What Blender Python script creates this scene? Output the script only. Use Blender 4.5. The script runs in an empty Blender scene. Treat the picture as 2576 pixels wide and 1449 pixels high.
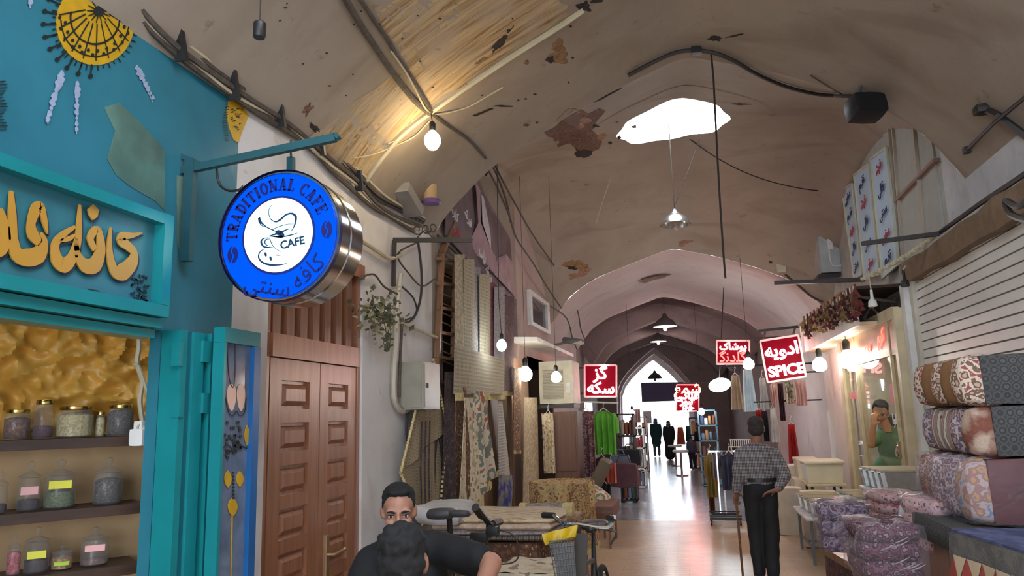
import bpy, bmesh, math, random
from mathutils import Vector, Matrix, noise
random.seed(7)
S=bpy.context.scene; COL=S.collection
R=math.radians
# ---------------------------------------------------------------- camera
F_PX=1850.0; CX,CY=1288.0,724.5; EYE=1.70
YAW,PITCH,ROLL=R(13.3),R(9.8),R(1.6)
_f=Vector((-math.sin(YAW)*math.cos(PITCH),math.cos(YAW)*math.cos(PITCH),math.sin(PITCH)))
_r=Vector((math.cos(YAW),math.sin(YAW),0)); _u=_r.cross(_f)
_R=_r*math.cos(ROLL)-_u*math.sin(ROLL); _U=_r*math.sin(ROLL)+_u*math.cos(ROLL)
O=Vector((0,0,EYE))
cd=bpy.data.cameras.new('camera'); cam=bpy.data.objects.new('camera',cd); COL.objects.link(cam)
cd.sensor_fit='HORIZONTAL'; cd.sensor_width=36.0; cd.lens=36.0*F_PX/2576.0; cd.clip_end=300; cd.clip_start=.05
M=Matrix((( _R.x,_U.x,-_f.x,0),(_R.y,_U.y,-_f.y,0),(_R.z,_U.z,-_f.z,EYE),(0,0,0,1)))
cam.matrix_world=M; S.camera=cam
# ---------------------------------------------------------------- world, exposure
W=bpy.data.worlds.new('sky'); S.world=W; W.use_nodes=True
bg=W.node_tree.nodes['Background']; bg.inputs[0].default_value=(.78,.88,1,1); bg.inputs[1].default_value=8.0
S.view_settings.view_transform='Standard'; S.view_settings.look='None'; S.view_settings.exposure=0.42; S.view_settings.gamma=1.0
S.view_settings.use_curve_mapping=False
try:
    S.cycles.use_denoising=True; S.cycles.max_bounces=6; S.cycles.diffuse_bounces=4; S.cycles.glossy_bounces=3
    S.cycles.transparent_max_bounces=10; S.cycles.transmission_bounces=4; S.cycles.sample_clamp_indirect=6; S.cycles.caustics_reflective=False; S.cycles.caustics_refractive=False
    S.cycles.use_adaptive_sampling=True; S.cycles.adaptive_threshold=.03; S.cycles.blur_glossy=1.0; S.cycles.use_light_tree=True
except Exception as e: pass
def area(name,loc,sx,sy,rot,power,color,portal=False):
    l=bpy.data.lights.new(name,'AREA'); l.shape='RECTANGLE'; l.size=sx; l.size_y=sy; l.energy=power; l.color=color
    if portal: l.cycles.is_portal=True
    o=bpy.data.objects.new(name,l); COL.objects.link(o); o.location=loc; o.rotation_euler=rot; return o
area('skylight_portal',(.02,8.75,5.75),1.7,1.7,(0,0,0),1,(1,1,1),True)
area('added_skylight_portal',(0,.9,5.5),2.4,2.4,(0,0,0),1,(1,1,1),True)  # unseen roof opening added over the near bay to let in daylight
area('street_portal',(-1.55,34.2,2.0),4.5,4.2,(R(90),0,R(180)),1,(1,1,1),True)
area('rear_portal',(0,-4.9,1.6),4.2,3.1,(R(90),0,0),1,(1,1,1),True)
# ---------------------------------------------------------------- pixel helpers: a ray of the photograph met with a plane of the place
def ray(px,py): return _f+_R*((px-CX)/F_PX)-_U*((py-CY)/F_PX)
def aY(px,py,Y): d=ray(px,py); return O+d*(Y/d.y)
def aX(px,py,X): d=ray(px,py); return O+d*(X/d.x)
def aZ(px,py,Z): d=ray(px,py); return O+d*((Z-EYE)/d.z)
def hit(px,py,p,n):
    d=ray(px,py); return O+d*((Vector(p)-O).dot(n)/d.dot(n))
# ---------------------------------------------------------------- mesh helpers
class MB:
    def __init__(s): s.v=[]; s.f=[]; s.m=[]; s.mi=0
    def add(s,vs,fs):
        k=len(s.v); s.v+= [Vector(a) for a in vs]; s.f+=[tuple(i+k for i in f) for f in fs]; s.m+=[s.mi]*len(fs); return s
    def box(s,a,b,rot=None,c=None):
        x0,y0,z0=a; x1,y1,z1=b
        vs=[Vector((x,y,z)) for z in (z0,z1) for y in (y0,y1) for x in (x0,x1)]
        if rot is not None:
            c=Vector(c) if c is not None else (Vector(a)+Vector(b))/2
            vs=[c+rot@(v-c) for v in vs]
        return s.add(vs,[(0,2,3,1),(4,5,7,6),(0,1,5,4),(2,6,7,3),(0,4,6,2),(1,3,7,5)])
    def hexa(s,p):  # 4 front points, 4 back points, both same winding
        return s.add(p,[(0,1,2,3),(7,6,5,4),(0,4,5,1),(1,5,6,2),(2,6,7,3),(3,7,4,0)])
    def quad(s,a,b,c,d,t=None):
        a,b,c,d=map(Vector,(a,b,c,d))
        if t is None: return s.add([a,b,c,d],[(0,1,2,3)])
        n=(b-a).cross(d-a).normalized()*t
        return s.hexa([a,b,c,d,a-n,b-n,c-n,d-n])
    def bar(s,a,b,w,h=None,up=(0,0,1)):
        a=Vector(a); b=Vector(b); h=h or w; d=(b-a).normalized(); u=Vector(up)
        if abs(d.dot(u))>.95: u=Vector((0,1,0))
        r=d.cross(u).normalized()*w/2; u=r.cross(d).normalized()*h/2
        return s.hexa([a-r-u,a+r-u,a+r+u,a-r+u,b-r-u,b+r-u,b+r+u,b-r+u])
    def tube(s,pts,r,n=8,cap=True):
        pts=[Vector(p) for p in pts]; k=len(pts); rs=r if isinstance(r,(list,tuple)) else [r]*k
        vs=[]; prev=None
        for i,p in enumerate(pts):
            d=(pts[min(i+1,k-1)]-pts[max(i-1,0)])
            if d.length<1e-7: d=Vector((0,0,1))
            d.normalize()
            if prev is None:
                u=Vector((0,0,1)) if abs(d.z)<.9 else Vector((1,0,0))
                a=d.cross(u).normalized()
            else:
                a=(prev-d*prev.dot(d)).normalized()
            prev=a; b=d.cross(a)
            vs+=[p+(a*math.cos(t)+b*math.sin(t))*rs[i] for t in [2*math.pi*j/n for j in range(n)]]
        fs=[(i*n+j,i*n+(j+1)%n,(i+1)*n+(j+1)%n,(i+1)*n+j) for i in range(k-1) for j in range(n)]
        if cap: fs+=[tuple(range(n-1,-1,-1)),tuple((k-1)*n+j for j in range(n))]
        return s.add(vs,fs)
    def lathe(s,prof,c,n=16,axis='Z'):
        c=Vector(c); vs=[]; k=len(prof)
        for r,h in prof:
            for j in range(n):
                t=2*math.pi*j/n; x,y=r*math.cos(t),r*math.sin(t)
                vs.append(c+(Vector((x,y,h)) if axis=='Z' else Vector((x,h,y)) if axis=='Y' else Vector((h,x,y))))
        fs=[(i*n+j,i*n+(j+1)%n,(i+1)*n+(j+1)%n,(i+1)*n+j) for i in range(k-1) for j in range(n)]
        fs+=[tuple(range(n-1,-1,-1)),tuple((k-1)*n+j for j in range(n))]
        return s.add(vs,fs)
    def ball(s,c,r,n=12,m=8,rot=None):
        rr=r if isinstance(r,(list,tuple,Vector)) else (r,r,r); c=Vector(c); vs=[]
        for i in range(m+1):
            a=math.pi*i/m
            for j in range(n):
                t=2*math.pi*j/n; p=Vector((rr[0]*math.sin(a)*math.cos(t),rr[1]*math.sin(a)*math.sin(t),rr[2]*math.cos(a)))
                vs.append(c+(rot@p if rot is not None else p))
        fs=[(i*n+j,(i+1)*n+j,(i+1)*n+(j+1)%n,i*n+(j+1)%n) for i in range(m) for j in range(n)]
        return s.add(vs,fs)
    def grid(s,fn,nu,nv,th=0):
        vs=[Vector(fn(i/nu,j/nv)) for j in range(nv+1) for i in range(nu+1)]
        fs=[(j*(nu+1)+i,j*(nu+1)+i+1,(j+1)*(nu+1)+i+1,(j+1)*(nu+1)+i) for j in range(nv) for i in range(nu)]
        return s.add(vs,fs)
    def poly(s,pts,n,t):   # flat outline given thickness t along n
        pts=[Vector(p) for p in pts]; k=len(pts); n=Vector(n).normalized()*t
        return s.add(pts+[p-n for p in pts],[tuple(range(k)),tuple(range(2*k-1,k-1,-1))]+[(i,i+k,(i+1)%k+k,(i+1)%k) for i in range(k)])
    def ribbon(s,pts,ws,n,t):  # brush stroke of changing width, thickness t
        pts=[Vector(p) for p in pts]; n=Vector(n).normalized(); k=len(pts); L=[];Rr=[]
        for i,p in enumerate(pts):
            d=(pts[min(i+1,k-1)]-pts[max(i-1,0)]).normalized(); q=n.cross(d)*ws[i]/2
            L.append(p+q); Rr.append(p-q)
        vs=L+Rr+[p-n*t for p in L]+[p-n*t for p in Rr]
        for i in range(k-1):
            pass
        fs=[]
        for i in range(k-1):
            fs+=[(i,k+i,k+i+1,i+1),(2*k+i,2*k+i+1,3*k+i+1,3*k+i),(i,i+1,2*k+i+1,2*k+i),(k+i,3*k+i,3*k+i+1,k+i+1)]
        fs+=[(0,2*k,3*k,k),(k-1,2*k-1,4*k-1,3*k-1)]
        return s.add(vs,fs)
    def rbox(s,c,size,e=.25,n=8,rot=None,amp=0,fr=3,seed=0,sag=0):
        c=Vector(c); hx,hy,hz=[a/2 for a in size]; bm=bmesh.new(); bmesh.ops.create_cube(bm,size=2)
        bmesh.ops.subdivide_edges(bm,edges=bm.edges[:],cuts=n,use_grid_fill=True)
        vs=[]
        for v in bm.verts:
            p=v.co; q=p.normalized(); w=Vector([p[i]*(1-e)+q[i]*e*1.15 for i in range(3)])
            x=Vector((w.x*hx,w.y*hy,w.z*hz))
            if amp:
                k=noise.noise(Vector((x.x*fr+seed,x.y*fr,x.z*fr)))*amp
                x+=Vector((q.x,q.y,q.z))*k
            if sag and p.z>0: x.z-=sag*(abs(p.x)**2)
            vs.append(c+(rot@x if rot is not None else x))
        s.add(vs,[tuple(v.index for v in f.verts) for f in bm.faces]); bm.free(); return s
def base_of(vs):
    mn=Vector([min(v[i] for v in vs) for i in range(3)]); mx=Vector([max(v[i] for v in vs) for i in range(3)])
    return Vector(((mn.x+mx.x)/2,(mn.y+mx.y)/2,mn.z))
WL={}
def mkobj(name,me,mats,parent,loc):
    for m in (mats if isinstance(mats,(list,tuple)) else [mats]): me.materials.append(m)
    o=bpy.data.objects.new(name,me); COL.objects.link(o)
    if parent is not None: o.parent=parent
    return o
def build(mb,name,mats,parent=None,smooth=False,ang=40,flat=False):
    me=bpy.data.meshes.new(name)
    if parent is None: b=base_of(mb.v)
    else: b=WL[parent.name]
    me.from_pydata([v-b for v in mb.v],[],mb.f); me.update()
    for p,m in zip(me.polygons,mb.m): p.material_index=m
    bm=bmesh.new(); bm.from_mesh(me); bmesh.ops.recalc_face_normals(bm,faces=bm.faces[:]) if not flat else None; bm.to_mesh(me); bm.free()
    if smooth:
        me.polygons.foreach_set('use_smooth',[True]*len(me.polygons))
        try: me.set_sharp_from_angle(angle=R(ang))
        except Exception: pass
    o=mkobj(name,me,mats,parent,b)
    if parent is None: o.location=b; WL[o.name]=b
    else: WL[o.name]=b
    return o
def tag(o,label,cat,group=None,kind=None):
    o['label']=label; o['category']=cat
    if group: o['group']=group
    if kind: o['kind']=kind
    return o
def thing(name,label,cat,loc,group=None):
    o=bpy.data.objects.new(name,None); COL.objects.link(o); o.empty_display_size=.1
    o.location=Vector(loc); WL[o.name]=Vector(loc); return tag(o,label,cat,group)
def struct(o): o['kind']='structure'; return o
# ---------------------------------------------------------------- materials
MC={}
def nodes(name,rough=.6,metal=0,**k):
    m=bpy.data.materials.new(name); m.use_nodes=True; nt=m.node_tree; b=nt.nodes['Principled BSDF']
    b.inputs['Roughness'].default_value=rough; b.inputs['Metallic'].default_value=metal
    for a,v in k.items(): b.inputs[a.replace('_',' ')].default_value=v
    return m,nt,b
def ramp(nt,src,cols,interp='LINEAR'):
    r=nt.nodes.new('ShaderNodeValToRGB'); r.color_ramp.interpolation=interp; el=r.color_ramp.elements
    while len(el)<len(cols): el.new(.5)
    for e,(p,c) in zip(el,cols): e.position=p; e.color=(*c,1)
    nt.links.new(src,r.inputs[0]); return r.outputs[0]
def coords(nt,scale=(1,1,1),rot=(0,0,0)):
    t=nt.nodes.new('ShaderNodeTexCoord'); mp=nt.nodes.new('ShaderNodeMapping'); nt.links.new(t.outputs['Object'],mp.inputs[0])
    mp.inputs['Scale'].default_value=scale; mp.inputs['Rotation'].default_value=rot; return mp.outputs[0]
def bump(nt,b,src,st=.3,dist=.01):
    n=nt.nodes.new('ShaderNodeBump'); n.inputs['Strength'].default_value=st; n.inputs['Distance'].default_value=dist
    nt.links.new(src,n.inputs['Height']); nt.links.new(n.outputs[0],b.inputs['Normal'])
def tex(nt,kind,co,**k):
    n=nt.nodes.new('ShaderNodeTex'+kind)
    nt.links.new(co,n.inputs['Vector'])
    for a,v in k.items():
        if a in ('wave_type','bands_direction','feature','wave_profile'): setattr(n,a,v)
        else: n.inputs[a.replace('_',' ')].default_value=v
    return n
def mix(nt,f,a,b,mode='MIX'):
    n=nt.nodes.new('ShaderNodeMix'); n.data_type='RGBA'; n.blend_type=mode
    if isinstance(f,(int,float)): n.inputs[0].default_value=f
    else: nt.links.new(f,n.inputs[0])
    for i,x in ((6,a),(7,b)):
        if isinstance(x,tuple): n.inputs[i].default_value=(*x,1)
        else: nt.links.new(x,n.inputs[i])
    return n.outputs[2]
def C(*h):  # sRGB 0-255 -> linear
    return tuple(((c/255)/12.92 if c/255<=.04045 else ((c/255+.055)/1.055)**2.4) for c in h)
def plain(name,col,rough=.6,metal=0,var=.12,sc=6,bm=0,**k):
    if name in MC: return MC[name]
    m,nt,b=nodes(name,rough,metal,**k); co=coords(nt)
    n=tex(nt,'Noise',co,Scale=sc,Detail=4.0)
    c0=tuple(x*(1-var) for x in col); c1=tuple(min(1,x*(1+var)) for x in col)
    nt.links.new(ramp(nt,n.outputs[0],[(.3,c0),(.7,c1)]),b.inputs['Base Color'])
    if bm: bump(nt,b,n.outputs[0],bm,.01)
    MC[name]=m; return m
def emit(name,col,st,base=None):
    if name in MC: return MC[name]
    m,nt,b=nodes(name,.4); b.inputs['Base Color'].default_value=(*(base or col),1); b.inputs['Emission Color'].default_value=(*col,1); b.inputs['Emission Strength'].default_value=st
    if base: b.inputs['Specular IOR Level'].default_value=.05
    MC[name]=m; return m
def plaster(name,c1,c2,c3,sc=1.0,bm=.25):
    m,nt,b=nodes(name,.85); co=coords(nt)
    a=tex(nt,'Noise',co,Scale=.7*sc,Detail=6.0,Roughness=.6); d=tex(nt,'Noise',co,Scale=5*sc,Detail=8.0,Roughness=.7)
    base=ramp(nt,a.outputs[0],[(.3,c1),(.55,c2),(.8,c1)])
    out=mix(nt,ramp(nt,d.outputs[0],[(.62,(0,0,0)),(.72,(1,1,1))]),base,c3)
    e=tex(nt,'Noise',coords(nt,(.8,1.6,1.2)),Scale=1.1*sc,Detail=7.0,Distortion=.8)
    out=mix(nt,ramp(nt,e.outputs[0],[(.52,(0,0,0)),(.75,(.55,.55,.55))]),out,c3)
    nt.links.new(out,b.inputs['Base Color']); bump(nt,b,d.outputs[0],bm,.02); return m
def carpet(name,cols,kind='floral',sc=12,rot=(0,0,0),rough=.9,bm=.4,coat=0,s3=(1,1,1)):
    if name in MC: return MC[name]
    m,nt,b=nodes(name,rough); co=coords(nt,s3,rot); n=len(cols)
    st=[(i/n,c) for i,c in enumerate(cols)]
    if kind=='floral':
        v=tex(nt,'Voronoi',co,Scale=sc); w=tex(nt,'Noise',co,Scale=sc*1.6,Detail=3.0)
        mx=nt.nodes.new('ShaderNodeMath'); mx.operation='ADD'; nt.links.new(v.outputs['Distance'],mx.inputs[0]); nt.links.new(w.outputs[0],mx.inputs[1])
        fr=nt.nodes.new('ShaderNodeMath'); fr.operation='FRACT'; nt.links.new(mx.outputs[0],fr.inputs[0]); src=fr.outputs[0]
    elif kind=='stripe':
        w=tex(nt,'Wave',co,Scale=sc,Distortion=1.0,bands_direction='X'); w.inputs['Detail Scale'].default_value=3; src=w.outputs['Fac']
    elif kind=='zig':
        w=tex(nt,'Wave',co,Scale=sc,Distortion=0.0,bands_direction='DIAGONAL',wave_profile='TRI'); src=w.outputs['Fac']
    elif kind=='check':
        c=tex(nt,'Checker',co,Scale=sc); src=c.outputs['Fac']
    elif kind=='medal':
        v=tex(nt,'Voronoi',co,Scale=sc,Randomness=.0); w=nt.nodes.new('ShaderNodeMath'); w.operation='MULTIPLY'; w.inputs[1].default_value=1.9; nt.links.new(v.outputs['Distance'],w.inputs[0])
        fr=nt.nodes.new('ShaderNodeMath'); fr.operation='FRACT'; nt.links.new(w.outputs[0],fr.inputs[0]); src=fr.outputs[0]
    else:
        w=tex(nt,'Noise',co,Scale=sc,Detail=5.0); st=[(.3+.4*i/n,c) for i,c in enumerate(cols)]; src=w.outputs[0]
    col=ramp(nt,src,st,'CONSTANT' if kind not in('noise',) else 'LINEAR')
    f=tex(nt,'Noise',co,Scale=90,Detail=2.0)
    col=mix(nt,.35,col,mix(nt,f.outputs[0],tuple(x*.5 for x in cols[0]),col))
    nt.links.new(col,b.inputs['Base Color']); bump(nt,b,f.outputs[0],bm,.01)
    if coat: b.inputs['Coat Weight'].default_value=coat; b.inputs['Coat Roughness'].default_value=.1
    MC[name]=m; return m
def wood(name,c1,c2,rough=.4,axis=(30,30,1.5),coat=0):
    if name in MC: return MC[name]
    m,nt,b=nodes(name,rough); n=tex(nt,'Noise',coords(nt,axis),Scale=1,Detail=5.0,Distortion=.6)
    nt.links.new(ramp(nt,n.outputs[0],[(.3,c1),(.7,c2)]),b.inputs['Base Color']); bump(nt,b,n.outputs[0],.15,.004); b.inputs['Coat Weight'].default_value=coat; b.inputs['Coat Roughness'].default_value=.25
    MC[name]=m; return m
def film(name,rough=.12,tr=.8,col=(1,1,1),bs=30,bst=.8,ior=1.5):
    if name in MC: return MC[name]
    m=bpy.data.materials.new(name); m.use_nodes=True; nt=m.node_tree; nt.nodes.clear()
    o=nt.nodes.new('ShaderNodeOutputMaterial'); t=nt.nodes.new('ShaderNodeBsdfTransparent'); t.inputs[0].default_value=(*col,1)
    g=nt.nodes.new('ShaderNodeBsdfPrincipled'); g.inputs['Base Color'].default_value=(.42,.38,.41,1); g.inputs['Roughness'].default_value=rough; g.inputs['Specular IOR Level'].default_value=.8
    mx=nt.nodes.new('ShaderNodeMixShader')
    if bs:
        n=tex(nt,'Noise',coords(nt),Scale=bs,Detail=4.0,Distortion=2.0); bu=nt.nodes.new('ShaderNodeBump'); bu.inputs['Strength'].default_value=bst; bu.inputs['Distance'].default_value=.02
        nt.links.new(n.outputs[0],bu.inputs['Height']); nt.links.new(bu.outputs[0],g.inputs['Normal'])
    fr=nt.nodes.new('ShaderNodeFresnel'); fr.inputs[0].default_value=ior
    ma=nt.nodes.new('ShaderNodeMath'); ma.operation='ADD'; ma.inputs[1].default_value=1-tr; ma.use_clamp=True; nt.links.new(fr.outputs[0],ma.inputs[0])
    ge=nt.nodes.new('ShaderNodeNewGeometry'); iv=nt.nodes.new('ShaderNodeMath'); iv.operation='SUBTRACT'; iv.inputs[0].default_value=1; nt.links.new(ge.outputs['Backfacing'],iv.inputs[1]); mu=nt.nodes.new('ShaderNodeMath'); mu.operation='MULTIPLY'; nt.links.new(ma.outputs[0],mu.inputs[0]); nt.links.new(iv.outputs[0],mu.inputs[1]); ma=mu
    nt.links.new(ma.outputs[0],mx.inputs[0]); nt.links.new(t.outputs[0],mx.inputs[1]); nt.links.new(g.outputs[0],mx.inputs[2]); nt.links.new(mx.outputs[0],o.inputs[0])
    MC[name]=m; return m
# text as a mesh laid in a plane
def letters(body,size,org,ux,uy,mat,parent,name='lettering',ext=.004,bold=0,align='CENTER',rot=0,bevel=0,sx=1):
    c=bpy.data.curves.new('t','FONT'); c.body=body; c.size=size; c.align_x=align; c.align_y='CENTER'; c.extrude=ext; c.offset=bold; c.bevel_depth=bevel; c.resolution_u=3
    o=bpy.data.objects.new('t',c); COL.objects.link(o); dg=bpy.context.evaluated_depsgraph_get(); dg.update()
    me=bpy.data.meshes.new_from_object(o.evaluated_get(dg)); bpy.data.objects.remove(o); bpy.data.curves.remove(c)
    ux=Vector(ux).normalized(); uy=Vector(uy).normalized(); n=ux.cross(uy); b=WL[parent.name]; org=Vector(org)
    q=Matrix.Rotation(rot,3,'Z')
    for v in me.vertices:
        p=q@Vector((v.co.x*sx,v.co.y,v.co.z)); v.co=org+ux*p.x+uy*p.y+n*p.z-b
    me.materials.clear(); o=mkobj(name,me,mat,parent,b); WL[o.name]=b; return o
def AR(s):  # joined letter shapes given right to left, set left to right
    return ''.join(reversed(s))

def sheer(name,c):   # thin cloth that lets daylight through
    m=bpy.data.materials.new(name); m.use_nodes=True; nt=m.node_tree; nt.nodes.clear(); o=nt.nodes.new('ShaderNodeOutputMaterial'); a=nt.nodes.new('ShaderNodeBsdfDiffuse'); b=nt.nodes.new('ShaderNodeBsdfTranslucent'); x=nt.nodes.new('ShaderNodeMixShader'); x.inputs[0].default_value=.35
    a.inputs[0].default_value=(*c,1); b.inputs[0].default_value=(*c,1); nt.links.new(a.outputs[0],x.inputs[1]); nt.links.new(b.outputs[0],x.inputs[2]); nt.links.new(x.outputs[0],o.inputs[0]); return m
# ================================================================= the setting
m_ceil=plaster('vault_plaster',C(148,132,118),C(162,148,134),C(122,102,86),1.0,.3)
m_brick=plaster('worn_vault_plaster',C(172,146,108),C(186,160,122),C(140,112,82),2.0,.5)
m_pink=plaster('rose_plaster',C(178,154,148),C(190,168,160),C(156,130,122),1.2,.25)
m_dark=plaster('dark_plaster',C(132,110,108),C(146,124,120),C(100,84,84),1.5,.3)  # darker than the other vault plasters, used for the far vault
m_white=plaster('white_plaster',C(205,200,196),C(222,216,212),C(172,160,150),1.2,.35)
m_wallr=plaster('grey_plaster',C(190,190,196),C(206,206,210),C(168,166,170),2.0,.5)
m_teal=plain('teal_wall',C(48,116,134),.22,var=.1,sc=3,bm=.5)
def interp(P,x):
    if x<=P[0][0]: return P[0][1]
    for (a,b),(c,d) in zip(P,P[1:]):
        if x<=c: return b+(d-b)*(x-a)/(c-a)
    return P[-1][1]
def smooth_interp(P,x): return sum(interp(P,x+k)*w for k,w in ((-.12,.25),(0,.5),(.12,.25)))
P1=[(-2.35,3.3),(-2.2,3.58),(-1.75,4.0),(-1.3,4.28),(-.6,4.62),(.15,4.9),(.9,4.64),(1.4,4.4),(1.8,4.15),(2.15,3.8),(2.35,3.35)]
P2=[(-2.35,3.15),(-1.95,3.72),(-1.5,4.0),(-.85,4.22),(-.16,4.44),(.5,4.26),(1.2,4.0),(1.7,3.76),(2.05,3.45),(2.35,3.0)]
OCX,OCY,OCR=.0,8.5,.66
Y1,Y2,Y3,Y4=6.5,12.6,18.0,32.0
def ceil_z(x,y):
    if y<=Y1: return smooth_interp(P1,x)
    t=(y-Y1)/(Y2-Y1)
    if t<1:
        v=2*t-1; u=x/2.35; p=smooth_interp(P1,x)*(1-t)+smooth_interp(P2,x)*t
        return p+max(0,1-v*v)**.85*(.46+1.0*u*u)
    return smooth_interp(P2,x)
def onceil(px,py,off=.01):
    d=ray(px,py); t=1.0
    while t<30:
        p=O+d*t
        if p.z>=ceil_z(p.x,p.y)-off: return p
        t+=.01
    return O+d*6
def cnorm(p,e=.03):
    a=Vector((e,0,ceil_z(p.x+e,p.y)-ceil_z(p.x,p.y))); b=Vector((0,e,ceil_z(p.x,p.y+e)-ceil_z(p.x,p.y)))
    return -a.cross(b).normalized()
g=MB(); g.grid(lambda u,v:(-2.35+4.7*u,-5+(3.9)*v,ceil_z(-2.35+4.7*u,0)),60,6)
g.grid(lambda u,v:(-2.35+4.7*u,2.0+(Y1-2.0)*v,ceil_z(-2.35+4.7*u,0)),60,20)
g.grid(lambda u,v:(-2.35+1.35*u,-1.1+3.1*v,ceil_z(-2.35+1.35*u,0)),16,6); g.grid(lambda u,v:(1.0+1.35*u,-1.1+3.1*v,ceil_z(1.0+1.35*u,0)),16,6)  # strips beside the gap of the added roof opening
struct(build(g,'ceiling',m_ceil,smooth=True,ang=25))
g=MB(); n1=94
def dome(u,v): x=-2.35+4.7*u; y=Y1+(Y2-Y1)*v; return (x,y,ceil_z(x,y+1e-4 if v==0 else min(y,Y2-1e-4)))
g.grid(dome,n1,120); keep=[f for f in g.f if not all((g.v[i].x-OCX)**2+(g.v[i].y-OCY)**2<.98**2 for i in f)]
g.f=keep; g.m=[0]*len(keep)
def rim(u,v):
    a=2*math.pi*u; r=OCR*(1+.035*math.cos(8*a)-.03*math.cos(2*a))*(1-v)+1.12*v; x=OCX+r*math.cos(a); y=OCY+r*.9*math.sin(a); return (x,y,ceil_z(x,y)-.004*(1-v*.2))
g.grid(rim,64,6); struct(build(g,'ceiling',m_ceil,smooth=True,ang=35))
m_shaft=plaster('skylight_rim_plaster',C(225,215,200),C(235,228,215),C(200,180,160),3,.6)
g=MB(); g.grid(lambda u,v:(OCX+(OCR*(1+.035*math.cos(16*math.pi*u)-.03*math.cos(4*math.pi*u))+.03*v)*math.cos(2*math.pi*u),OCY+(OCR*(1+.035*math.cos(16*math.pi*u)-.03*math.cos(4*math.pi*u))*.9+.03*v)*math.sin(2*math.pi*u),5.27+.4*v+.015*math.sin(23*u)),64,5)
struct(build(g,'trim_1',m_shaft,smooth=True))
g=MB()
for k in range(5): # thin glazing bars and torn cover over the opening
    a=k*.63; g.tube([(OCX+.85*math.cos(a),OCY+.85*math.sin(a),5.62),(OCX-.85*math.cos(a+.3),OCY-.85*math.sin(a+.3),5.62)],.008,5)
struct(build(g,'trim_2',plain('rusty_bar',C(120,110,105),.6)))
def xb(y): return 0 if y<Y2 else -.065*(y-Y2)
g=MB(); g.grid(lambda u,v:(-2.35+4.7*u+xb(Y2+(Y3-Y2)*v),Y2+(Y3-Y2)*v,smooth_interp(P2,-2.35+4.7*u)),50,10)
for y,s in ((Y2,1),(Y3,-1)): pass
struct(build(g,'ceiling',m_pink,smooth=True,ang=25))
# face of the band over the far vault and the far vault itself with ribs
def vault(name,y0,y1,dz,m,sx=1.0,nv=8):
    g=MB(); g.grid(lambda u,v:((-2.35+4.7*u)*sx+xb(y0+(y1-y0)*v),y0+(y1-y0)*v,smooth_interp(P2,-2.35+4.7*u)+dz),50,nv)
    return struct(build(g,name,m,smooth=True,ang=25))
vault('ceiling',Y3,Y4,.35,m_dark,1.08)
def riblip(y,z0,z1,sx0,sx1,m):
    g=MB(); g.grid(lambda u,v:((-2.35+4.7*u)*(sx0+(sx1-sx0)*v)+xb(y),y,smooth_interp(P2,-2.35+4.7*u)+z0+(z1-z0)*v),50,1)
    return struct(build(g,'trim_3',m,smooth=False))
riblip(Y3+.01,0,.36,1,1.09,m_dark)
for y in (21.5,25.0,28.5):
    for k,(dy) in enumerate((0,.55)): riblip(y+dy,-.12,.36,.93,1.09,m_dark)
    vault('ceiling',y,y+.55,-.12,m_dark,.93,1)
# end wall with the pointed street arch
ARCH=[(-1.42,1.6),(-1.40,2.35),(-1.25,2.72),(-1.0,3.05),(-.65,3.38),(-.3,3.68),(-.02,3.86),(.2,3.66),(.55,3.35),(.85,3.0),(1.15,2.6),(1.3,2.2),(1.32,1.6)]
def archwall(y,cx,sc,m,th=.5,name='wall_back'):
    pts=[(cx+a*sc,(b-1.6)*sc+1.6) for a,b in ARCH]; g=MB()
    full=[(pts[0][0],0)]+pts+[(pts[-1][0],0)]
    for (a,b),(c,d) in zip(full,full[1:]):
        if abs(a-c)>1e-6: g.hexa([(a,y,b),(c,y,d),(c,y,5.4),(a,y,5.4),(a,y+th,b),(c,y+th,d),(c,y+th,5.4),(a,y+th,5.4)])
        else: pass
    g.box((cx-4.5,y,0),(pts[0][0],y+th,5.4)); g.box((pts[-1][0],y,0),(cx+4.5,y+th,5.4))
    return struct(build(g,name,m))
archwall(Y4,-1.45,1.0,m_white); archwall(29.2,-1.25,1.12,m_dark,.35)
archwall(30.4,-1.32,1.06,m_pink,.3)
# floor
def floor_mat(name,c1,c2,mort,rough,sx,bst=.35):
    m,nt,b=nodes(name,rough); co=coords(nt,(1,1,1)); br=tex(nt,'Brick',co,Scale=sx); br.inputs['Color1'].default_value=(*c1,1); br.inputs['Color2'].default_value=(*c2,1); br.inputs['Mortar'].default_value=(*mort,1)
    br.inputs['Mortar Size'].default_value=.012; br.inputs['Brick Width'].default_value=.9; br.inputs['Row Height'].default_value=.32
    n=tex(nt,'Noise',co,Scale=2.2,Detail=5.0); q=mix(nt,ramp(nt,n.outputs[0],[(.35,(0,0,0)),(.7,(.6,.6,.6))]),br.outputs['Color'],mort)
    nt.links.new(q,b.inputs['Base Color'])
    n2=tex(nt,'Noise',coords(nt,(5,9,5)),Scale=1.6,Detail=4.0); b.inputs['Coat Weight'].default_value=.6 if rough<.3 else .25; b.inputs['Coat Roughness'].default_value=.16; n3=nt.nodes.new('ShaderNodeMath'); n3.operation='MULTIPLY_ADD'; n3.inputs[1].default_value=-.35
    nt.links.new(br.outputs['Fac'],n3.inputs[0]); nt.links.new(n2.outputs[0],n3.inputs[2]); bump(nt,b,n3.outputs[0],bst,.02); return m
g=MB(); g.box((-6,-6,-.1),(6,12.22,0)); struct(build(g,'floor',floor_mat('tan_brick_paving',C(190,162,130),C(202,174,142),C(160,136,112),.36,3.2,.3)))
g=MB(); g.box((-12,12.22,-.1),(12,34,-.004)); struct(build(g,'floor',floor_mat('grey_brick_paving',C(166,164,170),C(180,178,182),C(130,128,134),.24,3.6,.5)))
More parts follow.
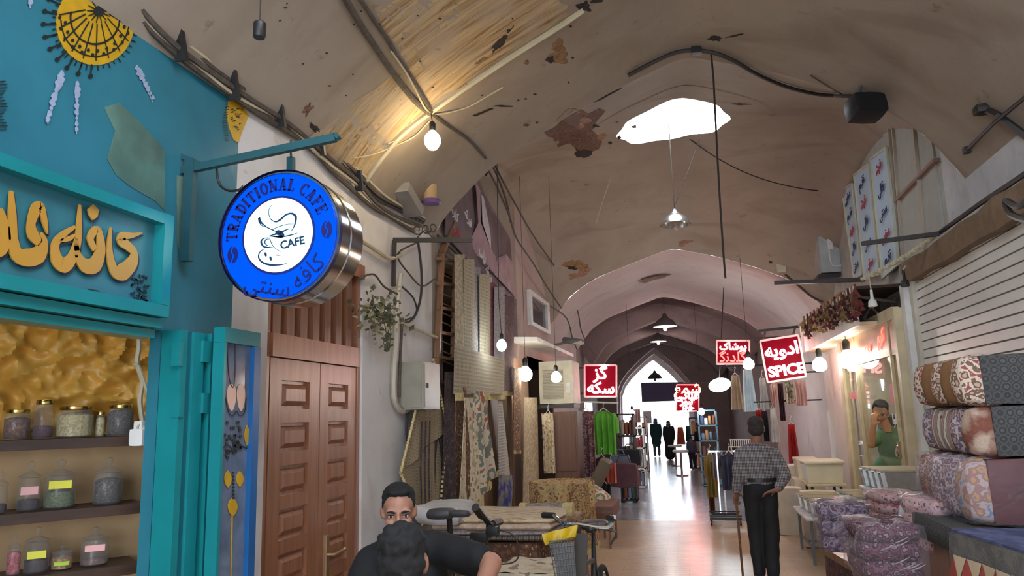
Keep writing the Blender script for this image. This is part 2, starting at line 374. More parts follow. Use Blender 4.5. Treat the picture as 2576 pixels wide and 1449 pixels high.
g=MB(); g.box((-30,34,-.1),(30,90,-.006)); struct(build(g,'floor',plain('street_paving',C(215,210,205),.6)))
# left wall, built around its openings
XL=-2.3
def wallL(name,y0,y1,z0,z1,m,x0=XL,th=.35):
    g=MB(); g.box((x0-th,y0,z0),(x0,y1,z1)); return struct(build(g,name,m))
wallcafe=wallL('wall_left',-5,3.36,2.12,3.5,m_teal,th=.12)
wallL('wall_left',2.84,3.36,0,2.12,m_teal,th=.06); wallL('wall_left',-5,-.2,0,2.12,m_teal)
wallL('wall_left',3.36,3.70,0,3.5,m_white); wallL('wall_left',3.70,4.95,2.80,3.5,m_white)
wallL('wall_left',4.95,6.45,0,3.5,m_white); wallL('wall_left',6.45,6.75,0,4.9,m_ceil)
wallL('wall_left',6.75,10.0,3.3,5.2,m_ceil); wallL('wall_left',10.0,12.6,2.45,5.2,m_pink); wallL('wall_left',10.0,10.6,0,2.45,plain('tan_plaster',C(190,165,140),.8))
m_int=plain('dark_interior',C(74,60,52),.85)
g=MB() # carpet shop recess
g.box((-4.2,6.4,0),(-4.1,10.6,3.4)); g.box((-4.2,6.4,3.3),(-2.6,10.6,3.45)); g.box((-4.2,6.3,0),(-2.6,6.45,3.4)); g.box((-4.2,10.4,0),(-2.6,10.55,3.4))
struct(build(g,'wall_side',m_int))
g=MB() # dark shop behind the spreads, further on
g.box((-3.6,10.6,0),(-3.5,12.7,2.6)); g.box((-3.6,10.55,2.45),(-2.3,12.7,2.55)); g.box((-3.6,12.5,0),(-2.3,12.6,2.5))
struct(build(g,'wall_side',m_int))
def runwall(side,y0,y1,off,z1,m):
    g=MB(); s=-1 if side=='left' else 1; n=6
    for i in range(n):
        a=y0+(y1-y0)*i/n; b=y0+(y1-y0)*(i+1)/n; xa=xb(a)+s*off; xc=xb(b)+s*off
        g.hexa([(xa,a,0),(xc,b,0),(xc,b,z1),(xa,a,z1),(xa+s*.3,a,0),(xc+s*.3,b,0),(xc+s*.3,b,z1),(xa+s*.3,a,z1)])
    return struct(build(g,'wall_'+side,m))
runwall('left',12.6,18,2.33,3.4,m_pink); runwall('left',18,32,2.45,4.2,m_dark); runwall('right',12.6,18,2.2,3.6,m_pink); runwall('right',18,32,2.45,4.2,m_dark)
# right wall
def wallR(y0,y1,z0,z1,m,x0=2.3,th=.3):
    g=MB(); g.box((x0,y0,z0),(x0+th,y1,z1)); return struct(build(g,'wall_right',m))
wallR(-5,7.0,2.9,5.2,m_wallr); wallR(7.0,12.7,2.6,5.4,plain('loft_panel_grey',C(176,174,168),.6)); wallR(-5,4.2,0,2.9,m_wallr); wallR(10.45,12.65,0,2.7,m_white,2.08,.5)
g=MB(); g.box((2.35,-5,-.05),(2.6,12.6,3)); struct(build(g,'wall_right',m_int)) if False else None
g=MB(); g.box((2.08,4.0,2.84),(2.45,7.62,2.98)); g.rbox((2.16,5.8,2.92),(.26,3.7,.2),.2,10,amp=.05,fr=4)
struct(build(g,'trim_4',plain('crumbling_ledge',C(128,104,82),.9,bm=.8,sc=14)))
# wall closing the bazaar behind, with an opening added to let daylight in
g=MB(); g.box((-2.7,-5.3,3.1),(2.7,-5,5.5)); g.box((-2.7,-5.3,0),(-2.1,-5,3.2)); g.box((2.1,-5.3,0),(2.7,-5,3.2)); struct(build(g,'wall_front',m_white))
# ================================================================= lamps the bazaar has, plus two added fill bulbs
m_warm=emit('warm_bulb_glass',(1,.86,.55),26); m_cool=emit('cool_bulb_glass',(.8,.93,1),22); m_hot=emit('white_bulb_glass',(1,.93,.78),26)
m_black=plain('black_plastic',C(34,32,32),.45); m_dgrey=plain('dark_metal',C(62,58,56),.5,.4); m_wire=plain('dusty_wire',C(84,74,66),.8,sc=30,var=.3)
m_wirel=plain('pale_wire',C(190,178,150),.7); m_wired=plain('dark_wire',C(52,46,44),.7); m_chrome=plain('chrome',C(225,225,228),.08,1.0,var=.02)
m_steel=plain('brushed_steel',C(214,212,208),.36,1.0,var=.08,sc=20); m_cream=plain('cream_metal',C(206,200,176),.5); m_wht=plain('white_paint',C(226,224,220),.5)
def up(p,dx=0,dy=0):
    x,y=p.x+dx,p.y+dy; return Vector((x,y,ceil_z(x-xb(y),y)+(.35 if y>Y3 else 0)+.01))
def bulb(p,r,mat,label,cord=None,power=20,col=(1,.85,.6),name='light_bulb',group=None,long=1.25,cordr=.004,rl=None):
    p=Vector(p); t=thing(name,label,'light bulb',p+Vector((0,0,r*long)),group)
    g=MB(); g.lathe([(.001,-r*long),(r*.5,-r*long*.9),(r*.9,-r*.55),(r,0),(r*.86,r*.5),(r*.45,r*.95),(r*.3,r*1.15),(.001,r*1.16)],p,14); build(g,'glass_bulb',mat,t,True)
    g=MB(); g.lathe([(r*.36,r*1.1),(r*.4,r*1.3),(r*.4,r*2.0),(r*.2,r*2.3)],p,10); build(g,'socket',m_black,t,True)
    if cord: g=MB(); g.tube([p+Vector((0,0,r*2.2))]+[Vector(c) for c in cord],cordr,6); build(g,'cord',m_wired,t,True)
    l=bpy.data.lights.new('lamp_light','POINT'); l.energy=power; l.color=col; l.shadow_soft_size=rl or r*1.05
    o=bpy.data.objects.new('lamp_light',l); COL.objects.link(o); o.parent=t; o.location=p-WL[t.name]
    return t
pb=onceil(1085,285,.02); b0=aY(1088,352,pb.y-.12)
bulb(b0,.062,m_warm,'warm yellow bare bulb hanging under the near vault where wires cross',[pb],58,(1,.72,.34))
b1=aY(1262,868,7.6); bulb(b1,.055,m_cool,'cool white bulb hanging in front of the hung carpets',[b1+Vector((-.02,0,.5)),up(b1)],34,(.72,.88,1),cordr=.004)
b2=aY(1322,941,9.3); bulb(b2,.092,m_hot,'large warm white bulb hanging between the carpets and the air cooler',[up(b2)],60,(1,.88,.66),long=1.05,cordr=.003)
b3=aY(1399,949,9.6); bulb(b3,.07,m_hot,'white bulb hanging directly in front of the cream air cooler',[b3+Vector((0,0,.35)),up(b3)],22,(1,.9,.72),long=1.0,cordr=.003)
# two unseen bulbs added to brighten the near bay and the right side
for q,pw,lb in (((.5,-.6,3.75),34,'bare white bulb hanging behind the viewer'),((-.7,2.2,3.95),32,'bare white bulb hanging over the passage beside the cafe')):
    bulb(q,.07,m_hot,lb,[(q[0],q[1],ceil_z(q[0],q[1]) if q[1]>2 or q[1]<-1.1 else 4.6)],pw,(1,.93,.84))
# ================================================================= cafe wall decoration (painted on the teal wall)
m_sun=plain('ochre_paint',C(196,152,30),.35,var=.1,sc=20); m_ink=plain('black_paint',C(28,34,36),.4); m_lav=plain('lavender_paint',C(150,160,186),.45,var=.15,sc=30)
m_tanp=plain('tan_glaze_paint',C(84,116,106),.3,var=.35,sc=6,bm=.6); m_teal2=plain('teal_paint',C(26,128,134),.25,var=.08,sc=4,bm=.15); m_tealD=plain('deep_teal_paint',C(22,98,112),.3,bm=.1)
NX=Vector((1,0,0))
def wp(px,py,off=.004): return aX(px,py,XL+off)
def outline(cx,cy,rx,ry,n=40,j=0,off=.004,a0=0,a1=2*math.pi): return [wp(cx+rx*math.cos(a0+(a1-a0)*i/n)*(1+j*math.sin(7*i)),cy+ry*math.sin(a0+(a1-a0)*i/n),off) for i in range(n)]
g=MB(); g.poly(outline(240,58,98,106),NX,.003); build(g,'painted_sun',m_sun,wallcafe)
g=MB()
for i in range(46):
    a=2*math.pi*i/46; c,s_=math.cos(a),math.sin(a)
    g.ribbon([wp(240+100*c,58+108*s_,.006),wp(240+(112 if i%2 else 108)*c,58+(120 if i%2 else 116)*s_,.006)],[.006,.004],NX,.002)
for i in range(9):
    a=R(95+i*14); c,s_=math.cos(a),math.sin(a); g.ribbon([wp(240+98*c,58+104*s_,.006),wp(240+126*c,58+130*s_,.006)],[.006,.006],NX,.002)
    g.poly([wp(240+130*c+6*math.cos(t),58+134*s_+6*math.sin(t),.006) for t in [k*math.pi/4 for k in range(8)]],NX,.002)
for i in range(11):
    a=R(-10+i*20); c,s_=math.cos(a),math.sin(a); g.ribbon([wp(245+30*c,30+30*s_,.007),wp(242+94*c,54+98*s_,.007)],[.005,.005],NX,.002)
g.ribbon([wp(240+62*math.cos(R(a)),45+66*math.sin(R(a)),.0075) for a in range(-10,200,12)],[.007]*18,NX,.002)
g.ribbon([wp(240+86*math.cos(R(a)),50+92*math.sin(R(a)),.0075) for a in range(0,190,12)],[.005]*16,NX,.002)
for i in range(22):
    a=R(i*9-5); g.poly([wp(240+(75+ (i%2)*14)*math.cos(a)+4*math.cos(t),50+(78+(i%2)*10)*math.sin(a)+5*math.sin(t),.008) for t in [k*math.pi/3 for k in range(6)]],NX,.002)
g.poly([wp(250+14*math.cos(t),28+14*math.sin(t),.008) for t in [k*math.pi/6 for k in range(12)]],NX,.002)
for i in range(14):
    a=R(i*26); g.ribbon([wp(250+15*math.cos(a),28+15*math.sin(a),.008),wp(250+30*math.cos(a),28+30*math.sin(a),.008)],[.006,.003],NX,.002)
build(g,'painted_ink_lines',m_ink,wallcafe)
g=MB(); g.poly([wp(x,y) for x,y in [(575,255),(592,248),(612,272),(626,290),(618,310),(608,335),(600,360),(588,352),(576,320),(570,285)]],NX,.003); build(g,'painted_sun',m_sun,wallcafe)
g=MB()
for i in range(15): y=262+i*6.5; g.ribbon([wp(571+abs(i-7)*.9,y,.006),wp(560+abs(i-7)*1.2,y+1,.006)],[.004,.003],NX,.002)
for i in range(26): x=580+random.random()*28; y=270+random.random()*60; g.ribbon([wp(x,y,.008),wp(x+5,y-2,.008)],[.004,.003],NX,.002)
for i in range(16): y=205+i*8; g.ribbon([wp(0,y,.006),wp(14+6*math.sin(i),y-1,.006)],[.003,.003],NX,.002)
build(g,'painted_ink_lines',m_ink,wallcafe)
g=MB()
def sprig(x0,y0,x1,y1,n=9,w=12):
    for i in range(n):
        t=i/(n-1); x=x0+(x1-x0)*t; y=y0+(y1-y0)*t; rr=w*(.5+.5*math.sin(i*2.1)**2)*(1-.5*t)
        g.poly([wp(x+rr*math.cos(k)*(1+.3*math.sin(3*k+i)),y+rr*1.5*math.sin(k),.006+.0004*i) for k in [j*math.pi/5 for j in range(10)]],NX,.002)
    g.ribbon([wp(x0,y0,.005),wp(x1,y1+12,.005)],[.012,.004],NX,.002)
sprig(156,185,120,300); sprig(195,210,193,325,9,9); sprig(345,170,385,245,8,9); sprig(78,0,76,8,3,9)
build(g,'painted_lavender_sprigs',m_lav,wallcafe)
g=MB(); g.poly([wp(x,y,.003) for x,y in [(262,270),(300,258),(345,300),(395,355),(415,380),(415,530),(390,505),(330,470),(292,440),(270,400),(290,330)]],NX,.002)
g.poly([wp(x,y,.003) for x,y in [(445,440),(478,450),(484,500),(482,560),(470,610),(452,636),(446,600)]],NX,.002); build(g,'painted_tan_cloud',m_tanp,wallcafe)
# fascia signboard
XS=-2.16
def fx(px,py,o=0): return aX(px,py,XS+o)
t=thing('shop_signboard','teal painted signboard with large ochre Persian lettering over the cafe window','signboard',fx(0,730)); WLs=t
zt,zb=fx(300,508).z,fx(300,778).z
ye=fx(412,600).y; ys=1.2
g=MB(); g.box((-2.29,ys,zb),(XS-.02,ye,zt)); build(g,'board',plain('signboard_teal',C(52,112,124),.35,var=.12,sc=3,bm=.2),t)
g=MB(); g.box((-2.29,ys,zt-.035),(XS+.03,ye-.036,zt+.01)); g.box((-2.29,ye-.035,zb+.046),(XS+.031,ye+.02,zt+.012)); g.box((-2.29,ys,zb-.005),(XS+.03,ye+.02,zb+.045)); g.box((-2.29,ys,zb-.05),(XS+.0,ye+.018,zb-.01)); g.box((-2.29,ys,zb-.09),(XS-.03,ye+.015,zb-.055)); build(g,'frame',m_teal2,t)
m_och=plain('ochre_letter',C(186,136,48),.4,var=.06)
def lets(off,mat,name,dx,dy,th):
    g=MB()
    def st(pts,ws): g.ribbon([fx(x+dx,y+dy,off) for x,y in smooth(pts)],[w for w in resample(ws,len(smooth(pts)))],NX,th)
    k=.0011
    st([(30,480),(32,540),(34,600),(44,640),(70,648),(98,640),(112,610),(104,585)],[.012,.03,.036,.05,.062,.06,.03,.01]); st([(102,612),(84,590),(80,560),(92,525),(104,520),(114,560),(120,588)],[.03,.045,.03,.04,.03,.022,.004])
    st([(202,515),(200,570),(196,610),(182,650),(162,666),(144,652),(140,615),(160,590),(190,570)],[.008,.025,.03,.04,.06,.05,.03,.024,.01]); st([(150,606),(175,600),(190,590)],[.01,.018,.008])
    st([(192,600),(196,640),(215,668),(240,666),(254,630),(252,590),(242,578),(228,600),(240,628)],[.012,.03,.055,.06,.045,.03,.03,.03,.025])
    g.poly([fx(x+dx,y+dy,off) for x,y in [(236,514),(249,528),(246,545),(234,554),(224,540),(222,526)]],NX,th)
    st([(280,572),(276,630),(288,680),(310,684),(334,660),(338,635),(322,618),(306,606),(310,594),(334,592),(358,586)],[.006,.03,.045,.07,.055,.035,.04,.045,.035,.02,.004])
    st([(0,525),(10,560),(14,600),(4,628),(-20,632),(-50,625)],[.02,.035,.04,.04,.04,.02])
    return build(g,name,mat,t)
def smooth(p,k=4):
    out=[]; n=len(p)
    for i in range(n-1):
        p0,p1,p2,p3=p[max(i-1,0)],p[i],p[i+1],p[min(i+2,n-1)]
        for j in range(k):
            u=j/k; out.append(tuple(.5*((2*p1[a])+(-p0[a]+p2[a])*u+(2*p0[a]-5*p1[a]+4*p2[a]-p3[a])*u*u+(-p0[a]+3*p1[a]-3*p2[a]+p3[a])*u**3) for a in range(len(p1))))
    return out+[tuple(p[-1])]
def resample(w,n): return [w[int(i*(len(w)-1)/(n-1))]*(1-((i*(len(w)-1)/(n-1))%1))+w[min(len(w)-1,int(i*(len(w)-1)/(n-1))+1)]*((i*(len(w)-1)/(n-1))%1) for i in range(n)]
lets(-.010,plain('letter_shadow',C(40,48,70),.5),'lettering_shadow',3,6,.004); lets(-.002,m_och,'lettering',0,0,.006)
g=MB()
for a in range(16): x=352+14*math.sin(a*2.3); y=690+a*4.4; g.ribbon([fx(x,y,-.012),fx(x+9*math.sin(a),y+6,-.012),fx(x+12*math.cos(a),y+2,-.012)],[.006,.012,.004],NX,.003)
g.ribbon([fx(*p,-.012) for p in smooth([(222,730),(260,738),(310,752),(345,758),(352,735)])],[.004]*17,NX,.003); g.ribbon([fx(222,730,-.012),fx(250,732,-.012)],[.012,.004],NX,.003); g.ribbon([fx(395,560,-.012),fx(397,660,-.012),fx(388,690,-.012)],[.005,.005,.003],NX,.003)
build(g,'painted_vine',m_ink,t)
# folded teal shutters and their posts beside the opening
def vbox(g,x0,x1,ztop,X,dep,zbot=0.0,py=900):
    a=aX(x0,py,X).y; b=aX(x1,py,X).y; g.box((X-dep,a,zbot),(X,b,ztop)); return a,b
ztp=aX(420,815,-2.12).z
t=thing('folding_shutter','teal wooden folding shutter standing open beside the cafe window','shutter',aX(500,1200,-2.2)*1)
t.location.z=0; WL[t.name]=Vector((t.location.x,t.location.y,0))
g=MB(); g.box((-2.289,2.83,0),(-2.185,2.87,ztp)); build(g,'post',m_teal2,t)
g=MB(); vbox(g,455,487,ztp-.004,-2.195,.05); vbox(g,440,457,ztp-.03,-2.25,.03); build(g,'post',m_tealD,t)
g=MB(); vbox(g,487,513,ztp-.003,-2.18,.06); build(g,'panel',m_teal2,t)
g=MB(); vbox(g,513,532,ztp-.02,-2.22,.03); build(g,'panel',plain('blue_paint',C(30,70,140),.35),t)
g=MB(); vbox(g,531,553,ztp,-2.17,.07); build(g,'panel',m_teal2,t)
for y in (880,1010):
    g=MB(); g.box(tuple(aX(444,y+40,-2.19)-Vector((.03,0,0))),tuple(aX(458,y-20,-2.19)+Vector((.012,0,.0)))); build(g,'hinge',m_teal2,t); g=MB(); g.box(tuple(aX(507,y+30,-2.175)-Vector((.03,0,0))),tuple(aX(530,y-20,-2.175)+Vector((.007,0,0)))); build(g,'hinge',m_teal2,t)
t=thing('folding_door_leaf','blue framed glass door leaf painted with tulips beside the wooden door','door',(-2.1,3.3,0))
xa,xbb=aX(560,1000,-2.08).y,aX(651,1000,-2.08).y; zz=aX(600,828,-2.08).z
g=MB(); g.box((-2.14,xa,zz-.07),(-2.08,xbb,zz)); g.box((-2.14,xa,.251),(-2.08,xa+.02,zz-.071)); g.box((-2.14,xa,0),(-2.08,xbb-.056,.25)); build(g,'frame',m_teal2,t)
g=MB(); g.box((-2.14,xbb-.055,0),(-2.075,xbb,zz-.072)); build(g,'frame',plain('blue_paint2',C(28,92,150),.3),t)
g=MB(); g.box((-2.12,xa+.02,.25),(-2.10,xbb-.055,zz-.07)); pane=build(g,'glass_pane',plain('painted_glass',C(104,116,138),.08,var=.25,sc=9),t)
def gp(px,py,o=.004): return aX(px,py,-2.10+o)
g=MB()
for cx,w in ((583,14),(607,12)): g.poly([gp(cx+w*math.sin(k)*(.6+.4*math.cos(k/2)**2),1000-34*math.cos(k),.005) for k in [i*math.pi/10 for i in range(20)]],NX,.003)
build(g,'painted_petals',plain('pink_petal_paint',C(214,170,150),.3),pane)
g=MB()
for cx,cy,w,h in ((574,1205,9,22),(604,1205,9,20),(586,1275,12,24),(622,1095,6,26)): g.poly([gp(cx+w*math.sin(k),cy-h*math.cos(k)*(1-.3*abs(math.sin(k))),.006) for k in [i*math.pi/8 for i in range(16)]],NX,.003)
g.ribbon([gp(585,1295,.006),gp(582,1449,.006)],[.008,.006],NX,.003); build(g,'painted_yellow_tulips',m_sun,pane)
g=MB()
for i in range(34): a=random.random()*6.28; r=random.random(); x=588+r*26*math.cos(a); y=1110+r*60*math.sin(a); g.poly([gp(x+3.5*math.cos(k),y+4*math.sin(k),.008) for k in [j*math.pi/3 for j in range(6)]],NX,.003)
g.ribbon([gp(x,y,.007) for x,y in smooth([(560,1128),(575,1120),(588,1130),(602,1120),(622,1128)])],[.005]*17,NX,.003)
for i in range(8): g.poly([gp(588+3*math.cos(k),1190+i*9+3*math.sin(k),.008) for k in [j*math.pi/3 for j in range(6)]],NX,.003)
g.ribbon([gp(x,y,.007) for x,y in smooth([(568,1000),(575,1034),(585,1046),(596,1034),(604,1046),(616,1036),(620,1000)])],[.004]*25,NX,.003)
g.ribbon([gp(x,y,.007) for x,y in smooth([(572,850),(576,940),(586,975),(592,940),(592,850)])],[.004]*17,NX,.003)
build(g,'painted_dots',m_ink,pane)
# cafe interior: gold crumpled wall, three shelves, jars
A0=Vector((-2.52,3.02,0)); D=Vector((-.62,-.785,0)).normalized(); N=Vector((.785,-.62,0)).normalized()
def sp(s,d,z): return A0+D*s-N*d+Vector((0,0,z))   # s along shelf to the left, d depth behind its front edge
def shit(px,py,d=0): p=hit(px,py,A0-N*d,N); return p
m_gold=plain('crumpled_gold_paper',C(206,152,64),.42,var=.12,sc=10)
def crum(u,v):
    s=-.35+2.6*u; z=1.62+1.0*v; q=Vector((s*5.5+z*2,z*5.5-s,0)); k=(1-abs(noise.noise(q))*1.6)**2+.6*(1-abs(noise.noise(q*2.1))*1.6)**2+.25*abs(noise.noise(q*6)); return sp(s,.262-k*.062,z)
g=MB(); g.grid(crum,190,90); struct(build(g,'wall_side',m_gold,smooth=True,ang=60))
g=MB(); g.hexa([sp(-.4,.27,0),sp(2.4,.27,0),sp(2.4,.27,3),sp(-.4,.27,3),sp(-.4,.33,0),sp(2.4,.33,0),sp(2.4,.33,3),sp(-.4,.33,3)]); struct(build(g,'wall_side',plain('buff_wall',C(186,152,112),.8,bm=.3)))
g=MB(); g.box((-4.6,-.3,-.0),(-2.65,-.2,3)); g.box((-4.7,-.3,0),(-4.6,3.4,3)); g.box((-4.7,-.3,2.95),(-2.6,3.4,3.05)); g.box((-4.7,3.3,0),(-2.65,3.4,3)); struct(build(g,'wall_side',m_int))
m_shelf=wood('dark_shelf_wood',C(52,34,26),C(74,50,36),.45,(4,4,30))
zs=[shit(170,1103).z,shit(170,1282).z,shit(170,1440).z]
for k,(z,w) in enumerate(zip(zs,('topmost','middle','lowest'))):
    g=MB(); s1=-.02 if k else .05; g.hexa([sp(s1,0,z-.045),sp(1.6,0,z-.045),sp(1.6,0,z),sp(s1,0,z),sp(s1,.25,z-.045),sp(1.6,.25,z-.045),sp(1.6,.25,z),sp(s1,.25,z)])
    tag(build(g,'shelf',m_shelf),f'dark wooden cafe shelf with jars, the {w} one of three','shelf','dark shelves inside the cafe')
m_glass=film('jar_glass',.06,.86,(.93,.95,.93),12,.15)
def jar(px0,px1,pyb,pyt,k,lidk,cont,lab,label):
    cx=(px0+px1)/2; d=.11; pb=shit(cx,pyb,d); z0=zs[k]+.001; w=(shit(px1,pyb,d)-shit(px0,pyb,d)).length*.5; h=shit(cx,pyt,d).z-z0
    c=Vector((pb.x,pb.y,z0)); t=thing('jar' if lidk!='knob' else 'glass_jar',label,'jar',c,'jars on the cafe shelves'); hb=h*(.88 if lidk!='knob' else .66)
    g=MB(); g.lathe([(w*.9,0),(w,hb*.06),(w,hb*.75),(w*.86,hb*.93),(w*.8,hb)],c,18); build(g,'glass_body',m_glass,t,True)
    fl=hb*cont[1]; g=MB(); g.lathe([(w*.84,.006),(w*.92,hb*.08),(w*.92,fl),(w*.6,fl*1.1),(.002,fl*1.14)],c,14); build(g,'contents',cont[0],t,False)
    g=MB()
    if lidk=='knob': g.lathe([(w*.95,hb),(w*.98,hb+.008),(w*.5,hb+h*.1),(w*.16,hb+h*.14),(w*.14,hb+h*.18),(w*.3,hb+h*.25),(w*.26,hb+h*.31),(.002,hb+h*.34)],c,16); build(g,'lid',m_glass,t,True)
    else: g.lathe([(w*.84,hb),(w*.86,hb+.004),(w*.86,h-.003),(w*.8,h),(.002,h)],c,18); build(g,'lid',m_glid,t,True)
    if lab:
        lm,f=lab; nn=(O-c); nn.z=0; nn.normalize(); sd=Vector((-nn.y,nn.x,0)); q=c+nn*(w*1.02); hz=hb*f
        g=MB(); g.hexa([q-sd*w*.7+Vector((0,0,hz)),q+sd*w*.7+Vector((0,0,hz)),q+sd*w*.7+Vector((0,0,hz+h*.16)),q-sd*w*.7+Vector((0,0,hz+h*.16)),q-sd*w*.7+Vector((0,0,hz))-nn*.01,q+sd*w*.7+Vector((0,0,hz))-nn*.01,q+sd*w*.7+Vector((0,0,hz+h*.16))-nn*.01,q-sd*w*.7+Vector((0,0,hz+h*.16))-nn*.01]); build(g,'paper_label',lm,t)
m_glid=plain('gold_lid',C(190,160,90),.25,1.0)
cB=carpet('herb_brown',[C(110,70,50),C(140,96,66),C(90,56,40)],'floral',60); cP=carpet('herb_purple',[C(80,36,50),C(110,50,66),C(60,30,40)],'floral',60); cC=carpet('herb_cream',[C(206,186,140),C(186,160,110),C(170,150,100)],'floral',70)
cG=carpet('herb_green',[C(96,110,70),C(120,130,86),C(70,84,54)],'floral',80); cD=carpet('herb_dark',[C(70,66,56),C(96,92,80),C(46,44,40)],'floral',70); cK=plain('tea_black',C(44,30,28),.8); cR=carpet('sweet_pink',[C(190,90,96),C(210,130,120),C(150,60,70)],'floral',55); cY=carpet('herb_yellow',[C(170,130,60),C(110,90,40),C(150,70,40)],'floral',60)
lY=plain('yellow_label',C(220,214,70),.6); lP=plain('pink_label',C(226,170,170),.6); lG=plain('green_label',C(170,196,60),.6)
for a in [(4,76,1102,1030,0,'m',(cB,.75),None,'squat jar of brown herbs, first from the left edge on the top cafe shelf'),
 (80,134,1102,1006,0,'m',(cP,.35),None,'tall jar part filled with purple petals on the top cafe shelf'),
 (138,234,1102,1022,0,'m',(cC,.8),None,'wide jar of cream herbs, middle of the top cafe shelf'),
 (238,262,1102,1036,0,'m',(cC,.8),None,'narrow jar of pale grains between two wide jars on the top shelf'),
 (266,336,1100,1018,0,'m',(cD,.85),None,'wide jar of dark grey seeds at the right end of the top shelf'),
 (-20,18,1276,1185,1,'knob',(cK,.3),None,'knob lidded jar cut by the left edge of the photo, middle shelf'),
 (40,102,1274,1160,1,'knob',(cK,.32),(lP,.5),'knob lidded glass jar of black tea with a pink label'),
 (108,188,1272,1155,1,'knob',(cG,.5),(lY,.62),'knob lidded glass jar of green herbs with a yellow label'),
 (232,306,1270,1150,1,'knob',(cD,.75),None,'knob lidded glass jar of grey dried leaves, right end of middle shelf'),
 (14,50,1440,1345,2,'knob',(cR,.8),None,'slim knob lidded jar of pink sweets on the lowest visible shelf'),
 (56,122,1440,1325,2,'knob',(cK,.42),(lY,.5),'knob lidded jar of black tea with a wide yellow label, lowest shelf'),
 (126,180,1442,1372,2,'knob',(cY,.7),(lG,.3),'small knob lidded jar of orange herbs with a green label'),
 (200,270,1440,1325,2,'knob',(cB,.25),(lP,.6),'knob lidded jar nearly empty with a pink label, lowest shelf')]: jar(*a)
# warm lamp over the shelves, behind the fascia
bulb((-2.72,2.0,2.62),.04,m_warm,'small warm bulb inside the cafe above the shelves',[(-2.72,2.0,2.95)],15,(1,.74,.36))
# white plug with looped cables and old rope by the shelf end
c=hit(352,1100,A0+N*.08,N); t=thing('cable_adapter','white plug adapter hanging on looped cables at the shelf end','adapter',c-Vector((0,0,.05)))
g=MB(); g.rbox(c,(.075,.06,.08),.3,3); g.rbox(c+Vector((.0,0,.05)),(.045,.04,.05),.3,3); build(g,'adapter_body',m_wht,t,True)
g=MB(); g.tube([hit(x,y,A0+N*.1,N) for x,y in smooth([(345,1078),(352,1068),(368,1080),(382,1110),(376,1140),(362,1140)])],.005,6); build(g,'cable',m_wirel,t,True)
g=MB(); g.tube([hit(x,y,A0-N*.05,N) for x,y in smooth([(345,820),(350,870),(345,915),(358,960),(352,1010),(362,1080)])],.012,6); g.tube([hit(x,y,A0-N*.04,N) for x,y in smooth([(338,915),(352,930),(372,990)])],.009,6)
tag(build(g,'hanging_rope',m_wirel,None,True),'knotted pale rope hanging at the right side of the gold wall','rope')
# ================================================================= round cafe light sign on its bracket
YS=2.92
def py_(px,py,o=0): return aY(px,py,YS+o)
t=thing('sign_bracket','dark teal steel bracket projecting from the cafe wall, carrying the round sign','bracket',aX(430,650,-2.27))
m_brk=plain('bracket_teal',C(40,84,92),.4)
g=MB(); a=aX(436,378,-2.25); b=aX(438,648,-2.25); g.bar(Vector((-2.25,YS,b.z)),Vector((-2.25,YS,a.z)),.05,.035); build(g,'wall_post',m_brk,t)
g=MB(); g.bar(py_(440,434),py_(845,346),.028,.036); g.bar(py_(845,346),py_(852,340),.028,.03); build(g,'arm',m_brk,t)
g=MB(); g.bar(py_(445,388),py_(512,416),.022,.022); build(g,'brace',m_brk,t)
c=py_(702,592); pr=py_(847,600); rad=abs((py_(702,429)-py_(702,757)).z)/2
t=thing('round_light_sign','round blue backlit sign reading TRADITIONAL CAFE with a cup, steel drum sides','sign',c-Vector((0,0,rad)))
ca,sa=math.cos(R(11)),math.sin(R(11))
def fc(r,ang,o): return c+Vector((r*math.cos(ang),-o,r*math.sin(ang)))
DEP=.24; m_drum=plain('polished_drum_steel',C(190,186,184),.16,1.0,var=.06)
g=MB(); g.lathe([(rad*.985,0),(rad*.985,DEP*.45),(rad*1.0,DEP*.47),(rad*1.0,DEP*.53),(rad*.985,DEP*.55),(rad*.985,DEP)],c,64,'Y'); build(g,'drum',m_drum,t,True,30)
g=MB(); g.lathe([(rad*1.005,-.012),(rad*1.005,.015),(rad*.95,.015),(rad*.95,-.012)],c,64,'Y'); g.f=g.f[:-2]; g.m=g.m[:-2]; build(g,'rim',plain('navy_rim',C(30,30,84),.3),t,True,30)
def disc(r,off,mat,name,r0=0):
    g=MB(); n=64
    if r0==0: g.poly([fc(r,2*math.pi*i/n,off) for i in range(n)],(0,-1,0),.003)
    else:
        v=[fc(r,2*math.pi*i/n,off) for i in range(n)]+[fc(r0,2*math.pi*i/n,off) for i in range(n)]; g.add(v,[(i,(i+1)%n,n+(i+1)%n,n+i) for i in range(n)])
    return build(g,name,mat,t)
m_blue=emit('backlit_blue',(.0,.10,1.0),.66,(0,.02,.2)); m_wlit=emit('backlit_white',(.62,1.0,1.0),1.25); m_navy=plain('navy_ink',C(10,22,110),.5)
disc(rad*.955,.004,m_blue,'blue_face'); disc(rad*.60,.008,m_navy,'inner_ring'); disc(rad*.565,.011,m_wlit,'white_face')
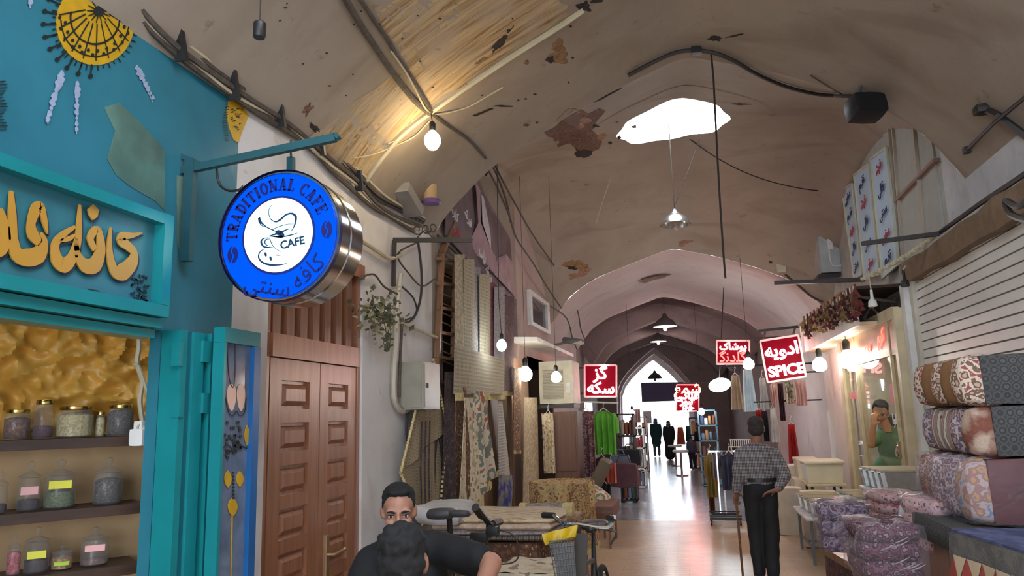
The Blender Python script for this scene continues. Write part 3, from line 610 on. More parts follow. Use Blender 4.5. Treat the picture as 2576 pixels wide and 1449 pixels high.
# thick slab serif capitals, drawn by strokes in a unit box
def arc(cx,cy,rx,ry,a0,a1,n=10): return [(cx+rx*math.cos(R(a0+(a1-a0)*i/n)),cy+ry*math.sin(R(a0+(a1-a0)*i/n))) for i in range(n+1)]
K,T_=.2,.09
def glyph(ch):
    v=lambda x,y0=0,y1=1,w=K:([(x,y0),(x,y1)],w); h=lambda y,x0,x1,w=T_:([(x0,y),(x1,y)],w)
    ser=lambda x,y:([(x-.2,y),(x+.2,y)],T_)
    return {'T':([v(.4),h(.95,0,.8,.1),v(.04,.72,1,.07),v(.76,.72,1,.07),ser(.4,.04)],.86),
    'R':([v(.2),ser(.2,.04),ser(.2,.96),(([(.2,.95)]+arc(.42,.73,.24,.22,90,-90)+[(.2,.51)]),.13),([(.4,.5),(.72,.03)],.17),h(.04,.6,.85)],.86),
    'A':([([(.08,.0),(.4,1)],.09),([(.4,1),(.72,0)],.2),h(.32,.2,.6),ser(.1,.04),ser(.74,.04)],.92),
    'D':([v(.2),ser(.16,.04),ser(.16,.96),(([(.2,.95)]+arc(.34,.5,.36,.45,90,-90)+[(.2,.05)]),.16)],.84),
    'I':([v(.22),ser(.22,.04),ser(.22,.96)],.5),
    'O':([(arc(.42,.5,.33,.46,0,360,20),.17)],.88),
    'N':([v(.14,0,1,.1),v(.76,0,1,.1),([(.12,1),(.78,.02)],.2),ser(.14,.04),ser(.1,.96),ser(.76,.96)],.98),
    'L':([v(.2),ser(.2,.96),h(.05,0,.72,.1),v(.7,.02,.3,.08)],.82),
    'C':([(arc(.44,.5,.34,.46,50,310,14),.16),v(.68,.68,.98,.07),v(.68,.02,.26,.06)],.86),
    'F':([v(.2),ser(.2,.04),h(.95,0,.72,.1),h(.52,.2,.5),v(.7,.7,1,.08),v(.5,.38,.66,.07)],.8),
    'E':([v(.2),h(.95,0,.74,.1),h(.05,0,.74,.1),h(.52,.2,.5),v(.72,.72,1,.08),v(.72,0,.28,.08),v(.5,.4,.64,.07)],.84),' ':([],.45)}[ch]
def arctext(txt,r,a0,a1,hgt,off,name):
    ws=[glyph(ch)[1] for ch in txt]; tot=sum(ws); g=MB(); s=0
    for ch,w in zip(txt,ws):
        am=a0+(a1-a0)*((s+w/2)/tot); s+=w; arcw=abs(R(a1-a0))*r/tot; k=arcw*.95
        for pts,sw in glyph(ch)[0]:
            P=[]
            for x,y in pts:
                xx=(x-(w-.06)/2)*k; rr=r+y*hgt; th=R(am)-xx/ (r+hgt*.5)
                P.append(fc(rr,th,off))
            g.ribbon(P,[sw*k*(1.45 if sw>.12 else 1.15)]*len(P),(0,-1,0),.003)
    build(g,name,m_navy,t)
arctext('TRADITIONAL CAFE',rad*.685,183,20,rad*.185,.010,'lettering')
# cafe in Persian round the lower arc
def arcar(chars,r,a0,a1,size):
    pass
for body,am,rr in ((AR('\uFB90\uFE8E\uFED3\uFEEA'),-50,.785),(AR('\uFEB3\uFEE8\uFE98\uFBFD'),-101,.785)):
    ang=R(am); uy=Vector((-math.cos(ang),0,-math.sin(ang))); ux=Vector((-math.sin(ang),0,math.cos(ang))); letters(body,rad*.35,fc(rad*rr,ang,.012),ux,uy,m_navy,t,bold=.0,ext=.002,name='persian_lettering')
for an in (198,1):  # coffee beans
    p=fc(rad*.79,R(an),.010); g=MB(); g.poly([p+Vector((rad*.085*math.cos(k),0,rad*.13*math.sin(k))) for k in [i*math.pi/10 for i in range(20)]],(0,-1,0),.003); be=build(g,'coffee_bean',m_navy,t)
    g=MB(); g.ribbon([p+Vector((rad*x,-.004,rad*y)) for x,y in smooth([(.02,.12),(-.02,.05),(.02,-.02),(-.01,-.12)])],[.005]*13,(0,-1,0),.002); build(g,'bean_crease',m_blue,be)
g=MB(); Q=lambda l,o=-.015:[aY(520+x/3.019,320+y/3.019,YS+o) for x,y in smooth(l)]
def st(l,ws,o=-.015): q=Q(l,o); g.ribbon(q,[w*.001 for w in resample(ws,len(q))],(0,-1,0),.003)
st([(492,590),(470,630),(480,690),(520,718),(560,700),(600,665),(645,655),(675,680),(668,740),(640,790)],[1,2,3,6,9,7,9,12,6,1])
st([(395,688),(410,720),(450,755),(500,780),(545,800),(560,815)],[14,9,5,5,4,6]); st([(400,685),(395,710),(415,745),(450,760)],[4,6,4,2])
st([(475,825),(520,812),(540,800),(575,820),(560,832),(500,830)],[2,8,26,20,10,3]); st([(470,826),(560,832),(640,818),(690,802)],[3,6,5,1]); st([(500,775),(560,750),(620,735),(665,735)],[2,3,2,1]); st([(560,800),(600,780),(640,768)],[10,5,1])
st([(470,838),(430,845),(412,870),(430,905),(470,912),(505,912)],[2,5,9,8,5,1]); st([(478,848),(450,852),(440,875),(455,895),(490,905)],[2,4,5,4,1]); st([(478,840),(490,880),(515,915),(560,945)],[2,3,3,2])
st([(440,922),(405,945),(392,985),(420,1025),(480,1045),(560,1045),(612,1032)],[2,4,6,8,10,5,1]); st([(505,968),(540,972),(580,968)],[1,4,1])
for x,y,w in ((446,966,9),(484,996,9)): g.poly([aY(520+(x+w*math.cos(k))/3.019,320+(y+w*1.9*math.sin(k+.3))/3.019,YS-.016) for k in [i*math.pi/6 for i in range(12)]],(0,-1,0),.003)
build(g,'cup_drawing',plain('ink_teal',C(16,50,84),.5),t)
letters('CAFE',rad*.17,aY(520+650/3.019,320+880/3.019,YS-.018),(math.cos(R(8)),0,math.sin(R(8))),(-math.sin(R(8)),0,math.cos(R(8))),MC['ink_teal'],t,bold=.001,ext=.002,name='small_lettering')
g=MB(); g.bar(py_(732,432,.1),py_(732,396,.1),.03,.03); build(g,'hanger',m_brk,t); g=MB(); g.tube([py_(732,396,.05),py_(732,352,.05)],.005,6); build(g,'hanger_bolt',m_dgrey,t)
g=MB(); g.tube([py_(*q,.03) for q in smooth([(545,425),(548,450),(556,468),(575,480),(600,478),(612,468)])],.006,6); build(g,'power_cable',m_black,t,True)
# ================================================================= wooden double door
ydl,ydr=3.74,4.93; zd=aX(690,898,XL).z
m_dwood=wood('door_wood',C(138,88,62),C(168,114,84),.3,(26,26,1.6),.5); m_dwd=wood('door_wood_dark',C(100,62,44),C(134,88,62),.35,(26,26,1.6),.3)
dr=MB(); dr.box((XL-.12,3.68,0),(XL-.02,3.76,2.8)); dr.box((XL-.12,4.90,0),(XL-.02,4.96,2.8)); dr.box((XL-.12,3.76,zd+.005),(XL+.0,4.90,zd+.14)); dr.box((XL-.12,3.68,2.72),(XL+.01,4.96,2.82))
d1=struct(build(dr,'door_1',m_dwood))
ymid=aX(812,1100,XL).y; 
def leafobj(y0,y1):
    x0=XL-.05; g=MB(); g.box((x0-.03,y0,0),(x0,y1,zd)); lf=build(g,'door_leaf',m_dwood,d1)
    g=MB(); mg=(y1-y0)*.22; zr=[aX(760,yy,x0).z for yy in (961,1062,1171,1281,1390)]; dz=zr[0]-zr[1]; hh=dz*.68
    g.box((x0,y0,0),(x0+.025,y0+mg,zd)); g.box((x0,y1-mg,0),(x0+.025,y1,zd)); g.box((x0,y0+mg,zr[0]),(x0+.0249,y1-mg,zd))
    for i in range(8):
        zt=zr[0]-dz*i; g.box((x0,y0+mg,zt-dz),(x0+.0249,y1-mg,zt-hh))
    build(g,'rails',m_dwood,lf)
    for i in range(8):
        zt=zr[0]-dz*i; zb=zt-hh; a,b=y0+mg+.022,y1-mg-.022; i_=.028
        g=MB(); p=[(x0+.002,a,zb+.02),(x0+.002,b,zb+.02),(x0+.002,b,zt-.02),(x0+.002,a,zt-.02),(x0+.024,a+i_,zb+.02+i_),(x0+.024,b-i_,zb+.02+i_),(x0+.024,b-i_,zt-.02-i_),(x0+.024,a+i_,zt-.02-i_)]
        g.add(p,[(0,1,5,4),(1,2,6,5),(2,3,7,6),(3,0,4,7),(4,5,6,7),(3,2,1,0)]); build(g,'raised_panel',m_dwood,lf)
    return lf
l1=leafobj(3.78,ymid-.004); l2=leafobj(ymid+.004,4.89)
g=MB(); q=aX(823,1395,XL-.02); g.box((XL-.024,q.y-.02,q.z-.13),(XL-.014,q.y+.02,q.z+.12)); g.tube([(XL-.014,q.y,q.z),(XL+.03,q.y,q.z),(XL+.035,q.y+.12,q.z+.01)],.011,8); g.ball((XL+.035,q.y+.125,q.z+.012),.016); build(g,'door_handle',plain('brass',C(196,170,130),.35,.9),l2,True)
g=MB(); n=7
for i in range(n): y=3.80+i*(4.9-3.80)/n; g.box((XL-.10,y,zd+.14),(XL-.03,y+.085,2.72))
build(g,'transom_slats',m_dwd,d1)
g=MB(); g.box((XL-.3,3.7,0),(XL-.25,4.95,2.8)); struct(build(g,'wall_side',plain('pale_curtain',C(200,188,170),.8)))
# ================================================================= wall between door and carpet shop
def wx(px,py,o=.03): return aX(px,py,XL+o)
t=thing('electric_meter_box','grey steel electric meter box on the white wall right of the wooden door','meter box',wx(1045,1035,.0))
y0=wx(1008,960,.22).y; y1=wx(1082,960,.22).y; za,zb2=wx(1045,905,.22).z,wx(1045,1030,.22).z
y0=5.62; y1=6.02
g=MB(); g.rbox(((XL+.11),(y0+y1)/2,(za+zb2)/2),(.22,y1-y0,za-zb2),.03,2); build(g,'housing',m_cream if False else plain('box_grey',C(146,142,128),.35),t)
g=MB(); g.box((XL+.22,y0+.02,zb2+.02),(XL+.226,y1-.02,za-.02)); dd=build(g,'box_door',plain('box_grey',C(146,142,128),.35),t)
g=MB(); g.box((XL+.03,y0-.006,zb2+.02),(XL+.2,y0-.001,za-.02)); build(g,'side_cover',plain('box_grey',C(146,142,128),.35),t)
g=MB(); g.box((XL+.226,y0+.06,(za+zb2)/2-.02),(XL+.235,y0+.08,(za+zb2)/2+.02)); build(g,'latch',m_dgrey,dd)
def cable(name,pts,r,mat,label,cat='cable',o=.04,group=None,k=4,fn=None):
    fn=fn or (lambda x,y:wx(x,y,o)); q=[fn(x,y) for x,y in smooth(pts,k)]; g=MB(); g.tube(q,r,6); return tag(build(g,name,mat,None,True),label,cat,group)
cable('conduit_pipe',[(1008,690),(1000,760),(995,850),(990,960),(993,1010),(1010,1035),(1028,1030)],.022,plain('cream_pipe',C(186,176,160),.5),'cream conduit pipe curving down the wall and under the meter box','pipe')
cable('wall_cable',[(1012,800),(1008,880),(1004,960),(1004,1000)],.012,m_wire,'thin grey cable running down beside the cream conduit')
cable('wall_cable',[(1052,610),(1060,680),(1058,750),(1040,800),(1015,812),(1002,790),(1005,740)],.011,m_wired,'thick black cable loop hanging under the scroll bracket')
cable('wall_cable',[(1010,720),(1040,750),(1048,790),(1020,805)],.008,m_wired,'thinner black cable arc inside the big loop under the bracket')
cable('wall_cable',[(1050,610),(1000,640),(1030,690),(1062,720),(1095,700)],.008,m_wire,'dusty grey cable zigzagging between bracket and carpet shop')
cable('wall_cable',[(900,600),(940,625),(980,650),(1010,640)],.016,m_wirel,'pale bundled cable leaving the round sign toward the scroll bracket')
cable('wall_cable',[(905,700),(940,690),(965,720),(1000,740)],.008,m_wire,'tangled grey cable over the hanging plant')
cable('wall_cable',[(1025,1035),(1022,1080),(1024,1140),(1008,1190)],.009,m_wired,'black cable dropping from the meter box behind the woven throw')
cable('roof_strut',[(1005,810),(1050,828),(1100,850)],.014,m_wirel,'pale wooden batten fixed across the wall above the meter box','batten')
t=thing('scroll_bracket','black iron bracket with scrollwork standing out over the passage','bracket',aY(992,720,5.45))
g=MB(); g.bar(aY(990,720,5.45),aY(992,604,5.45),.03); g.bar(aY(990,604,5.45),aY(1187,604,5.45),.035); build(g,'iron_frame',m_dgrey,t)
g=MB()
for cx,cy,s in ((1072,585,1),(1088,582,-1),(1050,588,1)): g.tube([aY(cx+s*(14-a*1.1)*math.cos(a*.8),cy-10+(14-a*1.1)*math.sin(a*.8),5.45) for a in [i*.7 for i in range(14)]],.006,5)
g.tube([aY(x,y,5.45) for x,y in smooth([(1050,598),(1070,580),(1090,598),(1120,598)])],.006,5); build(g,'scrollwork',m_dgrey,t,True)
# plant
t=thing('hanging_plant','dry green ivy plant hanging on the wall right of the wooden door','plant',wx(955,880,.1))
m_leaf=plain('ivy_leaf',C(92,92,66),.7,var=.4,sc=25); m_leaf2=plain('ivy_leaf_dry',C(140,130,96),.7)
for nm,m,n in (('leaves',m_leaf,150),('dry_leaves',m_leaf2,60)):
    g=MB()
    for i in range(n):
        c0=wx(955,790,.12)+Vector((random.gauss(0,.07),random.gauss(0,.13),random.gauss(0,.085))); d=Vector((random.gauss(0,1),random.gauss(0,1),random.gauss(0,1))).normalized(); e=d.orthogonal().normalized(); L=random.uniform(.035,.07)
        g.add([c0,c0+d*L*.5+e*L*.3,c0+d*L,c0+d*L*.5-e*L*.3,c0+d*L*.5+d.cross(e)*.01],[(0,1,4),(1,2,4),(2,3,4),(3,0,4)])
    build(g,nm,m,t)
g=MB()
for s in (0,1,2):
    pts=[wx(965+s*6,800,.1),wx(972+6*s,840,.1),wx(962+8*s,872+6*s,.08)]; g.tube(pts,.004,4)
    for k in range(9): q=pts[1].lerp(pts[2],k/8); d=Vector((random.gauss(0,1),random.gauss(0,1),random.gauss(0,1))).normalized()*.04; e=d.orthogonal().normalized()*.014; g.add([q,q+d*.5+e,q+d,q+d*.5-e],[(0,1,2,3)])
build(g,'trailing_stems',m_leaf,t)
# ================================================================= cables, speakers and lamps under the vaults
def cl(name,pts,r,mat,label,cat='cable',off=.02,group=None,ts=None,k=4):
    return cable(name,pts,r,mat,label,cat,fn=lambda x,y:onceil(x,y,off),group=group,k=k)
base=[(300,-40),(345,0),(400,60),(455,112),(520,165),(590,214),(650,252),(705,286),(755,322),(800,358),(850,405),(900,450),(950,500),(1000,530),(1060,562)]
for i in range(7):
    o=(i-3)*9; pts=[(x+o*.55+4*math.sin(k*1.7+i),y-o*.8+5*math.sin(k*1.3+2*i)*(1 if k%2 else .2)) for k,(x,y) in enumerate(base)]
    g=MB(); g.tube([aX(x,y,-2.27+.012*(i%3)) for x,y in smooth(pts)],.011 if i%2 else .016,6); tag(build(g,'electric_cable',(m_wire,m_wirel,m_wire,m_wired)[i%4],None,True),('highest','second highest','third highest','middle','third lowest','second lowest','lowest')[i]+' of seven '+('dusty','pale','dusty','dark')[i%4]+' cables bundled along the top of the cafe wall','cable','cables bundled along the top of the left wall')
for x,y,w in ((456,112,'nearest the big painted sun'),(590,214,'above the small painted sun'),(707,288,'left of the round sign bracket tip'),(808,362,'at the tip of the round sign bracket'),(905,455,'farthest right, past the round sign')):
    p=aX(x,y,-2.235); g=MB(); g.box(tuple(p-Vector((.04,.012,.075))),tuple(p+Vector((.02,.012,.075))),Matrix.Rotation(R(18),3,'X')); tag(build(g,'cable_clamp',m_black),'black clamp on the cable bundle, '+w,'clamp','clamps on the left cable bundle')
cl('electric_cable',[(860,-20),(905,60),(935,105),(965,150),(1000,200),(1040,250),(1080,285)],.022,m_wire,'thick taped cable crossing the near vault down to the yellow bulb',off=.03)
cl('electric_cable',[(895,-20),(940,50),(975,100),(1000,145),(1045,215),(1085,282)],.016,m_wire,'second taped cable right beside the thick one on the near vault',off=.03)
cl('electric_cable',[(985,130),(1020,180),(1045,225),(1065,265),(1082,285)],.007,m_wirel,'thin cream wire twisting beside the taped cables above the yellow bulb',off=.05)
cl('electric_cable',[(1085,285),(1130,318),(1180,352),(1222,398)],.013,m_wire,'dusty cable from the yellow bulb to the top of the banner')
cl('conduit_pipe',[(893,510),(912,470),(940,425),(970,385),(1000,350),(1040,315),(1080,285),(1180,215),(1300,135),(1400,72),(1468,26)],.022,m_wirel,'pale conduit pipe following the curve of the near vault','pipe',off=.02)
cl('electric_cable',[(1090,288),(1130,283),(1180,268),(1230,240),(1265,220)],.006,m_wirel,'thin cream wire curving right from the yellow bulb across the vault')
cl('electric_cable',[(1078,292),(1050,310),(1010,345),(975,362)],.006,m_wirel,'short thin cream wire left of the yellow bulb')
cl('electric_cable',[(1080,305),(1040,345),(990,368),(940,388),(890,398)],.006,m_wirel,'longer thin cream wire sagging left below the yellow bulb')
cl('electric_cable',[(1580,190),(1640,158),(1700,132),(1750,127),(1800,134),(1850,155),(1900,185),(1960,212),(2020,230),(2080,240),(2160,242)],.018,m_wired,'black cable following the crown of the arch before the skylight',off=.03)
cl('electric_cable',[(2040,190),(2080,215),(2120,238),(2165,258)],.007,m_wire,'thin wire above the black horn loudspeaker')
p=onceil(1752,128,.04); g=MB(); g.rbox(p,(.09,.07,.06),.1,2); tag(build(g,'junction_box',m_black),'small black junction box at the crown of the arch','junction box')
tp=onceil(1789,135,.0); g=MB(); g.tube([tp]+[aY(x,y,tp.y) for x,y in smooth([(1795,200),(1800,300),(1805,400),(1812,520),(1820,640),(1825,700)])],.009,5); tag(build(g,'hanging_wire',m_wired),'long dark wire hanging straight down right of the skylight','wire')
def fly(name,pts,y0,y1,r,mat,label,cat='wire'):
    s=smooth(pts,3); n=len(s); g=MB(); g.tube([aY(x,y,y0+(y1-y0)*i/(n-1)) for i,(x,y) in enumerate(s)],r,5); return tag(build(g,name,mat,None,True),label,cat)
fly('hanging_wire',[(1583,335),(1565,380),(1540,440),(1515,510),(1500,560)],9.2,10.6,.007,m_wirel,'pale string sagging left from the skylight rim')
fly('hanging_wire',[(1822,288),(1870,312),(1930,325),(2060,346)],8.7,10.0,.007,m_wirel,'pale wire running right from the skylight rim')
fly('hanging_wire',[(1735,350),(1800,395),(1870,432),(1950,460),(2040,478),(2112,483)],9.2,11.0,.008,m_wired,'dark wire drooping from the skylight to the right wall panels')
fly('hanging_wire',[(1760,350),(1735,420),(1712,480),(1700,512)],9.2,9.3,.006,m_wire,'slack brown wire falling to the metal pendant lamp')
# pendant lamp
def pendant(px,py,Y,w,label,mat=None,bulbm=None,lit=0):
    c=aY(px,py,Y); t=thing('pendant_lamp',label,'pendant lamp',c-Vector((0,0,w*.3)),'metal pendant lamps down the bazaar')
    g=MB(); g.lathe([(w*.5,-w*.28),(w*.47,-w*.2),(w*.34,-w*.02),(w*.2,.06*w),(w*.1,w*.16),(w*.08,w*.26),(w*.03,w*.28)],c,22); g.f=g.f[:-2]; g.m=g.m[:-2]; build(g,'lamp_shade',mat or plain('enamel_shade',C(200,200,198),.25,.8),t,True,50)
    g=MB(); g.tube([c+Vector((0,0,w*.2)),up(c)],.006,5); build(g,'cord',m_wire,t)
    g=MB(); g.ball(c-Vector((0,0,w*.38)),w*.08,8,6); g.tube([c-Vector((0,0,w*.36)),c-Vector((0,0,-w*.1))],w*.045,8); build(g,'bulb',bulbm or plain('unlit_bulb',C(200,170,160),.2),t,True)
    if lit: l=bpy.data.lights.new('lamp_light','POINT'); l.energy=lit; l.color=(1,.86,.82); l.shadow_soft_size=.05; o=bpy.data.objects.new('lamp_light',l); COL.objects.link(o); o.parent=t; o.location=c-Vector((0,0,w*.5))-WL[t.name]
    return t
c0=aY(1698,540,8.3); pendant(1698,545,8.7,.36,'silver metal pendant lamp hanging under the skylight')
# loudspeakers
c=aY(2176,272,6.3); t=thing('loudspeaker','black horn loudspeaker fixed high on the right side of the arch','loudspeaker',c-Vector((0,0,.12)))
rz=Matrix.Rotation(R(20),3,'Z')@Matrix.Rotation(R(-12),3,'X')
g=MB(); g.rbox(c,(.27,.2,.19),.32,5,rz); build(g,'horn_body',plain('speaker_black',C(26,26,30),.5),t,True)
g=MB(); g.rbox(c+rz@Vector((0,-.1,-.01)),(.25,.05,.17),.3,4,rz); build(g,'horn_mouth',plain('mouth_black',C(14,14,16),.9),t,True)
g=MB(); g.tube([c+Vector((-.02,0,.08)),c+Vector((-.04,.03,.13)),onceil(2165,215,0)],.014,6); g.tube([c+Vector((-.07,0,.12)),c+Vector((0,.02,.16)),c+Vector((.07,0,.11))],.018,6); build(g,'bracket',plain('old_bracket',C(96,92,84),.7),t,True)
c=aY(653,76,2.5); t=thing('lamp_holder','black empty lamp holder hanging on a wire above the cafe sign','lamp holder',c-Vector((0,0,.05)))
g=MB(); g.lathe([(.022,-.035),(.026,-.03),(.026,.03),(.018,.038),(.008,.042)],c,14); build(g,'holder_body',m_black,t,True); g=MB(); g.tube([c+Vector((0,0,.03)),up(c)],.003,5); build(g,'cord',m_wired,t)
c=onceil(2490,285,.05); t=thing('pipe_stay','dark iron stay crossing the right haunch of the near vault','stay',c)
g=MB(); g.tube([onceil(2432,378,.03),onceil(2500,310,.12),onceil(2585,240,.12)],.014,6); g.tube([onceil(2470,270,.02),onceil(2510,290,.08),onceil(2585,345,.08)],.025,6); build(g,'iron_rod',m_dgrey,t)
g=MB(); g.rbox(onceil(2475,275,.04),(.12,.1,.06),.3,3); build(g,'anchor',m_dgrey,t); g=MB(); g.rbox(onceil(2432,378,.03),(.05,.05,.05),.2,2); build(g,'anchor',m_dgrey,t)
m_worn_lit,nt,b_=nodes('worn_lit_streaks',.85); n=tex(nt,'Noise',coords(nt,(1.2,16,1.2)),Scale=1.6,Detail=7.0,Distortion=.5); n2=tex(nt,'Noise',coords(nt),Scale=3.5,Detail=6.0)  # worn streaks, with the bulb's yellow light put into their colour
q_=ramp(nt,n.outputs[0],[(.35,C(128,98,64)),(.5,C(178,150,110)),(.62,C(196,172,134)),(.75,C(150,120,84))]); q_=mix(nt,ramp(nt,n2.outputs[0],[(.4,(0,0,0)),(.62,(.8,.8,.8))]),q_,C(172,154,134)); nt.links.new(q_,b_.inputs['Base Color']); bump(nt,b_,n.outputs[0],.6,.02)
def worn_lit(c,seed,par):
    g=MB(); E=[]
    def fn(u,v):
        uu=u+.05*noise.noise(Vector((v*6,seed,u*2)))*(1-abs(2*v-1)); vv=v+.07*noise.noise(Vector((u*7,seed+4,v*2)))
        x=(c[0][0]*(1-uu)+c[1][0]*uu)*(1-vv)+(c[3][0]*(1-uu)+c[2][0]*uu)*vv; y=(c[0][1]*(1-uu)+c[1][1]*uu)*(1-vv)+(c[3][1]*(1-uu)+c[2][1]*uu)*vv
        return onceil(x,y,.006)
    g.grid(fn,40,24); return build(g,'worn_lit_plaster',m_worn_lit,par,True,flat=True)
# broken plaster patches on the vaults
ceils=[o for o in COL.objects if o.name.startswith('ceiling')]
def patch(cx,cy,rx,ry,mat,par,name='plaster_loss',n=26,j=.35,seed=0,rot=0,off=.012):
    c0=onceil(cx,cy,off); pts=[c0]; q=math.cos(R(rot)),math.sin(R(rot))
    for i in range(n):
        a=2*math.pi*i/n; k=1+j*noise.noise(Vector((math.cos(a)*1.6+seed,math.sin(a)*1.6,seed)))*2; x,y=rx*k*math.cos(a),ry*k*math.sin(a); pts.append(onceil(cx+x*q[0]-y*q[1],cy+x*q[1]+y*q[0],off*.4))
    g=MB(); g.add(pts,[(0,1+i,1+(i+1)%n) for i in range(n)]); return build(g,name,mat,par,flat=True)
m_los=plain('bared_brick',C(112,80,66),.95,sc=30,var=.5,bm=1.0); m_los2=plain('bared_clay',C(140,108,76),.95,sc=24,var=.35,bm=1.0); m_hole=plain('deep_hole',C(52,42,40),1,sc=20,var=.4); m_los3=plain('rose_clay',C(150,112,92),.95,sc=24,var=.3,bm=.8)
A,B=ceils[0],ceils[1]
worn_lit([(930,10),(1400,-60),(1430,40),(1085,262)],1,A); worn_lit([(1000,180),(1075,290),(905,470),(770,350)],2,A)
patch(1455,325,62,40,m_los,B,seed=1,j=.6,rot=-15); patch(1470,380,30,18,m_hole,B,seed=2,rot=-20,off=.02); patch(1440,300,40,20,m_los3,B,seed=5,off=.018); patch(1410,340,26,16,m_los,B,seed=8); patch(1500,350,30,12,m_los3,B,seed=9,rot=-20,off=.016)
for i in range(14): patch(1460+random.gauss(0,70),330+random.gauss(0,45),random.uniform(3,9),random.uniform(2,5),random.choice((m_los,m_hole,m_los3)),B,seed=20+i)
patch(1405,115,18,16,m_los2,A,seed=3); patch(1408,145,30,14,m_los2,A,seed=4); patch(1385,150,10,8,m_hole,A,seed=6,off=.02); patch(1325,157,7,6,m_los2,A,seed=7)
patch(1262,102,46,9,m_hole,A,seed=10,rot=-52,j=.2); patch(1215,150,20,5,m_los2,A,seed=11,rot=-30); patch(1180,212,12,4,m_hole,A,seed=12,rot=-30)
patch(1215,282,34,3,m_hole,A,seed=13,rot=-22); patch(1265,267,26,2.5,m_hole,A,seed=14,rot=2); patch(1800,97,16,7,m_hole,A,seed=15); patch(1850,90,22,2,m_hole,A,seed=16,rot=-12); patch(1860,262,22,2.5,m_hole,B,seed=17)
patch(1450,668,34,12,m_los2,B,seed=18,rot=10); patch(1460,690,28,9,m_los3,B,seed=19,rot=-15); patch(1440,672,14,6,m_hole,B,seed=21,off=.02); patch(1720,612,18,7,m_los3,B,seed=22,rot=-20)
patch(1530,240,40,2,m_hole,B,seed=23,rot=-28); patch(1470,18,16,14,m_hole,A,seed=24); patch(1500,0,22,6,m_hole,A,seed=25)
patch(775,275,9,20,m_los,A,seed=26,rot=30); patch(790,320,20,8,m_hole,A,seed=27,rot=40)
patch(1640,702,38,5,plain('clay_scar',C(120,84,66),.9),ceils[2],seed=28,rot=-14)
for i in range(30): patch(random.uniform(700,1500),random.uniform(0,260),random.uniform(2,5),random.uniform(1.5,3),m_hole,A,seed=60+i,n=8)
# ================================================================= carpet shop on the left
m_wfr=wood('frame_wood',C(120,84,58),C(150,110,80),.5); 
def cloth(g,tl,tr,br,bl,nf=4,amp=.02,th=.008,nu=None,nv=10,ph=0,ragged=0):
    tl,tr,br,bl=map(Vector,(tl,tr,br,bl)); n=(tr-tl).cross(bl-tl).normalized(); nu=nu or max(8,nf*6)
    def f(o):
        def q(u,v):
            p=(tl.lerp(tr,u)).lerp(bl.lerp(br,u),v); k=amp*math.sin(u*nf*2*math.pi+ph+v*1.1)*(.4+.6*v)
            p=p+n*(k+o); 
            if ragged and v>.99: p=p+(bl-tl).normalized()*ragged*math.sin(u*37+ph)
            return p
        return q
    k=len(g.v); g.grid(f(0),nu,nv); g.grid(f(-th),nu,nv); 
    a=k; b=k+(nu+1)*(nv+1); ring=[i for i in range(nu+1)]+[j*(nu+1)+nu for j in range(1,nv+1)]+[nv*(nu+1)+i for i in range(nu-1,-1,-1)]+[j*(nu+1) for j in range(nv-1,0,-1)]
    for i in range(len(ring)): x,y=ring[i],ring[(i+1)%len(ring)]; g.f.append((a+x,a+y,b+y,b+x)); g.m.append(g.mi)
    return g
cr=C
PAL=dict(
 beige=carpet('rug_beige',[cr(178,160,132),cr(156,138,112),cr(196,180,152)],'noise',30,s3=(1,1,1)),
 weave=carpet('rug_weave',[cr(176,158,128),cr(150,134,110),cr(120,108,96),cr(190,172,142)],'medal',26),
 diam=carpet('rug_diamond',[cr(150,132,104),cr(110,98,84),cr(166,148,118)],'medal',38),
 cream=carpet('rug_cream_floral',[cr(220,206,176),cr(190,160,120),cr(150,110,84),cr(226,212,184)],'floral',14),
 redf=carpet('rug_red_floral',[cr(222,208,184),cr(170,90,66),cr(210,190,160),cr(110,120,110)],'floral',7),
 brown=carpet('rug_brown',[cr(96,66,50),cr(190,160,120),cr(130,92,66)],'floral',22),
 greyp=carpet('rug_grey',[cr(150,140,140),cr(128,118,120),cr(168,158,156)],'noise',40),
 blue=carpet('rug_blue',[cr(44,50,120),cr(70,70,150),cr(150,146,120)],'noise',8),
 bw=carpet('rug_greek',[cr(190,184,176),cr(84,76,78),cr(196,190,182)],'medal',30),
 dark=carpet('rug_dark',[cr(70,56,56),cr(96,80,76),cr(50,40,42)],'floral',22),
 pur=carpet('rug_purple',[cr(96,62,66),cr(120,90,86),cr(70,50,58)],'floral',16),
 maroon=carpet('rug_maroon',[cr(120,66,72),cr(140,84,88),cr(104,54,62)],'noise',30),
 fring=plain('rug_fringe',C(206,184,130),.9,sc=40,var=.2))
RG='rugs hanging in the left carpet shop'
def hang(x0,x1,yt,yb,X,mat,label,nf=2,amp=.02,dx=0,fr=0,name='hanging_rug',x0b=None,x1b=None,yb1=None,yt1=None):
    x0b=x0+dx if x0b is None else x0b; x1b=x1+dx if x1b is None else x1b; yb1=yb if yb1 is None else yb1; yt1=yt if yt1 is None else yt1
    g=MB(); cloth(g,aX(x0,yt,X),aX(x1,yt1,X),aX(x1b,yb1,X),aX(x0b,yb,X),nf,amp)
    o=tag(build(g,name,mat,None,True,60),label,'rug',RG)
    if fr:
        g=MB(); a,b=aX(x0b,yb,X),aX(x1b,yb1,X); n=max(6,int((b-a).length/.022))
        for i in range(n): p=a.lerp(b,(i+.5)/n)+Vector((amp*math.sin((i+.5)/n*nf*6.28+1.1)-.004,0,0)); g.bar(p+Vector((0,0,.01)),p+Vector((.005*math.sin(i*3),.005*math.cos(i*5),-fr)),.012,.006)
        build(g,'fringe',PAL['fring'],o)
    return o
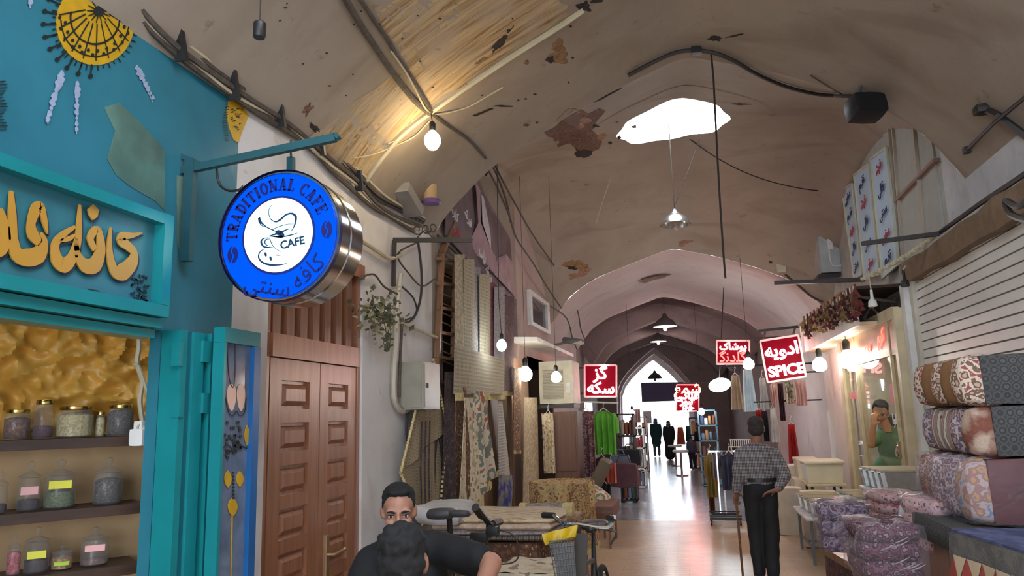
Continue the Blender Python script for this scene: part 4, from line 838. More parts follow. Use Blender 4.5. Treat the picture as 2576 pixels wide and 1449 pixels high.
# frame of the shop front
t=thing('shop_front_frame','wooden lattice frame of the carpet shop front, left edge','frame',aX(1105,1300,-2.28)*1); t.location.z=0; WL[t.name]=t.location.copy()
g=MB()
for a,b in (((1100,900),(1112,640)),((1112,640),(1140,560)),((1140,900),(1146,660))): g.bar(aX(*a,-2.26),aX(*b,-2.26),.05,.04)
g.bar(aX(1102,1400,-2.26),aX(1100,900,-2.26),.05,.04)
build(g,'post',m_wfr,t); g=MB()
for i in range(10): y=650+i*62; g.bar(aX(1102,y,-2.26),aX(1142,y+6,-2.26),.03,.03)
for i in range(12): y=640+i*24; g.bar(aX(1106,y,-2.27),aX(1138,y+14,-2.27),.012,.012)
build(g,'lattice',m_wfr,t)
hang(1095,1122,1060,1300,-2.20,PAL['dark'],'narrow dark patterned rug hanging at the left jamb of the carpet shop',1)
hang(1118,1146,935,1300,-2.15,PAL['dark'],'dark rug with grey figures hanging left of the cream fringed rugs',1,.03)
hang(1143,1168,640,975,-2.18,PAL['beige'],'leftmost long beige rug under the banner',1,.015,4)
hang(1166,1192,652,985,-2.16,PAL['weave'],'second long tan woven rug from the left under the banner',1,.015,4,.05)
hang(1190,1207,672,1010,-2.19,PAL['greyp'],'narrow grey rug between two tan rugs under the banner',1,.01,2)
hang(1205,1232,690,985,-2.16,PAL['weave'],'third long tan woven rug with dotted weave, middle of the row',1,.015,3,.05)
hang(1230,1245,712,985,-2.18,PAL['maroon'],'narrow maroon rug in the row under the banner',1,.01,1)
hang(1243,1268,722,990,-2.15,PAL['greyp'],'long grey dotted rug right of the maroon one',1,.012,1,.05)
hang(1266,1292,745,985,-2.17,PAL['pur'],'dusky rug at the right end of the row under the banner',1,.012,0,.05)
hang(1143,1268,868,992,-2.11,PAL['weave'],'wide beige rug with striped border across the lower end of the row',2,.012,0,.06,yt1=905)
hang(1145,1172,975,1275,-2.12,PAL['brown'],'cream and brown fringed rug hanging below the beige rugs',1,.04,2,.04,x0b=1150,x1b=1200)
hang(1168,1200,1000,1290,-2.08,PAL['cream'],'cream floral rug hanging in folds, left of the red flowered one',1,.05,0,.05,x0b=1165,x1b=1225)
hang(1192,1212,985,1260,-2.05,PAL['redf'],'cream rug with red flowers hanging by a corner',2,.05,0,.05,x0b=1196,x1b=1245,yb1=1185)
hang(1010,1120,1035,1190,-2.16,PAL['diam'],'wide grey brown woven throw hung from its corner on the white wall',1,.02,0,.03,x0b=1008,x1b=1122,x1=1090,x0=1052) if False else None
g=MB(); X=-2.20
cloth(g,aX(1045,1035,X),aX(1090,905,X),aX(1125,1075,X),aX(1008,1190,X),2,.02); 
cloth(g,aX(1008,1190,X-.01),aX(1125,1075,X-.01),aX(1104,1320,X-.01),aX(1062,1318,X-.01),2,.02)
o=tag(build(g,'hanging_throw',PAL['diam'],None,True,60),'wide grey brown woven throw hung from its corner under the meter box','rug')
g=MB()
for a,b in (((1008,1190),(1062,1318)),((1125,1075),(1104,1320)),((1045,1035),(1008,1190)),((1090,905),(1125,1075))):
    for i in range(22): p=aX(*a,X+.03).lerp(aX(*b,X+.03),i/21); g.rbox(p,(.018,.018,.026),.5,1)
build(g,'knotted_edge',PAL['fring'],o)
g=MB(); a,b=aX(1062,1200,-2.155),0
for xs in (1056,1066,1076): g.ribbon([aX(xs+6,1060,-2.165),aX(xs+3,1180,-2.165),aX(xs+6,1310,-2.165)],[.025,.028,.02],NX,.004)
build(g,'black_stripes',PAL['dark'],o)
hang(1252,1262,1010,1235,-2.16,PAL['bw'],'long white and grey key patterned rug right of the wooden posts',1,.01,0,0,x0b=1256,x1b=1288)
hang(1255,1290,1195,1290,-2.14,PAL['blue'],'deep blue rug hanging low beside the key patterned one',1,.03,0,0)
hang(1292,1310,925,1135,-2.12,PAL['brown'],'slim brown rug with yellow fringe on the right post of the shop',1,.01,0,.03)
hang(1318,1350,1000,1280,-2.10,PAL['beige'],'plain beige drape on the wall right of the carpet shop',1,.03,0,0,x0b=1320,x1b=1360)
for i,(x0,x1) in enumerate(((1212,1228),(1234,1252),(1288,1308))):
    a,b=aX(x0,1100,-2.25).y,aX(x1,1100,-2.25).y; g=MB(); g.box((-2.3,a,0),(-2.24,b,2.45)); tag(build(g,'door_post',m_wfr),('left','middle','right')[i]+' wooden post of the carpet shop door','post')
# banner
g=MB(); XB=-2.26
bp=[(1120,590),(1115,495),(1168,430),(1200,462),(1287,600),(1291,762),(1205,682)]
def bq(px,py,o=0): q=aX(px,py,XB+o); return Vector((q.x+.03*math.sin(q.y*5+q.z*3),q.y,q.z))
g.poly([bq(*p) for p in bp],NX,.012); m_ban=plain('banner_print',C(112,92,98),.5,var=.25,sc=4)
t=tag(build(g,'advertising_banner',m_ban),'grey purple printed banner hung in the arch over the carpet shop','banner')
g=MB(); g.poly([bq(*p,.012) for p in [(1208,490),(1225,500),(1236,560),(1240,600),(1235,628),(1222,600),(1208,560)]],NX,.003); build(g,'white_portrait',plain('pale_print',C(200,190,196),.5),t)
g=MB(); g.poly([bq(*p,.01) for p in [(1190,455),(1205,480),(1204,560),(1224,612),(1255,650),(1270,640),(1286,660),(1290,745),(1240,690),(1192,640),(1190,600),(1200,560)]],NX,.003); build(g,'pink_print',plain('pink_print',C(164,132,138),.5,var=.2,sc=6),t)
g=MB(); g.poly([bq(*p,.012) for p in [(1150,470),(1162,478),(1190,610),(1178,608)]],NX,.003); g.poly([bq(*p,.012) for p in [(1192,615),(1245,680),(1240,690),(1195,645)]],NX,.003); build(g,'dark_stripe',plain('dark_print',C(66,56,62),.5),t)
def wall_text(s,sz,px,py,X,ang,mat,par,nm='lettering',**k):
    a=R(ang); letters(s,sz,aX(px,py,X),(0,math.cos(a),math.sin(a)),(0,-math.sin(a),math.cos(a)),mat,par,name=nm,**k)
m_prw=plain('print_white',C(214,206,210),.5); m_prr=plain('print_red',C(170,66,72),.5)
wall_text(AR('\uFB90\uFE8E\uFEAD\uFE96'),.16,1140,528,XB+.05,-20,m_prw,t); wall_text(AR('\uFED3\uFEAE\uFEB7'),.16,1178,548,XB+.05,-30,m_prw,t); wall_text(AR('\uFED7\uFE8E\uFEDF\uFBFD'),.14,1150,585,XB+.05,-15,m_prr,t); wall_text(AR('\uFED3\uFEAE\uFEB7 \uFED7\uFE8E\uFEDF\uFBFD'),.16,1222,665,XB+.05,-33,m_prw,t)
g=MB(); g.tube([bq(1108,592,.03),bq(1205,682,.03),bq(1293,765,.03)],.016,6); g.tube([bq(1112,500,.03),bq(1168,432,.03)],.014,6); build(g,'banner_rod',m_wire,t)
# old roof lamp fixture left of the banner
c=onceil(1082,490,.12); t=thing('ceiling_fixture','broken lamp fixture with a tan cylinder and purple ring on the haunch','lamp fixture',c)
g=MB(); g.lathe([(.06,0),(.06,.14)],onceil(1082,505,.1),16); build(g,'tan_cylinder',plain('tan_card',C(186,156,110),.7),t,True)
g=MB(); g.lathe([(.07,-.02),(.09,0),(.07,.02)],onceil(1085,508,.13),16); build(g,'purple_ring',plain('purple_ring',C(120,90,150),.4),t,True)
g=MB(); g.box(tuple(onceil(1030,505,.1)-Vector((.1,.18,.04))),tuple(onceil(1030,505,.1)+Vector((.06,.18,.05))),Matrix.Rotation(R(-20),3,'X')); build(g,'tray',plain('fixture_grey',C(150,142,134),.6),t)
for pts,lb in (([(1235,395),(1262,450),(1300,520),(1340,590),(1385,655),(1440,735)],'straight dusty cable running down right from the banner top'),([(1222,415),(1255,480),(1280,540),(1300,600),(1340,660),(1375,720),(1412,775)],'garland like tangled cable running down over the banner edge'),([(1228,400),(1250,440),(1272,500),(1285,560)],'short brown cable along the right edge of the banner')):
    cable('electric_cable',pts,.013,m_wire,lb,o=.22)
for pts,lb in (([(1130,440),(1170,425),(1215,400),(1235,385)],'dark rod above the banner tip'),([(1250,375),(1240,410),(1222,440)],'dark stick leaning above the banner')):
    cable('iron_rod',pts,.012,m_wired,lb,'rod',o=.2)
for k,pts in enumerate(([(1440,735),(1455,790),(1462,830),(1480,870),(1500,895)],[(1385,770),(1425,800),(1440,850),(1452,880)])):
    cable('electric_cable',pts,.012,m_wire,('cable sagging past the pier toward the red sign','cable dropping past the small window to the floodlight')[k],o=.25)
# small window
t=struct(tag(thing('window_1','small white framed window high on the left pier','window',aX(1355,825,-2.3)),'small white framed window high on the left pier','window'))
ya,yb=aX(1333,785,-2.26).y,aX(1380,785,-2.26).y; za,zb=aX(1355,828,-2.26).z,aX(1350,742,-2.26).z
g=MB(); g.box((-2.3,ya,za),(-2.24,ya+.12,zb)); g.box((-2.3,yb-.2,za),(-2.24,yb,zb)); g.box((-2.3,ya+.12,za),(-2.24,yb-.2,za+.06)); g.box((-2.3,ya+.12,zb-.07),(-2.24,yb-.2,zb)); build(g,'window_frame',m_wht,t)
g=MB(); g.box((-2.299,ya+.12,za+.06),(-2.28,yb-.2,zb-.07)); build(g,'window_pane',plain('dark_glass',C(74,76,80),.1),t)
g=MB(); a,b=aX(1305,850,-2.2),aX(1405,832,-2.2); g.hexa([(-2.3,a.y,a.z-.05),(-2.3,b.y,a.z-.05),(-1.95,b.y,a.z-.05),(-1.95,a.y,a.z-.05),(-2.3,a.y,a.z+.02),(-2.3,b.y,a.z+.02),(-1.95,b.y,a.z-.0),(-1.95,a.y,a.z-.0)]); tag(build(g,'awning_board',m_wht),'white ledge board projecting below the small window','ledge')
# air cooler
xc=-2.05; a=aX(1352,960,-1.95); b=aX(1448,960,-1.95); zt2=aX(1400,905,-1.95).z; zb3=aX(1400,1020,-1.95).z
t=thing('air_cooler','cream window air cooler with louvred front behind a white bulb','air cooler',(-1.9,a.y,zb3))
YF=10.75; l0=aY(1356,960,YF).x; r0=aY(1441,960,YF).x; zt2=aY(1400,908,YF).z; zb3=aY(1400,1016,YF).z
g=MB(); g.rbox(((l0+r0)/2,YF+.35,(zt2+zb3)/2),(r0-l0,.7,zt2-zb3),.03,2); t.location=Vector(((l0+r0)/2,YF+.35,zb3)); WL[t.name]=t.location.copy(); build(g,'housing',m_cream,t)
g=MB(); n=20
for i in range(n): z=zb3+.08+(zt2-zb3-.2)*i/n; g.box((l0+.06,YF-.02,z),(l0+(r0-l0)*.72,YF-.002,z+.012))
build(g,'louvres',plain('louvre_tan',C(160,152,128),.5),t); g=MB(); g.box((l0+(r0-l0)*.8,YF-.015,zb3+.15),(r0-.04,YF-.002,zb3+.3)); build(g,'control_plate',m_wht,t)
g=MB(); g.box((l0,YF+.02,zb3-.06),(r0,YF+.6,zb3-.01)); g.bar((l0+.02,YF+.6,zb3-.03),(-2.3,YF+.6,zb3-.5),.04); g.box((-2.3,YF+.3,zb3-.06),(l0+.02,YF+.5,zb3-.01)); build(g,'shelf_bracket',m_dgrey,t)
# flood light on an arm
c=aY(1442,858,12.2); t=thing('floodlight','grey floodlight on a long arm above the red sign','floodlight',c)
rt=Matrix.Rotation(R(10),3,'Y'); g=MB(); g.rbox(c,(.36,.16,.1),.35,4,rt); build(g,'lamp_head',plain('grey_head',C(96,94,92),.4),t,True); g=MB(); g.rbox(c+Vector((.08,-.02,-.03)),(.16,.12,.07),.2,2,rt); build(g,'lens',m_cream,t)
g=MB(); g.tube([c,aY(1395,868,12.2),aX(1360,885,-2.29)],.022,6); build(g,'arm',plain('arm_grey',C(150,140,134),.5),t)
# ================================================================= neon signs
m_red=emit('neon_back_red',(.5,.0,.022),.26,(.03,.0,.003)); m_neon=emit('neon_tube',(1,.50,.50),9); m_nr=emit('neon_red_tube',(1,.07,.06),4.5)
def neon(x0,x1,yt,yb,Y,label,texts,frame=m_wht,tl=0,tr=0,power=3,name='neon_sign',sup=None):
    TL,TR,BR,BL=aY(x0,yt,Y),aY(x1,yt+tr,Y),aY(x1+tl,yb+tr,Y),aY(x0+tl,yb,Y); cen=(TL+BR)/2
    t=thing(name,label,'neon sign',(BL+BR)/2)
    g=MB(); g.hexa([TL,TR,BR,BL]+[p+Vector((0,.08,0)) for p in (TL,TR,BR,BL)]); build(g,'back_board',m_red,t)
    g=MB()
    for i,(a,b) in enumerate(((TL,TR),(TR,BR),(BR,BL),(BL,TL))): w=.03-.004*(i%2); g.bar(a+Vector((0,-.01,0)),b+Vector((0,-.01,0)),w,w,up=(0,1,0))
    build(g,'frame',frame,t)
    ux=(TR-TL).normalized(); uy=(TL-BL).normalized()
    for s,sz,fx_,fy,m,b in texts: letters(s,sz,TL.lerp(TR,fx_).lerp(BL.lerp(BR,fx_),fy)+Vector((0,-.05,0)),ux,uy,m,t,name='neon_lettering',ext=.012,bold=b)
    l=bpy.data.lights.new('neon_glow','AREA'); l.shape='RECTANGLE'; l.size=(TR-TL).length; l.size_y=(TL-BL).length; l.energy=power; l.color=(1,.12,.14)
    o=bpy.data.objects.new('neon_glow',l); COL.objects.link(o); o.parent=t; o.location=cen+Vector((0,-.12,0))-WL[t.name]; o.rotation_euler=(R(90),0,0)
    g=MB()
    for q,w in (sup or []): g.bar(q,w,.03)
    if sup: build(g,'mounting_bar',m_dgrey,t)
    return t
neon(1471,1551,919,998,12.55,'red neon sign with two lines of Persian letters on the left side',[(AR('\uFB94\uFEB0'),.28,.5,.27,m_neon,.006),(AR('\uFEB3\uFB91\uFEEA'),.26,.52,.74,m_neon,.006)],power=2.2,sup=[(aY(1471,925,12.55),Vector((-2.3,12.55,aY(1471,925,12.55).z))),(aY(1471,990,12.55),Vector((-2.3,12.55,aY(1471,990,12.55).z)))])
ordn=lambda k:('zeroth','first','second','third','fourth','fifth','sixth','seventh','eighth','ninth','tenth','eleventh','twelfth','thirteenth','fourteenth','fifteenth','sixteenth','seventeenth','eighteenth')[k]
# ================================================================= right side
XR=2.1
zsh=2.84
t=thing('roller_shutter','closed cream roller shutter on the right wall above the rug stack','shutter',(XR,5.85,0))
m_slat=plain('shutter_slat',C(232,230,224),.28,var=.04); g=MB(); z=0.0
while z<zsh-.01:
    g.box((XR,4.2,z+.006),(XR+.03,7.46,min(z+.072,zsh))); z+=.078
build(g,'slats',m_slat,t)
g=MB(); g.box((XR+.012,4.2,0),(XR+.04,7.46,zsh)); build(g,'slat_joints',plain('joint_grey',C(120,116,108),.7),t)
g=MB(); g.box((XR-.03,7.46,0),(XR+.06,7.54,zsh)); build(g,'side_rail',plain('rail_cream',C(196,188,172),.4),t)
g=MB(); g.box((2.02,7.56,0),(2.28,7.68,2.82)); tag(build(g,'shop_pillar',m_wht),'white pillar between the roller shutter and the glass shop front','pillar')
def wr(px,py,X=2.27): return aX(px,py,X)
# upper right loft panels
t=thing('loft_partition','grey sheet partition with wooden braces over the glass shop, high right','partition',(2.25,8.1,3.0))
g=MB(); g.box((2.28,7.1,2.9),(2.30,8.6,4.9)); build(g,'sheet',plain('sheet_grey',C(170,168,162),.6,var=.06),t)
a,b=wr(2258,505),wr(2356,402); g=MB(); g.bar(a,b,.03,.06,up=(1,0,0)); build(g,'brace',plain('rosy_wood',C(150,118,108),.7),t)
g=MB(); 
for p,q in (((2300,310),(2332,680)),((2235,290),(2268,690)),((2245,290),(2276,690))): g.bar(wr(*p),wr(*q),.03,.04,up=(1,0,0))
build(g,'upright',plain('upright_cream',C(178,166,148),.6),t)
m_pb=plain('poster_blue',C(184,206,226),.4,var=.05); m_pt=plain('poster_text',C(52,62,96),.5); m_ptr=plain('poster_text_red',C(176,60,70),.5)
txts=[AR('\uFEB3\uFED4\uFEAE\uFBFD'),AR('\uFE97\uFED2\uFEE2'),AR('\uFED3\uFEAE\uFEB7'),AR('\uFED7\uFE8E\uFEDF\uFBFD'),AR('\uFEB3\uFEE8\uFE98\uFBFD')]
for i,(q,lb) in enumerate(((( (2120,478),(2145,462),(2170,690),(2150,700)),'left'),(((2150,440),(2188,412),(2215,690),(2176,700)),'middle'),(((2192,400),(2232,370),(2262,665),(2222,700)),'right'))):
    P=[wr(x,y,2.24) for x,y in q]; g=MB(); g.poly(P,(-1,0,0),.012); t=tag(build(g,'printed_poster',m_pb),f'tall pale blue printed poster on the upper right wall, the {lb} of three','poster','pale blue posters high on the right wall')
    g=MB(); 
    for k in range(4): g.bar(P[k]+Vector((-.01,0,0)),P[(k+1)%4]+Vector((-.01,0,0)),.02,.02,up=(1,0,0))
    build(g,'poster_frame',m_cream,t)
    cx=sum(p[0] for p in q)/4; 
    for k in range(5):
        v=.12+.19*k; l=P[0].lerp(P[3],v); r=P[1].lerp(P[2],v); c=(l+r)/2-Vector((.02,0,0)); d=(r-l).normalized()
        letters(txts[(k+i)%5],.15,c,(0,-1,.12),(0,.1,1),m_ptr if (k+i)%3==2 else m_pt,t,name='lettering',bold=.0,sx=min(1,(r-l).length/.55))
# brackets, rods and cables on the right
for a,b,y,lb,w in (((2168,613),(2362,588),6.6,'dark steel bar standing out from the right wall in front of the blue posters',.035),((1948,712),(2176,703),9.0,'dark steel bar projecting above the white canopy',.045),((1905,833),(2014,818),12.4,'dark bar carrying the red SPICE sign',.04)):
    p,q=aY(*a,y),aY(*b,y); q=q if y<12 else Vector((2.1,y,q.z)); g=MB(); g.bar(p,q,w,w); tag(build(g,'steel_bar',m_dgrey),lb,'bar')
def cr_(name,pts,r,mat,label,X=2.22,cat='cable'):
    s=smooth(pts); g=MB(); g.tube([aX(x,y,X) for x,y in s],r,6); return tag(build(g,name,mat,None,True),label,cat)
cr_('steel_bar',[(2360,588),(2420,545),(2476,505),(2530,470),(2590,430)],.018,m_dgrey,'long dark rod rising right along the wall above the shutter',2.1,'bar')
g=MB()
for i in range(30):
    u=i/29; x=2170+u*180; y=702-u*108+7*math.sin(u*3); p=aY(x,y,7.6-u*.9); g.ball(p,(.022,.03,.018),6,4,Matrix.Rotation(i*1.1,3,'X'))
    if i<29: u2=(i+1)/29; g.tube([p,aY(2170+u2*180,702-u2*108+7*math.sin(u2*3),7.6-u2*.9)],.008,5)
tag(build(g,'twisted_rope',m_wirel,None,True),'pale twisted rope hanging between the steel bar and the canopy','rope')
for k in range(4):
    off=k*9-12; cr_('electric_cable',[(2275+k*6,668+off*.3),(2320,655+off*.6),(2370,615+off),(2420,582+off),(2480,545+off*1.1),(2530,525+off),(2590,478+off)],.011,(m_wire,m_wired,m_wirel,m_wire)[k],('lowest','second lowest','second highest','highest')[k]+' of four cables strung above the shutter ledge',2.12)
cr_('electric_cable',[(2590,500),(2560,520),(2530,505),(2545,540),(2590,555)],.02,m_dgrey,'dark tangle of cable at the right edge above the shutter',1.9)
for px,py,lb in ((2195,762,'small white spot lamp hanging from the twisted rope'),(2276,712,'small dark spot lamp at the left top corner of the shutter')):
    c=aY(px,py,7.2); t=thing('spot_lamp',lb,'lamp',c-Vector((0,0,.03)))
    g=MB(); g.lathe([(.012,.12),(.014,.04),(.035,.015),(.04,-.03),(.03,-.035)],c,12); build(g,'lamp_head',m_wht if px<2250 else m_dgrey,t,True); g=MB(); g.tube([c+Vector((0,0,.12)),c+Vector((-.01,0,.3)) if px<2250 else aY(2278,668,7.2)],.006,5); build(g,'cord',m_wirel,t)
# outdoor unit
c0=aY(2062,640,11.6).x; c1=aY(2114,640,11.6).x; zt=aY(2090,592,11.6).z; zb=aY(2090,685,11.6).z
t=thing('air_conditioner_unit','grey white outdoor air conditioner unit high on the right wall','air conditioner',((c0+c1)/2,11.8,zb))
m_ac=plain('ac_grey',C(176,180,182),.4); g=MB(); g.rbox(((c0+c1)/2,11.85,(zt+zb)/2),(c1-c0,.5,zt-zb),.04,2); build(g,'housing',m_ac,t)
g=MB(); g.box((c0+.12,11.56,zt-.22),(c1-.1,11.6,zt-.06)); g.tube([aY(x,y,11.55) for x,y in smooth([(2086,625),(2088,650),(2096,668),(2118,668)])],.012,5); build(g,'terminal_cover',m_wht,t)
g=MB(); g.box((c0-.05,11.6,zb-.07),(2.28,12.1,zb-.02)); build(g,'support',m_dgrey,t)
c=aY(1940,655,12.45); t=thing('security_camera','small dark dome camera on the arch over the passage','camera',c-Vector((0,0,.05))); g=MB(); g.ball(c,.055,10,8); build(g,'camera_dome',m_black,t,True); g=MB(); g.rbox(c+Vector((0,.04,.05)),(.12,.1,.05),.2,2); build(g,'mount',m_wht,t)
c=aY(1965,671,12.45); g=MB(); g.rbox(c,(.14,.06,.18),.08,2); tag(build(g,'junction_box',m_cream),'small cream junction box beside the dome camera','junction box')
fly('electric_cable',[(1975,690),(2005,715),(2040,745),(2070,760)],12.4,12.3,.018,m_wire,'dusty cable from the cream junction box down to the canopy','cable')
# white canopy box
XC=1.74; ya,yb=8.35,12.3; zt=aX(2165,703,XC).z; zb=aX(2168,812,XC).z
t=thing('shop_canopy','white boxed canopy over the glass shop, open dark end toward the viewer','canopy',(2.0,10.3,zb))
g=MB(); g.box((XC,ya,zb),(XC+.04,yb,zt)); build(g,'front_board',m_wht,t)
g=MB(); g.box((XC+.041,ya+.01,zb),(2.28,yb,zb+.04)); build(g,'soffit',plain('canopy_soffit',C(214,200,168),.6),t)
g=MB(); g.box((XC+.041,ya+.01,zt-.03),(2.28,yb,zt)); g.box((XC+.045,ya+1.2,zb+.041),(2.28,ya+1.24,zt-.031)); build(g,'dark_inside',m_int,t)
g=MB(); g.bar((XC+.1,ya+.15,zt-.1),(2.2,ya+.2,zb+.25),.03); g.tube([(XC+.15,ya+.3,zb+.1),(1.95,ya+.2,zb+.22),(2.1,ya+.3,zb+.06),(2.2,ya+.2,zb+.3)],.02,6); build(g,'loose_struts',m_wire,t)
g=MB(); g.box((XC-.02,ya+.5,zt+.002),(XC+.3,yb,zt+.03)); build(g,'cardboard_edge',plain('cardboard',C(164,116,76),.8),t)
cols=[plain('dried_%s'%n,c,.9,var=.3,sc=40) for n,c in (('rose',C(132,66,66)),('tan',C(150,120,88)),('plum',C(92,50,60)),('straw',C(160,138,96)))]
for i in range(16):
    u=i/15; py=712+u*0; p=aX(2150-u*128,722+u*78,XC-.06); g=MB(); q=random.uniform(.8,1.2)
    for k in range(26):
        a=random.random()*6.28; r=random.random()*.06*q; h=-random.random()*.24*q; s=(1-h*-2.6)
        g.add([p+Vector((r*math.cos(a)-.005,r*math.sin(a),h)),p+Vector((r*math.cos(a)+.03,r*math.sin(a)+.02,h-.05)),p+Vector((r*math.cos(a)-.02,r*math.sin(a)-.02,h-.06)),p+Vector((r*math.cos(a),r*math.sin(a)+.03,h-.02))],[(0,1,2),(0,2,3),(1,3,2)])
    g.tube([p+Vector((0,0,.03)),p+Vector((0,0,-.1))],.012,5)
    tag(build(g,'dried_bouquet',cols[i%4]),('rose','tan','plum','straw')[i%4]+' dried bouquet on the white canopy, '+('nearest the viewer','second from the near end','third from the near end','fourth from the near end','fifth from the near end','sixth from the near end','seventh from the near end','just before the middle','just past the middle','seventh from the far end','sixth from the far end','fifth from the far end','fourth from the far end','third from the far end','second from the far end','at the far end')[i],'dried flowers','dried bouquets along the canopy')
# glass shop front
XG=1.98; y0g=7.70; y1g=10.42; zg=2.62
t=thing('glass_shop_front','cream framed glass shop front with a man in green behind it','shop front',(XG,9.1,0))
m_fr=plain('frame_cream',C(206,190,156),.45)
g=MB()
for y,w in ((y0g,.09),(8.0,.035),(9.62,.035),(y1g,.22)): g.box((XG-.03,y,0),(XG+.05,y+w,zg))
g.box((XG-.028,y0g+.091,zg-.1),(XG+.048,y1g,zg+.02)); g.box((XG-.02,y0g+.091,2.18),(XG+.04,y1g,2.23)); g.box((XG-.02,y0g+.091,.0),(XG+.04,y1g,.12)); build(g,'frame',m_fr,t)
for a,b in ((y0g+.09,8.0),(8.035,9.62),(9.655,y1g)):
    g=MB(); g.box((XG,a,.12),(XG+.008,b,2.18)); build(g,'glass_pane',film('clear_glass',.03,1.0,(.97,.98,.95),0,.8,1.16),t)
g=MB(); g.tube([(XG-.06,7.98,1.3),(XG-.07,8.02,1.25),(XG-.06,8.04,1.2)],.012,6); g.box((XG-.05,7.99,1.18),(XG-.03,8.04,1.34)); build(g,'door_handle',m_chrome,t)
g=MB(); g.box((XG-.02,y0g+.09,2.23),(XG+.02,y1g,zg-.1)); hb=build(g,'header_board',plain('header_tan',C(196,150,120),.35),t)
letters(AR('\uFB90\uFEAD\uFEE2'),.2,(XG-.03,8.3,2.40),(0,-1,0),(0,0,1),emit('red_reflection',(1,.12,.08),2),t,name='red_reflection_letters'); letters(AR('\uFED3\uFEAE\uFEB7 \uFE97'),.12,(XG-.03,8.9,2.33),(0,-1,0),(0,0,1),MC['red_reflection'],t,name='red_reflection_letters')  # red neon reflections on the header, made as glowing letters
g=MB(); g.box((XG-.012,9.85,1.78),(XG-.002,10.25,1.86)); g.box((XG-.012,8.1,1.7),(XG-.002,8.25,1.9)); build(g,'pink_sticker',plain('pink_sticker',C(220,120,124),.5),t)
letters(AR('\uFEA1\uFEE0\uFEEE\uFE8D'),.15,(XG-.02,8.1,1.55),(0,-1,0),(0,0,1),m_wht,t,name='window_lettering')
# shop interior
g=MB(); g.box((3.9,7.0,0),(4.0,12.6,2.9)); g.box((2.35,7.69,2.75),(4.0,12.6,2.85)); g.box((2.3,7.6,0),(4.0,7.69,2.9)); g.box((2.3,12.5,0),(4.0,12.6,2.9)); struct(build(g,'wall_side',plain('shop_cream_wall',C(212,190,140),.7,var=.06,sc=4)))
t=thing('shop_shelf','dark display shelf with white goods inside the glass shop','shelf',(3.6,10.2,0))
g=MB(); 
for z in (.5,1.0,1.5,2.0): g.box((3.3,9.0,z),(3.88,12.3,z+.03))
g.box((3.3,8.96,0),(3.88,9.0,2.2)); build(g,'rack',m_dwd,t)
mg=[plain('goods_%d'%i,c,.6) for i,c in enumerate((C(220,214,200),C(180,150,110),C(120,90,70),C(200,120,90),C(96,120,140),C(210,190,120)))]
g6=MB(); 
for z in (.53,1.03,1.53,2.03):
    y=9.1; nn=0
    while y<12.1:
        w=random.uniform(.12,.26); h=random.uniform(.16,.34); g=MB(); g.rbox((3.5,y+w/2,z+h/2),(.25,w*.9,h),random.choice((.1,.4)),2); mm=random.choice(mg); nn+=1; tag(build(g,'shop_goods',mm),('cream','tan','brown','orange','blue','yellow')[mg.index(mm)]+' packet on the '+{.53:'lowest',1.03:'second lowest',1.53:'second highest',2.03:'top'}[z]+f' shelf inside the glass shop, {ordn(nn)} from the near end','packet','packets on the shelf inside the glass shop'); y+=w+.04
for i in range(7):
    c=Vector((2.6+.12*(i%3),9.9+.09*i,1.62+.09*(i%4))); g=MB(); 
    for k in range(5): a=k*1.256; g.tube([c,c+Vector((0,.07*math.cos(a),.07*math.sin(a)+.02)),c+Vector((-.03,.14*math.cos(a),.14*math.sin(a)))],[.012,.02,.008],5)
    tag(build(g,'white_ornament',m_wht,None,True),f'pale branching ornament behind the shop glass, {ordn(i+1)} from the near end','ornament','pale ornaments behind the glass')
g=MB(); g.box((2.3,9.8,0),(2.9,10.3,.9)); g.box((2.3,9.8,1.55),(2.9,10.38,1.58)); g.box((2.3,10.38,.0),(2.9,10.41,1.58)); tag(build(g,'counter_cabinet',plain('cab_blue',C(110,130,140),.3)),'blue grey glass cabinet inside the shop behind the left pane','cabinet')
# bulbs over the stalls
for px,py,Y,r,pw,lb,cc in ((2062,918,11.0,.10,36,'flat white bulb between the SPICE sign and the glass shop',(1,.86,.70)),(2132,906,9.6,.11,40,'large bright bulb in front of the cream post of the glass shop',(1,.84,.62)),(1883,916,12.2,.09,22,'white bulb between the two red neon signs on the right',(1,.9,.8))):
    c=aY(px,py,Y); bulb(c,r,m_hot,lb,[c+Vector((0,0,.4)),Vector((c.x+.0,c.y,min(zb-.0 if px>2000 else 4.1,ceil_z(c.x,c.y))))],pw,cc,long=.95)
c=Vector((2.7,8.6,2.45)); bulb(c,.06,m_warm,'warm bulb hanging inside the glass shop',[Vector((2.7,8.6,2.75))],70,(1,.82,.5))
a,b=aY(1783,975,14.5),aY(1838,962,14.5); t=thing('tube_lamp','glaring cool white lamp over the clothes rack on the right','lamp',(a+b)/2-Vector((0,0,.1)))
g=MB(); g.ball((a+b)/2,((b-a).length/2,.1,.13),16,8,Matrix.Rotation(R(-10),3,'Y')); build(g,'diffuser',emit('cool_tube',(.82,.95,1),18),t,True); g=MB(); g.tube([(a+b)/2+Vector((0,0,.1)),Vector((.75,14.5,4.0))],.01,5); build(g,'cord',m_wired,t)
l=bpy.data.lights.new('tube_light','POINT'); l.energy=46; l.color=(.8,.93,1); l.shadow_soft_size=.15; o=bpy.data.objects.new('tube_light',l); COL.objects.link(o); o.parent=t; o.location=(a+b)/2-WL[t.name]+Vector((0,-.2,-.1))
